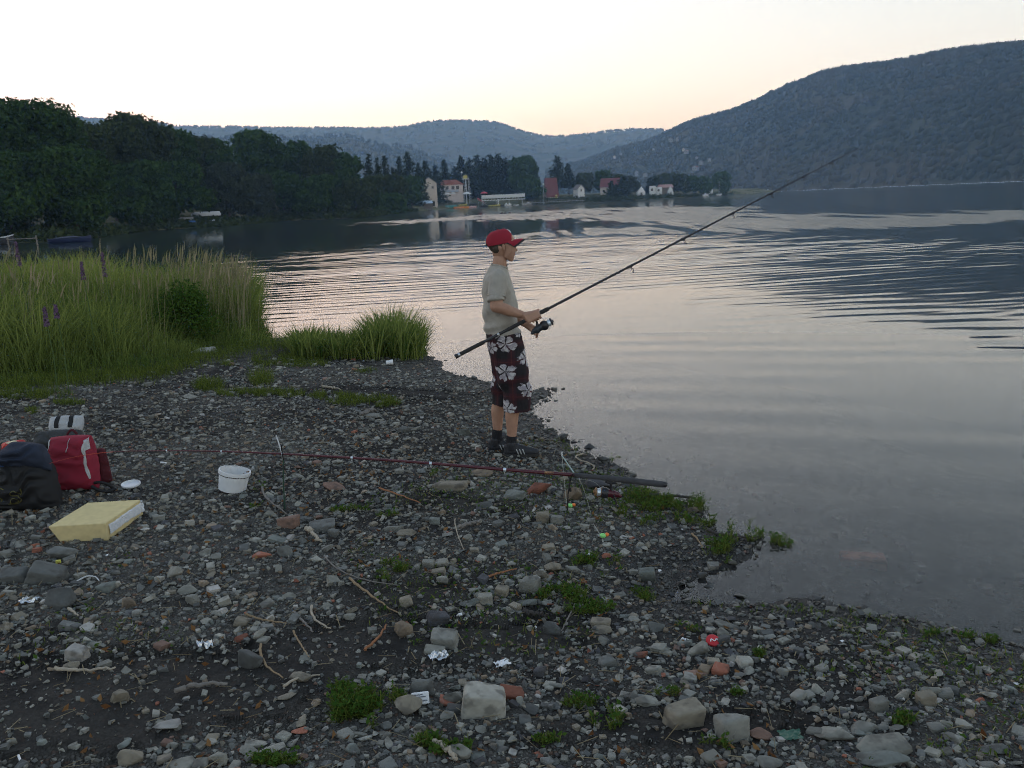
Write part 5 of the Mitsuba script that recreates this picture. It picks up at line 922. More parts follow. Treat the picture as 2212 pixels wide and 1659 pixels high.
def shorts_col(p, n, uv):
    dx, dy = p.x - SC[0], -(p.y - SC[1]); s = .135 * dr.atan2(dx, dy + 0.02); z = p.z
    s = dr.select(dy > 0.02, 0.45 * s + 0.55 * dx * 1.02, s)
    pl = 0.5 + 0.5 * dr.sin(s * 52); pz = 0.5 + 0.5 * dr.sin(z * 46)
    c = mix((0.012, 0.010, 0.013), (0.040, 0.008, 0.014), smoothstep(.45, .9, pl) * .55 + smoothstep(.45, .9, pz) * .55)
    c = mix(c, (0.06, 0.013, 0.014), smoothstep(.988, .998, pl) + smoothstep(.988, .998, pz))
    w = mi.Float(0); vein = mi.Float(0)
    for (cs, cz, r0, k) in FL:
        a, b = s - cs, z - cz; rr = dr.sqrt(a * a + b * b); th = dr.atan2(b, a) + r0
        pt = th * (5 / (2 * PI)); pi_ = dr.floor(pt); lo = dr.abs(pt - pi_ - .5) * 2
        edge = 0.063 * k * (.8 + .4 * noise(s * 60, z * 60, 3.0)) * (.72 + .40 * cell_rand(pi_ + 10, cs * 900, cz * 900)) * (1 - .22 * smoothstep(.35, 1.0, lo) - .10 * smoothstep(.25, .0, lo)) * (1 + .04 * dr.sin(th * 41))
        m = smoothstep(edge, edge * .92, rr) * smoothstep(.62 + .30 * dr.minimum(rr / (.05 * k), 1), .55 + .30 * dr.minimum(rr / (.05 * k), 1), lo); w = dr.maximum(w, m)
        vein = dr.maximum(vein, m * (smoothstep(.90, 1.0, dr.abs(dr.cos(th * 7.5 + rr * 18))) * smoothstep(.055 * k, .01, rr) + smoothstep(.010, .004, rr)))
    fl = mix(mix((0.26, 0.24, 0.27), (0.50, 0.48, 0.49), smoothstep(.3, .6, fbm(s * 45, z * 45, 0.0))), (0.15, 0.13, 0.14), dr.clip(vein, 0, 1) * .8)
    return mix(c, fl, w) * (0.88 + 0.24 * noise(p.x * 300, p.y * 300, p.z * 300))
mat('shorts_cloth', shorts_col, 0.9)
man = thing('person', 'fisherman in red cap, beige T-shirt and dark flowered shorts standing at the water', 'person')
# -- skeleton
sh_r, sh_l = P(1077, 600, -.175), P(1078, 599, .175)
el_r, wr_r = P(1071, 662, -.245), P(1131, 681, -.20)
el_l, wr_l = P(1097, 668, .20), P(1132, 699, .075)
hip_r, kn_r, an_r = P(1096, 742, -.075), P(1113, 862, -.09), P(1104, 958, -.085)
hip_l, kn_l, an_l = P(1090, 742, .09), P(1082, 852, .10), P(1073, 944, .10)
def ellipse(c, rx, ry, n=18, tilt=0.0):
    a = np.arange(n) * 2 * PI / n; v = np.stack([rx * np.cos(a), ry * np.sin(a), rx * np.cos(a) * tilt], 1); return v + c
def loft(rings): return union([hull(np.vstack([a, b])) for a, b in zip(rings[:-1], rings[1:])])
torso = loft([ellipse(P(1093, 748), .100, .150), ellipse(P(1088, 722), .105, .155), ellipse(P(1086, 690), .096, .138), ellipse(P(1081, 655), .104, .150), ellipse(P(1077, 625), .108, .165), ellipse(P(1075, 603), .082, .165), ellipse(P(1075, 590), .055, .085)])
neck = union([bone(P(1077, 592), .058, P(1080, 560), .053), hull(np.vstack([BALL * [.05, .05, .03] + P(1077, 594), BALL * .03 + P(1076, 600, -.13), BALL * .03 + P(1076, 600, .13)]))])
arm_r = union([bone(sh_r, .058, el_r, .044), bone(el_r, .044, el_r * .6 + wr_r * .4 + [0, 0, .002], .042), bone(el_r * .6 + wr_r * .4, .042, wr_r, .027)])
arm_l = union([bone(sh_l, .056, el_l, .042), bone(el_l, .042, el_l * .6 + wr_l * .4, .040), bone(el_l * .6 + wr_l * .4, .040, wr_l, .026)])
def leg(h, k, a):
    calf = k * .62 + a * .38 + [-.014, 0, 0]
    return union([bone(h, .070, k, .054), bone(k, .056, calf, .053), bone(calf, .053, k * .2 + a * .8, .037), bone(k * .2 + a * .8, .037, a, .036), bone(a, .036, a + [.02, 0, -.05], .040)])
# head, in profile
def E(x, y, dy, rx, ry, rz): return hull(BALL * [rx, ry, rz] + P(x, y, dy))
def B(x, y, dy, r): return BALL * r + P(x, y, dy)
head = union([E(1083, 522, 0, .100, .076, .092), hull(np.vstack([B(1079, 535, -.045, .035), B(1079, 535, .045, .035), B(1076, 545, 0, .045), B(1082, 548, 0, .05)])),
  hull(np.vstack([B(1105, 524, -.036, .024), B(1105, 524, .036, .024), B(1102, 540, -.046, .022), B(1102, 540, .046, .022), B(1094, 553, -.045, .018), B(1094, 553, .045, .018), B(1104.0, 560.5, 0, .017), B(1107, 547, 0, .020), B(1095, 530, -.055, .02), B(1095, 530, .055, .02)])),
  hull(np.vstack([B(1109.5, 529, 0, .006), B(1116.3, 540.5, 0, .0075), B(1111, 543, -.012, .006), B(1111, 543, .012, .006), B(1107, 536, -.012, .006), B(1107, 536, .012, .006)])),
  hull(np.vstack([B(1108.5, 549, -.014, .010), B(1108.5, 549, .014, .010), B(1111.0, 547.5, 0, .006), B(1110.6, 551, 0, .006)])), bone(P(1108, 526.5, -.030), .008, P(1110.5, 526, -.008), .008), bone(P(1108, 526.5, .030), .008, P(1110.5, 526, .008), .008), bone(P(1104.5, 559, -.01), .014, P(1106, 559.5, .01), .014)])
# -- the held rod: its line, and hands closed on it
RA, RB = P(985, 770, -.31), P(1850, 322, .12)
def rod_at(px): t = (px - 985) / (1850 - 985); return RA + (RB - RA) * t
ax = (RB - RA) / np.linalg.norm(RB - RA); nr = np.array([0, -1.0, 0]); nr -= ax * (nr @ ax); nr /= np.linalg.norm(nr); uq = np.cross(ax, nr); uq = uq if uq[2] > 0 else -uq
def ring(c, s, phi, r): a = math.radians(phi); return c + ax * s + (nr * math.cos(a) + uq * math.sin(a)) * r
hc = rod_at(1149)
palm = hull(np.vstack([BALL * .014 + ring(hc, -.052, 55, .036), BALL * .015 + ring(hc, -.048, -25, .034), BALL * .013 + ring(hc, .040, 40, .034), BALL * .012 + ring(hc, .040, -20, .036), BALL * .024 + wr_r]))
hand_parts = [palm]
for k, (s, l) in enumerate(((.040, 1.0), (.020, 1.06), (-.001, 1.0), (-.021, .86))):
    q = [ring(hc, s, -8, .037), ring(hc, s + .004, -62, .0355), ring(hc, s + .004, -122, .030), ring(hc, s + .002, -178 if l > .9 else -165, .027)]
    for a, b, r0, r1 in zip(q[:-1], q[1:], (.0105, .0098, .0088), (.0098, .0088, .0078)): hand_parts.append(bone(a, r0 * (.85 + .15 * l), b, r1 * (.85 + .15 * l)))
q = [ring(hc, -.030, 62, .034), ring(hc, .004, 88, .031), ring(hc, .036, 100, .027), ring(hc, .058, 108, .025)]
for a, b, r0, r1 in zip(q[:-1], q[1:], (.0135, .0118, .0105), (.0118, .0105, .0088)): hand_parts.append(bone(a, r0, b, r1))
hand_r = union(hand_parts)
# reel: hangs below the grip
RC = P(1155, 709, -.10)
kn = P(1160, 722, -.02)                                 # crank knob, held by the left hand
pl = hull(np.vstack([BALL * .022 + wr_l, BALL * .016 + P(1144, 704, .045), BALL * .015 + P(1147, 712, .055), BALL * .014 + P(1148, 703, .015), BALL * .013 + P(1151, 713, .012)]))
hl = [pl]
for k, (dx, dy_, dd) in enumerate(((5, -2, .006), (3, 1.5, .014), (0, 4.5, .024), (-3, 6, .034))):
    a = np.array([1150 + .3 * k, 704 + 3.0 * k]); q = [P(a[0], a[1], .022 + .008 * k), P(a[0] + 8.5, a[1] + 3.5, -.006 + dd * .4), P(a[0] + 12.0 - k, a[1] + 11 + 1.0 * k, -.010 + dd * .5), P(a[0] + 11.0 - k, a[1] + 19 - k, -.004 + dd * .6)]
    for c0, c1, r0, r1 in zip(q[:-1], q[1:], (.0105, .0095, .0088), (.0095, .0088, .0078)): hl.append(bone(c0, r0, c1, r1))
q = [P(1142, 706, .028), P(1147, 713, -.010), P(1152, 719, -.020), P(1156, 723, -.022)]
for c0, c1, r0, r1 in zip(q[:-1], q[1:], (.013, .0115, .0100), (.0115, .010, .0085)): hl.append(bone(c0, r0, c1, r1))
hand_l = union(hl)
def solid(vf_): return m3.Manifold(m3.Mesh(np.ascontiguousarray(vf_[0], np.float32), np.ascontiguousarray(vf_[1], np.uint32)))
core = smoothed(union([torso, neck, arm_r, arm_l, leg(hip_r, kn_r, an_r), leg(hip_l, kn_l, an_l)]), .019, 8)
hd = smoothed(head, .0055, 8)
body = [solid(core), solid(hd), solid(smoothed(hand_r, .0038, 5)), solid(smoothed(hand_l, .0038, 5))]
for s in (-1, 1):                                       # ears
    ear = union([hull(np.vstack([BALL * [.011, .006, .017] + P(1087.5, 531.5, s * .077), BALL * [.008, .006, .010] + P(1089.0, 538.5, s * .074)]))])
    dent = hull(BALL * [.006, .005, .010] + P(1089.0, 532.5, s * .085)); body.append(solid(smoothed(ear.refine_to_length(.004), .004, 2)) - dent)
bm = union(body); put('body', bm, 'skin', man, smooth=45)
# hair: a close-cropped shell behind and below the cap
hair = E(1082, 523, 0, .1035, .0795, .096).refine_to_length(.006) + hull(np.vstack([B(1074, 536, -.042, .038), B(1074, 536, .042, .038), B(1072.5, 541, -.02, .03), B(1072.5, 541, .02, .03)])).refine_to_length(.006)
cutn = np.array([1.0, 0, -0.55]); cutn /= np.linalg.norm(cutn)
hair = hair.trim_by_plane((-cutn).tolist(), float(-cutn @ P(1086.5, 536)))
hv, hf = vf(hair); hv = hv + 0.003 * (meshkit.fbm(hv * 160, 2, 3) - .5)[:, None]; put('hair', (hv, hf), 'hair_brown', man, smooth=40)
for s in (-1, 1):
    e = P(1107.6, 532.6, s * .031); ball = trimesh.creation.icosphere(subdivisions=2)
    k_ = put('eye', (np.array(ball.vertices) * .0105 + e, ball.faces), 'eye_white', man, smooth=True)
    put('iris', (np.array(ball.vertices) * [.004, .0055, .0055] + e + [.0085, s * .001, 0], ball.faces), 'eye_dark', k_, smooth=True)
put('lips', join([vf(bone(P(1111.2, 547.6, -.014), .0045, P(1112.0, 547.4, 0), .0048)), vf(bone(P(1111.2, 547.6, .014), .0045, P(1112.0, 547.4, 0), .0048)), vf(bone(P(1110.8, 550.2, -.013), .0045, P(1111.4, 550.4, 0), .005)), vf(bone(P(1110.8, 550.2, .013), .0045, P(1111.4, 550.4, 0), .005)), vf(bone(P(1106.5, 546.6, -.030), .003, P(1111.2, 548.7, -.013), .0035))]), 'lip', man, smooth=40)
put('eyebrow', join([vf(bone(P(1108.2, 527.6, s * .038), .0035, P(1111.2, 527.2, s * .014), .0035)) for s in (-1, 1)]), 'hair_brown', man, smooth=40)
# -- cap
cn = P(1105, 521.5) - P(1057, 531); cn = np.array([-cn[2], 0, cn[0]]); cn /= np.linalg.norm(cn)
C0 = P(1081, 524.5); fwd = np.array([cn[2], 0, -cn[0]])
def cap_pt(u, v): return u, v
A = np.linspace(0, 2 * PI, 49)[:-1]; rows = []
for t in np.linspace(0, 1, 14):
    e = t * PI / 2; rad_ = math.cos(e) ** .72; hgt_ = .104 * math.sin(e) ** .95
    fx = np.where(np.cos(A) > 0, .104, .112) * np.cos(A) * rad_; fy = .088 * np.sin(A) * rad_; seam = 1 - .006 * np.exp(-(np.abs((A * 3 / PI) % 1 - .5) - .5) ** 2 / .004) * (t > .02) * (t < .97)
    rows.append(C0 + fwd * (fx * seam)[:, None] + np.array([0, 1.0, 0]) * (fy * seam)[:, None] + cn * (hgt_ + .010 * np.clip(np.cos(A), 0, 1) * math.sin(2 * e) - .006)[:, None])
P_ = np.stack(rows); P_ = np.concatenate([P_, P_[:, :1]], 1); inner = P_ * 1.0; inner = C0 + (P_ - C0) * .965
cv, cf = grid_mesh(P_); iv, if_ = grid_mesh(inner[::-1]); rimv, rimf = grid_mesh(np.stack([P_[0], inner[0]]))
cap = put('cap', join([(cv, cf), (iv, if_), (rimv, rimf)]), 'cap_red', man, smooth=50)
bu, bw = np.linspace(0, 1, 10), np.linspace(-1, 1, 25)
def brim(off, ext=1.0):
    R_ = []
    for u in bu:
        a = bw * 1.12; x0 = .099 * np.cos(a * .98) + (.078 * ext * u) * (1 - .35 * np.abs(bw) ** 2.6); y0 = .086 * np.sin(a) * (1 - .06 * u); z0 = -.004 - .030 * u ** 1.15 * (1 - 0) + .0 + .022 * (1 - bw ** 2) * u - .012 * bw ** 2 * u
        R_.append(C0 + fwd * x0[:, None] + np.array([0, 1.0, 0]) * y0[:, None] + cn * (z0 + .006 * (1 - bw ** 2) + off)[:, None])
    return np.stack(R_)
top, und = brim(.004, 1.0), brim(-.006, 1.10)
put('brim', join([grid_mesh(top)]), 'cap_red', cap, smooth=50); put('brim_edge', join([grid_mesh(und), grid_mesh(np.stack([top[-1], und[-1] + fwd * .004])), grid_mesh(np.stack([top[:, 0], und[:, 0]])), grid_mesh(np.stack([top[:, -1], und[:, -1]]))]), 'cap_black', cap, smooth=50)
bl = trimesh.creation.icosphere(subdivisions=2); put('button', (np.array(bl.vertices) * [.008, .008, .005] + C0 + cn * .101, bl.faces), 'cap_red', cap, smooth=True)
def on_cap(t, a, lift=.002):
    e = t * PI / 2; rad_ = math.cos(e) ** .72; q = C0 + fwd * ((.104 if math.cos(a) > 0 else .112) * math.cos(a) * rad_ ) + np.array([0, 1.0, 0]) * (.088 * math.sin(a) * rad_) + cn * (.104 * math.sin(e) ** .95 + .010 * max(math.cos(a), 0) * math.sin(2 * e) - .006); d = q - C0; return q + d / np.linalg.norm(d) * lift
pq = np.array([[on_cap(t, a) for a in np.linspace(-.34, .34, 7)] for t in np.linspace(.36, .62, 5)]); put('front_patch', grid_mesh(pq), 'white_print', cap, smooth=True)
pq = np.array([[on_cap(t, a) for a in np.linspace(PI - .5, PI + .5, 9)] for t in (0.0, .06, .12)]); put('rear_strap', grid_mesh(pq), 'cap_black', cap, smooth=True)
# -- T-shirt
st = loft([ellipse(P(1087.5, 731), .128, .178, 24), ellipse(P(1085.5, 715), .134, .180, 24), ellipse(P(1084.0, 690), .130, .172, 24), ellipse(P(1079.5, 655), .130, .178, 24), ellipse(P(1075.5, 628), .128, .186, 24), ellipse(P(1073.0, 602), .108, .186, 24), ellipse(P(1074.0, 587), .082, .120, 24), ellipse(P(1077, 572), .064, .066, 24)])
def sleeve(s, e, k): return union([bone(s + [0, 0, -.004], .071, s * (1 - k) + e * k, .070), bone(s * (1 - k) + e * k, .070, s * (.82 - k) + e * (k + .18), .072)])
d_r, d_l = (el_r - sh_r) / np.linalg.norm(el_r - sh_r), (el_l - sh_l) / np.linalg.norm(el_l - sh_l)
sl_r = sleeve(sh_r, el_r, .58); c_r = sh_r + (el_r - sh_r) * .68; sl_r = sl_r.trim_by_plane((-d_r + [-.10, 0, .0]).tolist(), float((-d_r + [-.10, 0, 0]) @ c_r))
sl_l = sleeve(sh_l, el_l, .58); c_l = sh_l + (el_l - sh_l) * .68; sl_l = sl_l.trim_by_plane((-d_l).tolist(), float(-d_l @ c_l))
def cloth(man_, edge, it, amp, sc, seed, bias=(1, 1, 1)):
    v, f = smoothed(man_, edge, it); t = trimesh.Trimesh(v, f, process=False); n = t.vertex_normals
    return v, f, n, (meshkit.fbm(v * sc * np.asarray(bias) + seed, 3, seed) - .5) * 2 * amp
v, f, n, w = cloth(union([st, sl_r, sl_l]), .011, 7, .015, 9, 3, (1.0, 1.0, .55))
q = v - P(1084, 660); px_, py_ = project(v)
fold = .011 * np.sin(((px_ - 1060) * .9 + (py_ - 640) * .55) / 7.5) * np.exp(-((py_ - 670) / 30) ** 2) * (px_ < 1125)
fold += .014 * np.sin((py_ - 690) / 5.5 + (px_ - 1080) / 16) * np.exp(-((py_ - 712) / 13) ** 2)
fold += .010 * np.sin((px_ - 1046) / 4.5) * np.exp(-((px_ - 1052) / 10) ** 2) * np.clip((py_ - 640) / 40, 0, 1)
v = v + n * (w + fold * np.clip((py_ - 610) / 25, 0, 1))[:, None]
neckcut = bone(P(1080.5, 552), .060, P(1078.5, 572.5), .0605)
shirt = solid((v, f))
try: shirt = shirt - neckcut
except Exception: pass
shk = put('t_shirt', shirt, 'shirt_cloth', man, smooth=50)
a_ = np.linspace(0, 2 * PI, 33); put('collar', tube(P(1078.6, 572.0) + np.stack([.0635 * np.cos(a_), .0655 * np.sin(a_), -.010 * np.cos(a_) - .016 * (np.cos(a_) > 0) * np.cos(a_)], 1), .0058, 8, False), 'shirt_cloth', shk, smooth=True)
def cuff(c, d, r):
    R_ = align(d); return tube(c + (np.stack([r * np.cos(a_), r * np.sin(a_), a_ * 0], 1) @ R_.T), .0045, 7, False)
put('sleeve_hem', cuff(c_r - d_r * .006, d_r, .0690), 'shirt_cloth', shk, smooth=True)
# -- shorts
def tilt_ring(x, y, dy, rx, ry): return ellipse(P(x, y, dy), rx, ry, 22)
s_r = loft([tilt_ring(1086, 718, -.02, .132, .172), tilt_ring(1095, 752, -.06, .138, .128), tilt_ring(1106, 800, -.085, .126, .108), tilt_ring(1114, 845, -.088, .112, .104), tilt_ring(1117.5, 886, -.088, .105, .100)])
s_l = loft([tilt_ring(1086, 718, .02, .132, .172), tilt_ring(1091, 752, .06, .125, .125), tilt_ring(1092, 800, .09, .110, .105), tilt_ring(1090, 840, .098, .100, .100), tilt_ring(1088.5, 871, .10, .094, .096)])
v, f, n, w = cloth(union([s_r, s_l]), .013, 6, .016, 9, 21, (1.2, 1.2, .6)); px_, py_ = project(v)
fold = .012 * np.sin((py_ - 800) / 9 + (px_ - 1100) / 14) * np.exp(-((py_ - 835) / 22) ** 2) + .006 * np.sin((px_ - 1090) / 6 - (py_ - 760) / 10) * np.exp(-((py_ - 760) / 20) ** 2)
v = v + n * (w + fold)[:, None]
hollow = union([bone(P(1117.5, 905, -.088), .082, P(1117, 884, -.088), .080), bone(P(1087.5, 892, .10), .072, P(1088, 872, .10), .068)])
put('shorts', solid((v, f)) - hollow, 'shorts_cloth', man, smooth=50)
# -- socks and shoes
def shoe_col(p, n, uv):
    c = mi.Color3f(0.020, 0.021, 0.026) * (0.75 + .5 * fbm(p.x * 60, p.y * 60, p.z * 60)); return c
mat('shoe_dark', shoe_col, 0.65); mat('shoe_sole', speckle((0.035, 0.033, 0.032), .2, 30), .9); mat('shoe_stripe', (0.42, 0.43, 0.42), .6); mat('shoe_lace', (0.03, 0.03, 0.034), .8)
def shoe(heel, toe, an, side):
    d = toe - heel; d[2] = 0; ln = np.linalg.norm(d); d /= ln; lt = np.array([-d[1], d[0], 0]); up_ = np.array([0, 0, 1.0])
    def Q(u, w, z): return heel + d * (u * ln) + lt * w + up_ * z
    upper = union([hull(np.vstack([BALL * .030 + Q(.13, 0, .040), BALL * .026 + Q(.12, 0, .078), BALL * .034 + Q(.40, 0, .046), BALL * .026 + Q(.38, 0, .082)])), hull(np.vstack([BALL * .036 + Q(.40, 0, .046), BALL * .024 + Q(.46, 0, .072), BALL * .038 + Q(.68, -.003, .040), BALL * .026 + Q(.90, 0, .034), BALL * .020 + Q(.72, 0, .056)])),
                   bone(Q(.24, 0, .07), .038, Q(.24, 0, .098), .040)]) - bone(Q(.25, 0, .09), .031, Q(.25, 0, .14), .034)
    k = put('shoe', smoothed(upper, .007, 5), 'shoe_dark', man, smooth=50)
    out = [Q(u, w, 0) for u, w in ((-.005, .022), (-.02, 0), (-.005, -.022), (.2, -.034), (.4, -.034), (.66, -.045), (.88, -.034), (.99, -.012), (.99, .012), (.88, .034), (.66, .043), (.4, .034), (.2, .034))]
    o = np.array(out)
    put('sole', hull(np.vstack([o + up_ * .004, o * .97 + o.mean(0) * .03, o * .985 + o.mean(0) * .015 + up_ * .024])), 'shoe_sole', k, smooth=30)
    sd = -1
    for j in range(3):
        c0, c1 = .44 + .085 * j, .385 + .085 * j; U = smoothed(upper, .007, 5) if j == 0 else U
        pts = []
        for z in np.linspace(.026, .068, 7):
            u = c0 + (c1 - c0) * (z - .026) / .042; row = []
            for du in (-.014, .014):
                b = Q(u + du, 0, z); near = U[0][np.abs((U[0] - b) @ d) < .008]; near = near[np.abs(near[:, 2] - b[2]) < .008]; ww = ((near - b) @ lt * sd).max() if len(near) else .036
                row.append(Q(u + du, sd * (ww + .0012), z))
            pts.append(row)
        put('stripe', grid_mesh(np.array(pts)), 'shoe_stripe', k)
    put('lace', join([tube([Q(u, -.022, .078 - .10 * (u - .42)), Q(u + .02, 0, .092 - .12 * (u - .42)), Q(u, .022, .078 - .10 * (u - .42))], .0028, 6) for u in (.42, .48, .54, .60)]), 'shoe_lace', k, smooth=True)
    return k
g0 = P(1087, 985, -.085); zr = float(ground(g0[0] + .1, g0[1], False)) + .004
heel_r, toe_r = P(1087, 988, -.085), P(1166, 990, -.120); heel_r[2] = toe_r[2] = max(zr, P(1120, 991.5, -.10)[2]); shoe(heel_r, toe_r, an_r, -1)
heel_l, toe_l = P(1053, 972, .10), P(1128, 972, .06); heel_l[2] = toe_l[2] = P(1085, 976, .08)[2]; shoe(heel_l, toe_l, an_l, -1)
for a, k in ((an_r, kn_r), (an_l, kn_l)):
    up_ = (k - a) / np.linalg.norm(k - a); put('sock', union([bone(a + up_ * .052, .0425, a, .041), bone(a, .041, a + [.022, 0, -.055], .043)]).trim_by_plane((-up_).tolist(), float(-up_ @ (a + up_ * .066))), 'sock_black', man, smooth=50)
# ------------------------------------------------------------------ the held rod
mat('rod_black', (0.022, 0.021, 0.023), .3); mat('rod_grip', speckle((0.030, 0.028, 0.028), .25, 90), .9); mat('rod_silver', (0.55, 0.56, 0.58), .3, metallic=0.8); mat('reel_body', (0.035, 0.045, 0.055), .35, metallic=0.3); mat('reel_dark', (0.018, 0.018, 0.022), .35); mat('reel_bright', (0.70, 0.78, 0.84), .25, metallic=0.6)
mat('rod_maroon', speckle((0.075, 0.012, 0.020), .2, 20), .28); mat('fishing_line', (0.42, 0.44, 0.40), .4); mat('rod_gold', (0.36, 0.20, 0.09), .35, metallic=0.5); mat('rod_foam', speckle((0.055, 0.055, 0.060), .3, 60), .95); mat('rod_red', (0.45, 0.06, 0.03), .4)
rod = thing('fishing_rod', 'long black fishing rod held up by the fisherman, pointing to the upper right', 'fishing rod')
S = np.linspace(0, 1, 40); bend = np.array([0, 0, 1.0]) * -.02
pts = RA + (RB - RA) * S[:, None] + np.outer(S ** 2.2, [0, 0, .0]); L_rod = np.linalg.norm(RB - RA)
put('blank', tube(pts, .0100 * (1 - S) ** .8 + .0022, 10), 'rod_black', rod, smooth=50)
def along(px): return rod_at(px)
put('butt_grip', tube([along(991), along(1000), along(1045)], [.0165, .0155, .0145], 14), 'rod_grip', rod, smooth=50)
put('butt_cap', tube([along(983), along(985), along(991)], [.018, .019, .0155], 14), 'rod_black', rod, smooth=50)
put('butt_ring', tube([along(990), along(994)], .0168, 14), 'rod_silver', rod, smooth=50)
put('front_grip', tube([along(1092), along(1094), along(1128)], [.011, .0145, .0145], 14), 'rod_grip', rod, smooth=50); put('reel_seat', tube([along(1128), along(1172)], .0138, 14), 'rod_black', rod, smooth=50); put('fore_grip', tube([along(1165), along(1168), along(1180), along(1182)], [.0145, .0165, .0160, .012], 14), 'rod_grip', rod, smooth=50)
put('clamp', tube([along(1073), along(1077)], .0125, 12), 'rod_silver', rod, smooth=50)
dn = -uq
for px, r_ in ((1358, .021), (1472, .018), (1578, .015), (1663, .013), (1735, .010), (1795, .007)):
    c = along(px); A2 = np.linspace(0, 2 * PI, 19)
    fr = put('line_guide', tube(c + dn * (.012 + r_) + np.outer(np.cos(A2), dn) * r_ + np.outer(np.sin(A2), nr) * r_, .0022, 6, False), 'reel_dark', rod, smooth=True)
    put('foot', join([tube([c - ax * .022 + dn * .004, c + dn * .012], .0024, 6), tube([c + ax * .018 + dn * .004, c + dn * .012], .0024, 6), tube([c - ax * .026, c + ax * .022], .0100 * (1 - (px - 985) / 865) ** .8 + .0035, 8)]), 'rod_black', fr, smooth=40)
put('tip_ring', tube(RB + np.outer(np.cos(A2), dn) * .005 + np.outer(np.sin(A2), nr) * .005, .0016, 6, False), 'reel_dark', rod)
def reel(parent, seat, axis, down, side, body_m, spool_m, band_m, scale=1.0, handle=None):
    """spinning reel: foot and stem from the seat, gear housing, rotor with spool, bail wire, crank"""
    ax_, dn_, sd_ = axis, down, side; k = scale
    def Q(u, w, s=0.0): return seat + ax_ * u * k + dn_ * w * k + sd_ * s * k
    put('stem', join([vf(hull(np.vstack([BALL * .006 * k + Q(-.030, .012), BALL * .006 * k + Q(.030, .012), BALL * .005 * k + Q(0, .020)]))), vf(bone(Q(0, .016), .0075 * k, Q(-.008, .050), .0070 * k)), vf(bone(Q(-.008, .050), .008 * k, Q(-.018, .068), .013 * k))]), 'reel_dark', parent, smooth=40)
    h = put('reel_housing', smoothed(union([bone(Q(-.046, .082), .017 * k, Q(.006, .080), .025 * k), bone(Q(-.026, .080), .022 * k, Q(-.026, .088), .022 * k), bone(Q(-.066, .090), .011 * k, Q(-.04, .084), .017 * k)]), .006, 4), body_m, parent, smooth=50)
    R_ = align(ax_); put('rotor', move(lathe(np.array([(0, 0), (.028, 0), (.034, .012), (.034, .030), (.026, .040), (.022, .040), (0, .038)]) * k, 24), Q(.010, .080), R_), 'reel_dark', h, smooth=40)
    sp = put('spool', move(lathe(np.array([(0, .0), (.024, 0), (.026, .004), (.021, .007), (.020, .030), (.027, .034), (.027, .039), (.022, .043), (.012, .043), (.010, .052), (0, .053)]) * k, 24), Q(.046, .080), R_), spool_m, h, smooth=40)
    put('line_winding', move(lathe(np.array([(.0205, .008), (.0228, .010), (.0228, .028), (.0205, .030)]) * k, 24), Q(.046, .080), R_), band_m, sp, smooth=40)
    a2 = np.linspace(-.2, PI + .2, 18); put('bail', tube(np.array([Q(.040 + .040 * math.sin(max(min(t, PI), 0)), .080 - .037 * math.cos(t), .018 * math.sin(t)) for t in a2]), .0016 * k, 6), 'rod_silver', h, smooth=True)
    hp = handle if handle is not None else Q(-.050, .135, .045)
    c = put('crank', join([tube([Q(-.026, .084, .018), Q(-.026, .086, .040)], .006 * k, 8), tube([Q(-.026, .086, .040), Q(-.038, .108, .045), hp], .0045 * k, 8)]), 'rod_silver' if body_m != 'reel_maroon' else 'reel_dark', parent, smooth=40)
    put('knob', bone(hp - sd_ * .004, .008 * k, hp + sd_ * .020, .009 * k), 'reel_dark', c, smooth=40)
    return Q
seat = along(1152) + dn * .008
reel(rod, seat, ax, dn, -nr, 'reel_body', 'reel_dark', 'reel_bright', 1.12, handle=P(1160, 717, .005))
# ------------------------------------------------------------------ the lying rod on its rests
g1, g2 = G(613.0, 1100.0), G(1223.0, 1107.0)
def YL(x): return g1[1] + (g2[1] - g1[1]) * (x - 613) / 610.0
def RP(x, y): return at_depth(float(x), float(y), YL(x))
K = np.array([(1440, 1047), (1380, 1040.5), (1310, 1032.5), (1252, 1027), (1170, 1020.5), (1090, 1014.5), (1010, 1007.5), (930, 1001), (845, 994.5), (760, 989), (685, 984.5), (610, 980.5), (530, 976.8), (450, 974.5), (380, 973.5), (320, 973.8), (245, 976.0), (190, 982), (140, 992), (104, 1002)], float)
pt = np.array([RP(x, y) for x, y in K]); from scipy.interpolate import CubicSpline, PchipInterpolator
sl = np.concatenate([[0], np.cumsum(np.linalg.norm(np.diff(pt, axis=0), axis=1))]); cs_ = CubicSpline(sl, pt); xs_of = PchipInterpolator(-K[:, 0], sl)
def lr(x): return cs_(float(xs_of(-x)))
rod2 = thing('fishing_rod', 'maroon fishing rod lying level on rests across the gravel', 'fishing rod')
xs_ = np.linspace(1300, 245, 60); rr = np.interp(xs_, [245, 300, 450, 610, 930, 1250, 1300], [.0022, .0032, .0045, .0062, .0088, .0120, .0125]); put('blank', tube(np.array([lr(x) for x in xs_]), rr, 10), 'rod_maroon', rod2, smooth=50)
xs_ = np.linspace(245, 106, 16); put('tip', tube(np.array([lr(x) for x in xs_]), np.linspace(.0020, .0010, 16), 7), 'rod_red', rod2, smooth=50)
put('handle', tube(np.array([lr(x) for x in (1240, 1300, 1302, 1345, 1348, 1400, 1432)]), [.0145, .0150, .0185, .0185, .0195, .0200, .0200], 16), 'rod_foam', rod2, smooth=50); put('butt_cap', tube(np.array([lr(x) for x in (1430, 1432, 1439, 1441)]), [.0188, .0190, .0190, .012], 16), 'rod_black', rod2, smooth=50)
put('reel_seat', tube(np.array([lr(x) for x in (1302, 1345)]), .0178, 14), 'rod_maroon', rod2, smooth=50)
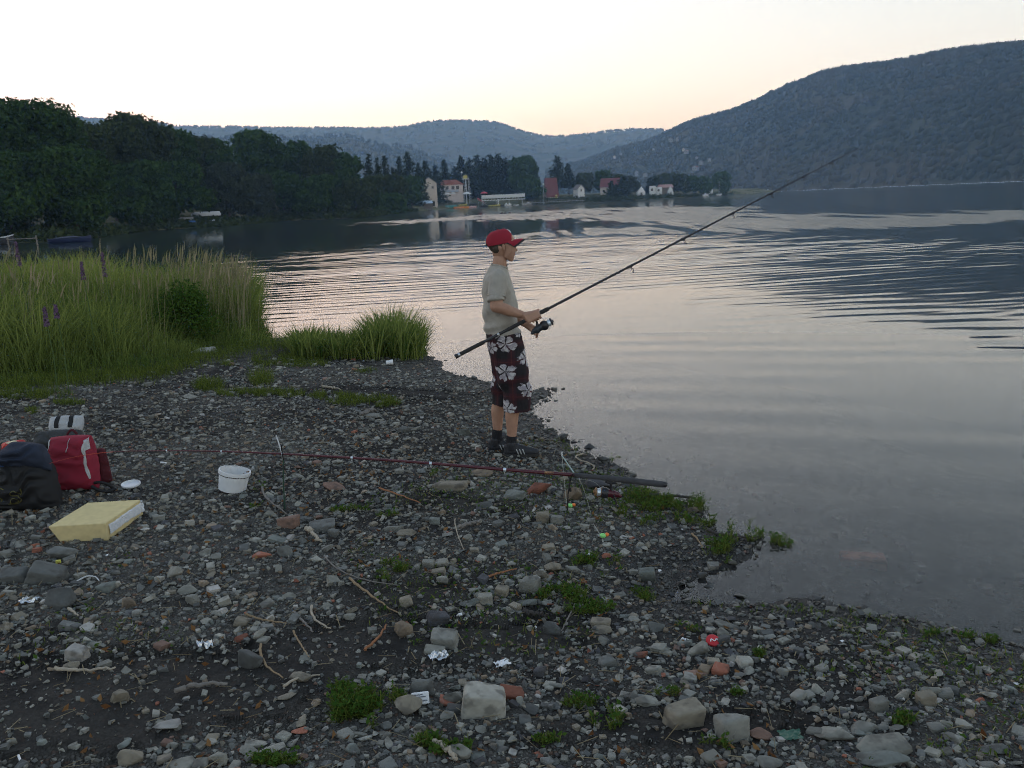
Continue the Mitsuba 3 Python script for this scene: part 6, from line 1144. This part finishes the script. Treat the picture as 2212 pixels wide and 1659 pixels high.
put('gold_band', join([tube(np.array([lr(x) for x in (a, a + w_)]), .0112, 12) for a, w_ in ((1176, 20), (1206, 22))]), 'rod_gold', rod2, smooth=50)
for x, r_ in ((1252, .015), (1090, .013), (930, .011), (760, .009), (610, .008), (478, .006), (360, .005)):
    c, c2 = lr(x), lr(x - 3); d = (c2 - c) / np.linalg.norm(c2 - c); b = np.interp(x, [245, 610, 930, 1250], [.003, .0062, .0088, .012])
    k = put('wrap_ring', tube([c - d * b * .9, c + d * b * .9], b + .0016, 12), 'reel_bright', rod2, smooth=50); q = c - np.array([0, 0, b + r_])
    put('line_guide', join([tube(q + np.stack([A2 * 0, np.cos(A2) * r_, np.sin(A2) * r_], 1), .0018, 6, False), tube([c - d * .012 - [0, 0, b], q + [0, 0, r_]], .0018, 6)]), 'rod_silver', k, smooth=True)
mat('reel_maroon', (0.07, 0.010, 0.018), .3); dl = lr(1300) - lr(1360); dl /= np.linalg.norm(dl); dw = np.array([0, 0, -1.0]); dw -= dl * (dw @ dl); dw /= np.linalg.norm(dw)
mat('reel_spool_brown', (0.20, 0.11, 0.05), .4)
reel(rod2, lr(1321) + dw * .014, dl, dw, np.array([0, -1.0, 0]), 'reel_maroon', 'reel_spool_brown', 'reel_bright', 1.05)
ln = thing('bite_line', 'pale line hanging in a loop from the lying rod down to a green float', 'fishing line')
put('strand', join([tube(spline([lr(1252) - [0, 0, .03], RP(1262, 1060), RP(1275, 1105), G(1286., 1148., .02), G(1297., 1163., .015)], 16), .0011, 5)]), 'fishing_line', ln); put('upper_strand', tube(spline([lr(1252) - [0, 0, .03], RP(1290, 1046), lr(1321) + dw * .07 - dl * -.06], 10), .0008, 5), 'fishing_line', ln)
mat('float_green', (0.28, 0.75, 0.22), .4); mat('float_orange', (0.80, 0.20, 0.04), .4)
for (x, y, lb, ly) in ((1231, 1099, 'bright green and orange float at the foot of the rod rest', 0.02), (1302, 1163, 'bright green float with an orange end lying on the gravel right of the other one', .012)):
    p = G(float(x), float(y), ly); t = thing('bite_float', lb, 'float'); b = trimesh.creation.icosphere(subdivisions=3); v = np.array(b.vertices)
    put('body', (v * [.020, .015, .015] + p, b.faces), 'float_green', t, smooth=True); put('end', (v * [.013, .011, .011] + p + [.026, .004, .004], b.faces), 'float_orange', t, smooth=True); put('loop', tube(p + [-.02, 0, 0] + np.stack([np.cos(A2) * .005 - .004, A2 * 0, np.sin(A2) * .005], 1), .001, 5, False), 'fishing_line', t)
mat('rest_green', (0.02, 0.055, 0.035), .5); mat('rest_black', (0.015, 0.015, 0.017), .5); mat('rest_teal', (0.26, 0.36, 0.33), .5)
def rest(gx, gy, hx, label, arms, m_='rest_green'):
    g = G(float(gx), float(gy)); h = lr(hx) - [0, 0, np.interp(hx, [610, 1250], [.0065, .0125])]; t = thing('rod_rest', label, 'rod rest')
    put('stick', tube([g - [0, 0, .12], g * .5 + h * .5, h - [0, 0, .03]], .0045, 9), m_, t, smooth=50); put('collar', tube([h - [0, 0, .10], h - [0, 0, .07]], .007, 10), 'rest_black', t, smooth=50)
    for a in arms: put('fork_arm', tube(spline([h - [0, 0, .032], h + np.array([a[0] * .35, a[2] * .5, a[1] * .2 - .004]), h + np.array([a[0], a[2], a[1]])], 8), .0042, 8), a[3], t, smooth=50)
rest(613, 1100, 611, 'green rod rest with a forked head, holding the middle of the lying rod', ((-.045, .115, .05, 'white_paint'), (.005, .075, -.035, 'rest_black')))
put('loop', tube(lr(611) + np.array([-.05, .05, .11]) + np.stack([np.cos(A2) * .006 - .004, A2 * 0, np.sin(A2) * .022 + .02], 1), .0022, 6, False), 'rest_black', 'rod_rest')
rest(1223, 1107, 1231, 'dark rod rest holding the lying rod beside its reel', ((-.02, .03, .04, 'rest_black'), (.02, .03, -.035, 'rest_black')), 'rest_black')
q0, q1 = RP(1213, 982), RP(1240, 1023); q0[1] += .25; q0 = at_depth(1214.0, 984.0, q0[1]); t = thing('line_clip', 'pale teal clip arm leaning from the lying rod with a hanging cord', 'clip'); put('arm', tube([q0, q1 + [0, .02, 0]], [.0035, .0045], 8), 'rest_teal', t, smooth=50); put('head', tube([q0 + [0, 0, .025], q0 + [0, 0, -.004]], .005, 8), 'white_paint', t, smooth=50); put('cord', tube(spline([q0, at_depth(1219., 1040., q0[1] - .1), G(1224., 1097., .03)], 10), .0012, 5), 'fishing_line', t)
# ================================================================== bags, bucket, foam block, litter
mat('bag_red', weave((0.24, 0.014, 0.034), .2), .85); mat('bag_dark_red', weave((0.07, 0.008, 0.014), .2), .9); mat('bag_grey', weave((0.40, 0.41, 0.42), .12), .7); mat('bag_black', weave((0.007, 0.0075, 0.009), .3), .75); mat('bag_charcoal', weave((0.040, 0.043, 0.045), .25), .85)
mat('jacket_navy', weave((0.012, 0.019, 0.038), .3), .85); mat('print_blue', (0.10, 0.24, 0.60), .6); mat('print_olive', (0.11, 0.10, 0.025), .7); mat('packet_red', (0.50, 0.03, 0.02), .35); mat('packet_cream', speckle((0.62, 0.55, 0.34), .12, 60), .5)
mat('bucket_white', speckle((0.66, 0.68, 0.70), .05, 40), .45); mat('bucket_dark', (0.03, 0.028, 0.027), .6); mat('groundbait', speckle((0.36, 0.33, 0.29), .4, 120), .95); mat('foam_yellow', speckle((0.60, 0.49, 0.25), .14, 45), .95); mat('foam_white', speckle((0.62, 0.64, 0.66), .10, 50), .9)
mat('litter_white', speckle((0.74, 0.75, 0.76), .08, 80), .6); mat('foil', (0.70, 0.72, 0.74), .22, metallic=0.9); mat('litter_red', (0.52, 0.025, 0.03), .4); mat('litter_yellow', (0.62, 0.58, 0.10), .6); mat('litter_green', (0.03, 0.10, 0.065), .5); mat('litter_print', (0.16, 0.17, 0.20), .7)
class Bag:
    """a stuffed bag: front and back sheets bulging from a seam; a, b in [-1, 1] across and up the front"""
    def __init__(s, base, W, H, Df, Db, yaw=0.0, lean=0.0, p=4.0, lump=.02, seed=1, taper=0.0, sag=0.0, roll=0.0):
        s.__dict__.update(W=W, H=H, Df=Df, Db=Db, p=p, lump=lump, seed=seed, taper=taper, sag=sag); s.base = np.asarray(base, float); s.R = rotz(yaw) @ rot_axis([0, 1, 0], roll) @ rot_axis([1, 0, 0], lean)
    def at(s, a, b, side=-1, lift=0.0):
        a, b = np.broadcast_arrays(np.asarray(a, float), np.asarray(b, float)); e = np.clip((1 - np.abs(a) ** s.p) * (1 - np.abs(b) ** s.p), 0, 1) ** .42
        tp = 1 - s.taper * (b + 1) / 2; u = s.W / 2 * a * tp * (1 - .06 * b * b); w = s.H * ((b + 1) / 2) * (1 - .05 * a * a) - s.sag * (1 - a * a) * np.clip(b, 0, 1) ** 2
        q = np.stack([u * 6 + s.seed, w * 6, u * 0 + side], -1); k = (meshkit.fbm(q, 3, s.seed) - .5) * 2 * s.lump * e; wr = .35 * s.lump * np.sin(w * 70 + 4 * meshkit.noise(q * 2, s.seed) * 3) * e
        d = (s.Df if side < 0 else s.Db) * e + k + wr; v = side * (d + lift)
        return np.stack([u, v, w], -1) @ s.R.T + s.base
    def mesh(s, n=56):
        t = np.sin(np.linspace(-PI / 2, PI / 2, n)); A_, B_ = np.meshgrid(t, t, indexing='ij'); return join([grid_mesh(s.at(A_, B_, -1)), grid_mesh(s.at(A_, B_, 1)[::-1])])
    def strip(s, pts, wid, lift=.004, n=40):
        P_ = np.asarray(pts, float); q = spline(P_, n) if len(P_) > 2 else np.linspace(P_[0], P_[1], n); wd = np.interp(np.linspace(0, 1, n), np.linspace(0, 1, len(wid)) if np.ndim(wid) else [0, 1], wid if np.ndim(wid) else [wid, wid])
        d = np.gradient(q, axis=0); d /= np.linalg.norm(d, axis=1, keepdims=True) + 1e-9; nn = np.stack([-d[:, 1], d[:, 0]], 1)
        rows = [np.clip(q + nn * (wd * k)[:, None], -.985, .985) for k in np.linspace(-1, 1, 5)]; R_ = np.stack(rows); return grid_mesh(s.at(R_[..., 0], R_[..., 1], -1, lift))
    def pix(s, x, y, it=12):                            # (a, b) of the front point seen at a pixel
        from scipy.optimize import least_squares
        f_ = lambda z: np.array(project(s.at(z[0], z[1], -1))) - [x, y]
        return least_squares(f_, [0, 0], bounds=([-.97, -.97], [.97, .97])).x
rb_base = G(152.0, 1066.0); rb_base[2] -= .01
rb = Bag(rb_base + [0, .10, 0], .325, .385, .085, .075, yaw=-.10, lean=-.10, p=5, lump=.016, seed=3, taper=.06, sag=.012, roll=-.04); t = thing('backpack', 'red backpack with grey curved trim standing beside the black bag', 'backpack')
put('body', rb.mesh(), 'bag_red', t, smooth=50)
def pp(b_, L_): return [b_.pix(*q) for q in L_]
k = put('trim', rb.strip(pp(rb, [(196, 947), (190, 962), (181, 971), (184, 990), (186, 1008), (191, 1022), (195, 1034)]), [.16, .14, .05, .045, .045, .06, .02]), 'bag_grey', t, smooth=True)
put('trim', rb.strip(pp(rb, [(106, 950), (104, 962), (101, 976)]), [.14, .13, .03]), 'bag_grey', t, smooth=True)
put('zip', rb.strip(pp(rb, [(152, 947), (147, 964), (143, 977)]), .014), 'bag_grey', t, smooth=True)
sp_ = Bag(G(204.0, 1060.0) + [0.0, .16, 0], .10, .25, .05, .05, yaw=.7, p=4, lump=.01, seed=8, taper=.35); put('side_pocket', sp_.mesh(36), 'bag_dark_red', t, smooth=50)
g = G(206.0, 1066.0)
put('strap', join([tube(spline([rb_base + [.15, .0, .05], g + [.03, -.02, .03], g + [.09, -.01, .012], g + [.13, .02, .02]], 12), .011, 8), tube(spline([rb_base + [.15, .04, .06], g + [.05, .03, .06], g + [.10, .05, .015]], 12), .010, 8)]), 'bag_black', t, smooth=50)
put('handle', tube(rb.at(np.linspace(-.25, .25, 9), .99, -1) + np.stack([np.zeros(9), np.zeros(9) + .05, .03 * np.sin(np.linspace(0, PI, 9))], 1), .008, 8), 'bag_dark_red', t, smooth=50)
bb = Bag(G(52.0, 1112.0) + [-.06, .16, -.02], .44, .36, .15, .14, yaw=.05, lean=-.14, p=3, lump=.035, seed=12, taper=.38, roll=.05); t = thing('sack', 'black sack with an olive emblem at the left edge, a jacket thrown over it', 'bag')
put('body', bb.mesh(), 'bag_black', t, smooth=60)
for L_, w_ in (([(43.5, 1056), (44.5, 1067), (37, 1064.5), (28, 1061), (23, 1064), (24, 1070), (33, 1071), (40, 1071.5), (45, 1077), (42.5, 1085), (35, 1088), (25, 1088.5), (18.5, 1090)], .012), ([(19, 1089), (23.5, 1084.5), (24, 1079), (33, 1077.5), (39, 1080), (34, 1085)], .012), ([(0.5, 1054), (4, 1056), (8, 1058)], .014), ([(0.5, 1076), (5, 1080), (2, 1083)], .014)):
    put('emblem', bb.strip(pp(bb, L_), w_, .003), 'print_olive', t, smooth=True)
jk = Bag(bb.at(-.05, .45, -1) + [0, .10, -.005], .36, .17, .13, .12, yaw=.1, lean=-.35, p=2.6, lump=.04, seed=23, taper=.45, roll=.16); t = thing('jacket', 'dark navy jacket with blue edging lying on the black sack', 'jacket')
put('cloth', jk.mesh(48), 'jacket_navy', t, smooth=60); put('edging', jk.strip(pp(jk, [(1, 1019), (6, 1024), (16, 1021)]), [.05, .05, .01]), 'print_blue', t, smooth=True); put('edging', jk.strip(pp(jk, [(67, 1014), (68, 1024), (67, 1028)]), [.015, .03, .008]), 'print_blue', t, smooth=True)
gb = Bag(G(104.0, 978.0) + [0.02, .12, -.01], .40, .15, .13, .15, yaw=.06, lean=-.50, p=3.2, lump=.02, seed=31, taper=.1); t = thing('bag', 'charcoal bag with a pale grey top panel behind the red backpack', 'bag')
put('body', gb.mesh(), 'bag_charcoal', t, smooth=60)
pn = Bag(gb.at(.10, .50, -1) + [0.03, .10, -.02], .27, .13, .04, .05, yaw=.06, lean=-.55, p=3.4, lump=.008, seed=5); k = put('top_panel', pn.mesh(40), 'bag_grey', t, smooth=50)
for a in (-.45, .35): put('strap', pn.strip([(a, -.7), (a + .04, .93)], .13, .003), 'bag_black', k, smooth=True)
pk = Bag(G(10.0, 980.0) + [0.0, .12, 0], .20, .07, .05, .05, yaw=-.1, lean=-.5, p=2.6, lump=.02, seed=41, roll=-.15); t = thing('packet', 'crumpled red packet with a cream inside at the left edge', 'packet'); put('foil', pk.mesh(36), 'packet_red', t, smooth=60); put('inside', pk.strip([(-.10, .15), (.22, .45), (.52, .15)], [.18, .42, .2], .003), 'packet_cream', t, smooth=True)
# bucket
p = G(497.0, 1066.0); R_ = rot_axis([0, 1, 0], .225) @ rot_axis([1, 0, 0], -.06); t = thing('bucket', 'white plastic bucket tilted on the gravel with bait left inside', 'bucket'); hb = .135
put('body', move(lathe([(0, 0), (.088, 0), (.0905, .003), (.1015, hb), (.1000, hb), (.0885, .006), (0, .006)], 48), p + [0, .05, .012], R_), 'bucket_white', t, smooth=40)
put('rim', move(lathe([(.1005, hb - .022), (.1055, hb - .022), (.107, hb - .002), (.1045, hb + .004), (.0995, hb + .003)], 48), p + [0, .05, .012], R_), 'bucket_white', t, smooth=40)
put('groove', move(lathe([(.1001, hb - .028), (.1022, hb - .028), (.1024, hb - .0225), (.1001, hb - .0225)], 48), p + [0, .05, .012], R_), 'bucket_dark', t, smooth=40)
a2 = np.linspace(0, 2 * PI, 40); rg_ = np.linspace(0, .094, 10); Pm = np.stack([np.stack([r_ * np.cos(a2), r_ * np.sin(a2), .066 + .020 * meshkit.fbm(np.stack([r_ * np.cos(a2) * 40, r_ * np.sin(a2) * 40, a2 * 0], 1), 3, 3) + .05 * (r_ * np.cos(a2) + .05)], 1) for r_ in rg_]); v, f = grid_mesh(Pm); put('bait', move((v, f[:, ::-1]), p + [0, .05, .012], R_), 'groundbait', t, smooth=True)
(v, f), u = leaf_cards(np.array([[.085, -.02, hb + .008], [.07, -.035, hb + .002], [.09, .0, hb + .009], [.078, .01, hb + .004]]), np.tile([0, 0, 1.0], (4, 1)), .012, rng, .6, .4); put('leaf', move((v, f), p + [0, .05, .012], R_), 'dead_leaf', t, uv=u)
p = G(281.0, 1055.0); t = thing('bucket_cover', 'white round lid lying on the gravel right of the red backpack', 'lid'); put('disc', move(lathe([(0, 0), (.050, 0), (.056, .003), (.060, .012), (.062, .012), (.0635, .004), (.060, -.002), (0, -.003)], 40), p + [0, .02, .022], rot_axis([1, .3, 0], .10)), 'bucket_white', t, smooth=40)
# foam block
A_, B_, C_ = G(131.7, 1172.0), G(232.4, 1166.8), G(308.6, 1111.5)
for q in (A_, B_, C_): q[2] = .004 + float(ground(q[0], q[1]))
tA, tB, tC = at_depth(106.0, 1139.0, A_[1] - .005), at_depth(227.3, 1131.7, B_[1] - .005), at_depth(301.4, 1081.3, C_[1] - .01); D_, tD = A_ + C_ - B_, tA + tC - tB
t = thing('foam_block', 'yellow block of foam with a torn white side lying on the gravel', 'foam block')
fo = hull(np.vstack([BALL * .006 + q * .985 + np.mean([A_, B_, C_, D_, tA, tB, tC, tD], 0) * .015 for q in (A_, B_, C_, D_, tA, tB, tC, tD)])); v, f = vf(fo.refine_to_length(.02)); v = v + .0022 * (meshkit.fbm(v * 50, 3, 2) - .5)[:, None] * [1, 1, 1.5]; put('core', (v, f), 'foam_yellow', t, smooth=40)
def side(a, b): return (B_ * (1 - a) + C_ * a) * (1 - b) + (tB * (1 - a) + tC * a) * b
nn = np.cross(C_ - B_, tB - B_); nn /= np.linalg.norm(nn); nn = nn if nn[0] > 0 else -nn
Av, Bv = np.meshgrid(np.linspace(.05, .985, 40), np.linspace(0, 1, 12), indexing='ij'); lo = .22 + .10 * meshkit.noise(np.stack([Av * 9, Av * 0, Av * 0], -1), 3) - .08 * Av; Bq = lo + (.84 + .05 * meshkit.noise(np.stack([Av * 14, Av * 0 + 4, Av * 0], -1), 5) - lo) * Bv
q = side(Av[..., None], Bq[..., None]) + nn * (.007 + .006 * meshkit.fbm(np.stack([Av * 18, Bq * 6, Av * 0], -1), 3, 7)[..., None] - .006 * (np.minimum(Bv, 1 - Bv) < .02)[..., None]); v, f = grid_mesh(q); put('torn_side', join([(v, f), (v, f[:, ::-1])]), 'foam_white', t, smooth=40)
cr = []
for k in range(9):
    w_ = np.random.default_rng(70 + k); b_, f_ = rock(w_, 10, 2.4); cr.append((b_ * [.018, .016, .013] + side(.985, .25 + .6 * k / 8) + nn * .004 + (C_ - B_) / np.linalg.norm(C_ - B_) * w_.uniform(0, .014), f_))
put('crumbled_edge', join(cr), 'foam_white', t)
# ------------------------------------------------------------------ litter
def crumple(size, seed, n=9, spike=.35):
    rg = np.random.default_rng(seed); t_ = np.linspace(-1, 1, n); A_, B_ = np.meshgrid(t_, t_, indexing='ij'); h = rg.normal(0, spike, (n, n)); dxy = rg.normal(0, .08, (2, n, n)); v, f = grid_mesh(np.stack([A_ + dxy[0], (B_ + dxy[1]) * .7, np.abs(h) * .5], -1)); return v * size, f
def litter(name, x, y, mesh, mt, label, cat, lift=.006, rot=None, **k):
    p = G(float(x), float(y), lift); return put(name, move(mesh, p, rot), mt, label=label, cat=cat, **k)
p = G(842.0, 789.0); t = thing('plastic_cup', 'white plastic cup lying on its side before the grass clump', 'cup'); R_ = align((1, .25, .03)); put('wall', move(lathe([(0, 0), (.026, 0), (.033, .085), (.036, .087), (.034, .084), (.0255, .003), (0, .003)], 24), p + [-.045, 0, .036], R_), 'litter_white', t, smooth=40)
t = litter('foil_scrap', 443, 1395, crumple(.040, 3, 9, .7), 'foil', 'crumpled silver foil in two peaks on the dark mud', 'foil'); t = litter('foil_strip', 947, 1420, crumple(.040, 8, 11, .45), 'foil', 'crumpled foil strip in front of the grey propped slab', 'foil', rot=rotz(.35))
p = G(909.0, 1522.0); t = thing('carton', 'small crushed white carton with dark print, left of the large pale block', 'carton'); R_ = rotz(.15) @ rot_axis([1, 0, 0], -.5); put('box', move(box(.068, .03, .046, (0, 0, .02), .003), p, R_), 'litter_white', t); put('print', join([move(box(w_, .001, .004, (u_, -.0156, z_)), p, R_) for u_, z_, w_ in ((-.01, .034, .04), (-.004, .026, .05), (-.012, .018, .03), (.012, .011, .03))]), 'litter_print', t)
t = litter('plastic_strip', 1085, 1438, crumple(.034, 15, 9, .3), 'litter_white', 'pale torn plastic strip at the right end of the mud strip', 'plastic scrap', rot=rotz(.5))
p = G(1540.0, 1392.0); t = thing('bottle_cap', 'bright red plastic cap with a white mark on the right-hand gravel', 'cap'); R_ = rotz(.2) @ rot_axis([1, 0, 0], .40); put('disc', move(lathe([(0, .012), (.026, .012), (.031, .009), (.032, 0), (.030, 0), (0, .004)], 32), p + [0, 0, .012], R_), 'litter_red', t, smooth=40); put('mark', move(tube(spline([(-.016, -.006, .0125), (-.006, .004, .0127), (.003, -.006, .0127), (.013, .003, .0127), (.018, -.003, .0125)], 14), .0024, 5), p + [0, -.004, .012], R_), 'litter_white', t)
t = litter('paper_scrap', 1484, 1388, crumple(.028, 21, 9, .5), 'litter_white', 'crumpled white scrap left of the red cap', 'paper scrap', rot=rotz(1.0) @ rot_axis([0, 1, 0], .5)); t = litter('foil_scrap', 62, 1302, crumple(.040, 27, 9, .4), 'foil', 'flat crumpled foil beside the dark rock at far left', 'foil')
t = litter('yellow_scrap', 127, 1220, vf(box(.026, .012, .018, (0, 0, .006), .002)), 'litter_yellow', 'small yellow scrap between the foam block and the big slab', 'scrap', rot=rotz(.3)); t = litter('green_scrap', 1707, 1590, crumple(.040, 33, 9, .15), 'litter_green', 'flat green plastic scrap near the lower right stones', 'plastic scrap')
for x, y, l_, w_, yaw, lb in ((43, 1643, .038, .0042, -.9, 'white cigarette end on black mud in the lower left corner'), (354, 1005, .055, .006, -.35, 'white paper tube on the gravel behind the bucket')):
    p = G(float(x), float(y), .012); put('cigarette_end', move(tube([(-l_ / 2, 0, 0), (l_ / 2, 0, 0)], w_, 10), p, rotz(yaw)), 'litter_white', smooth=50, label=lb, cat='cigarette end')
e_ = trimesh.creation.icosphere(subdivisions=2); litter('white_pebble', 1272, 1203, (np.array(e_.vertices) * [.020, .015, .012], e_.faces), 'litter_white', 'white egg-shaped pebble on the gravel left of the orange brick bit', 'pebble', .014, smooth=True)
for k, (x, y, s_, lb) in enumerate(((1068, 1203, .014, 'white fragment in the middle gravel below the rod handle'), (1475, 1146, .017, 'white fragment on the spit above the water'), (1425, 1236, .017, 'slim white fragment beside a squared grey stone near the inlet'), (993, 1332, .022, 'flat white scrap right of the black wet block'), (1158, 1357, .013, 'tiny white triangular scrap on the mud strip'),
      (1400, 1423, .013, 'white scrap near the small dark red brick piece'), (1055, 1513, .014, 'white scrap just above the large pale block'), (1007, 1538, .016, 'small white scrap left of the large pale block'), (1818, 1389, .014, 'white fragment on the dark gravel at right'), (2240 - 40, 1480, .016, 'white fragment at the right edge of the gravel'), (1866, 1610, .010, 'tiny white scrap by the longest grey stone'),
      (232, 1062 + 140, .012, 'white fragment right of the lilac-grey oval stone'), (1012, 1535, .008, 'tiny white speck by the large pale block'), (640, 860, .018, 'white fragment on the gravel before the grass strip'), (944, 866, .016, 'white fragment beside the mossy strip'))):
    rg = np.random.default_rng(200 + k); v, f = rock(rg, 9, 2.4); litter('white_fragment', min(x, 2196), y, (v * [s_, s_ * .6, s_ * .35], f), 'litter_white', lb, 'fragment', s_ * .4 + .004, rotz(rg.uniform(0, 3)))
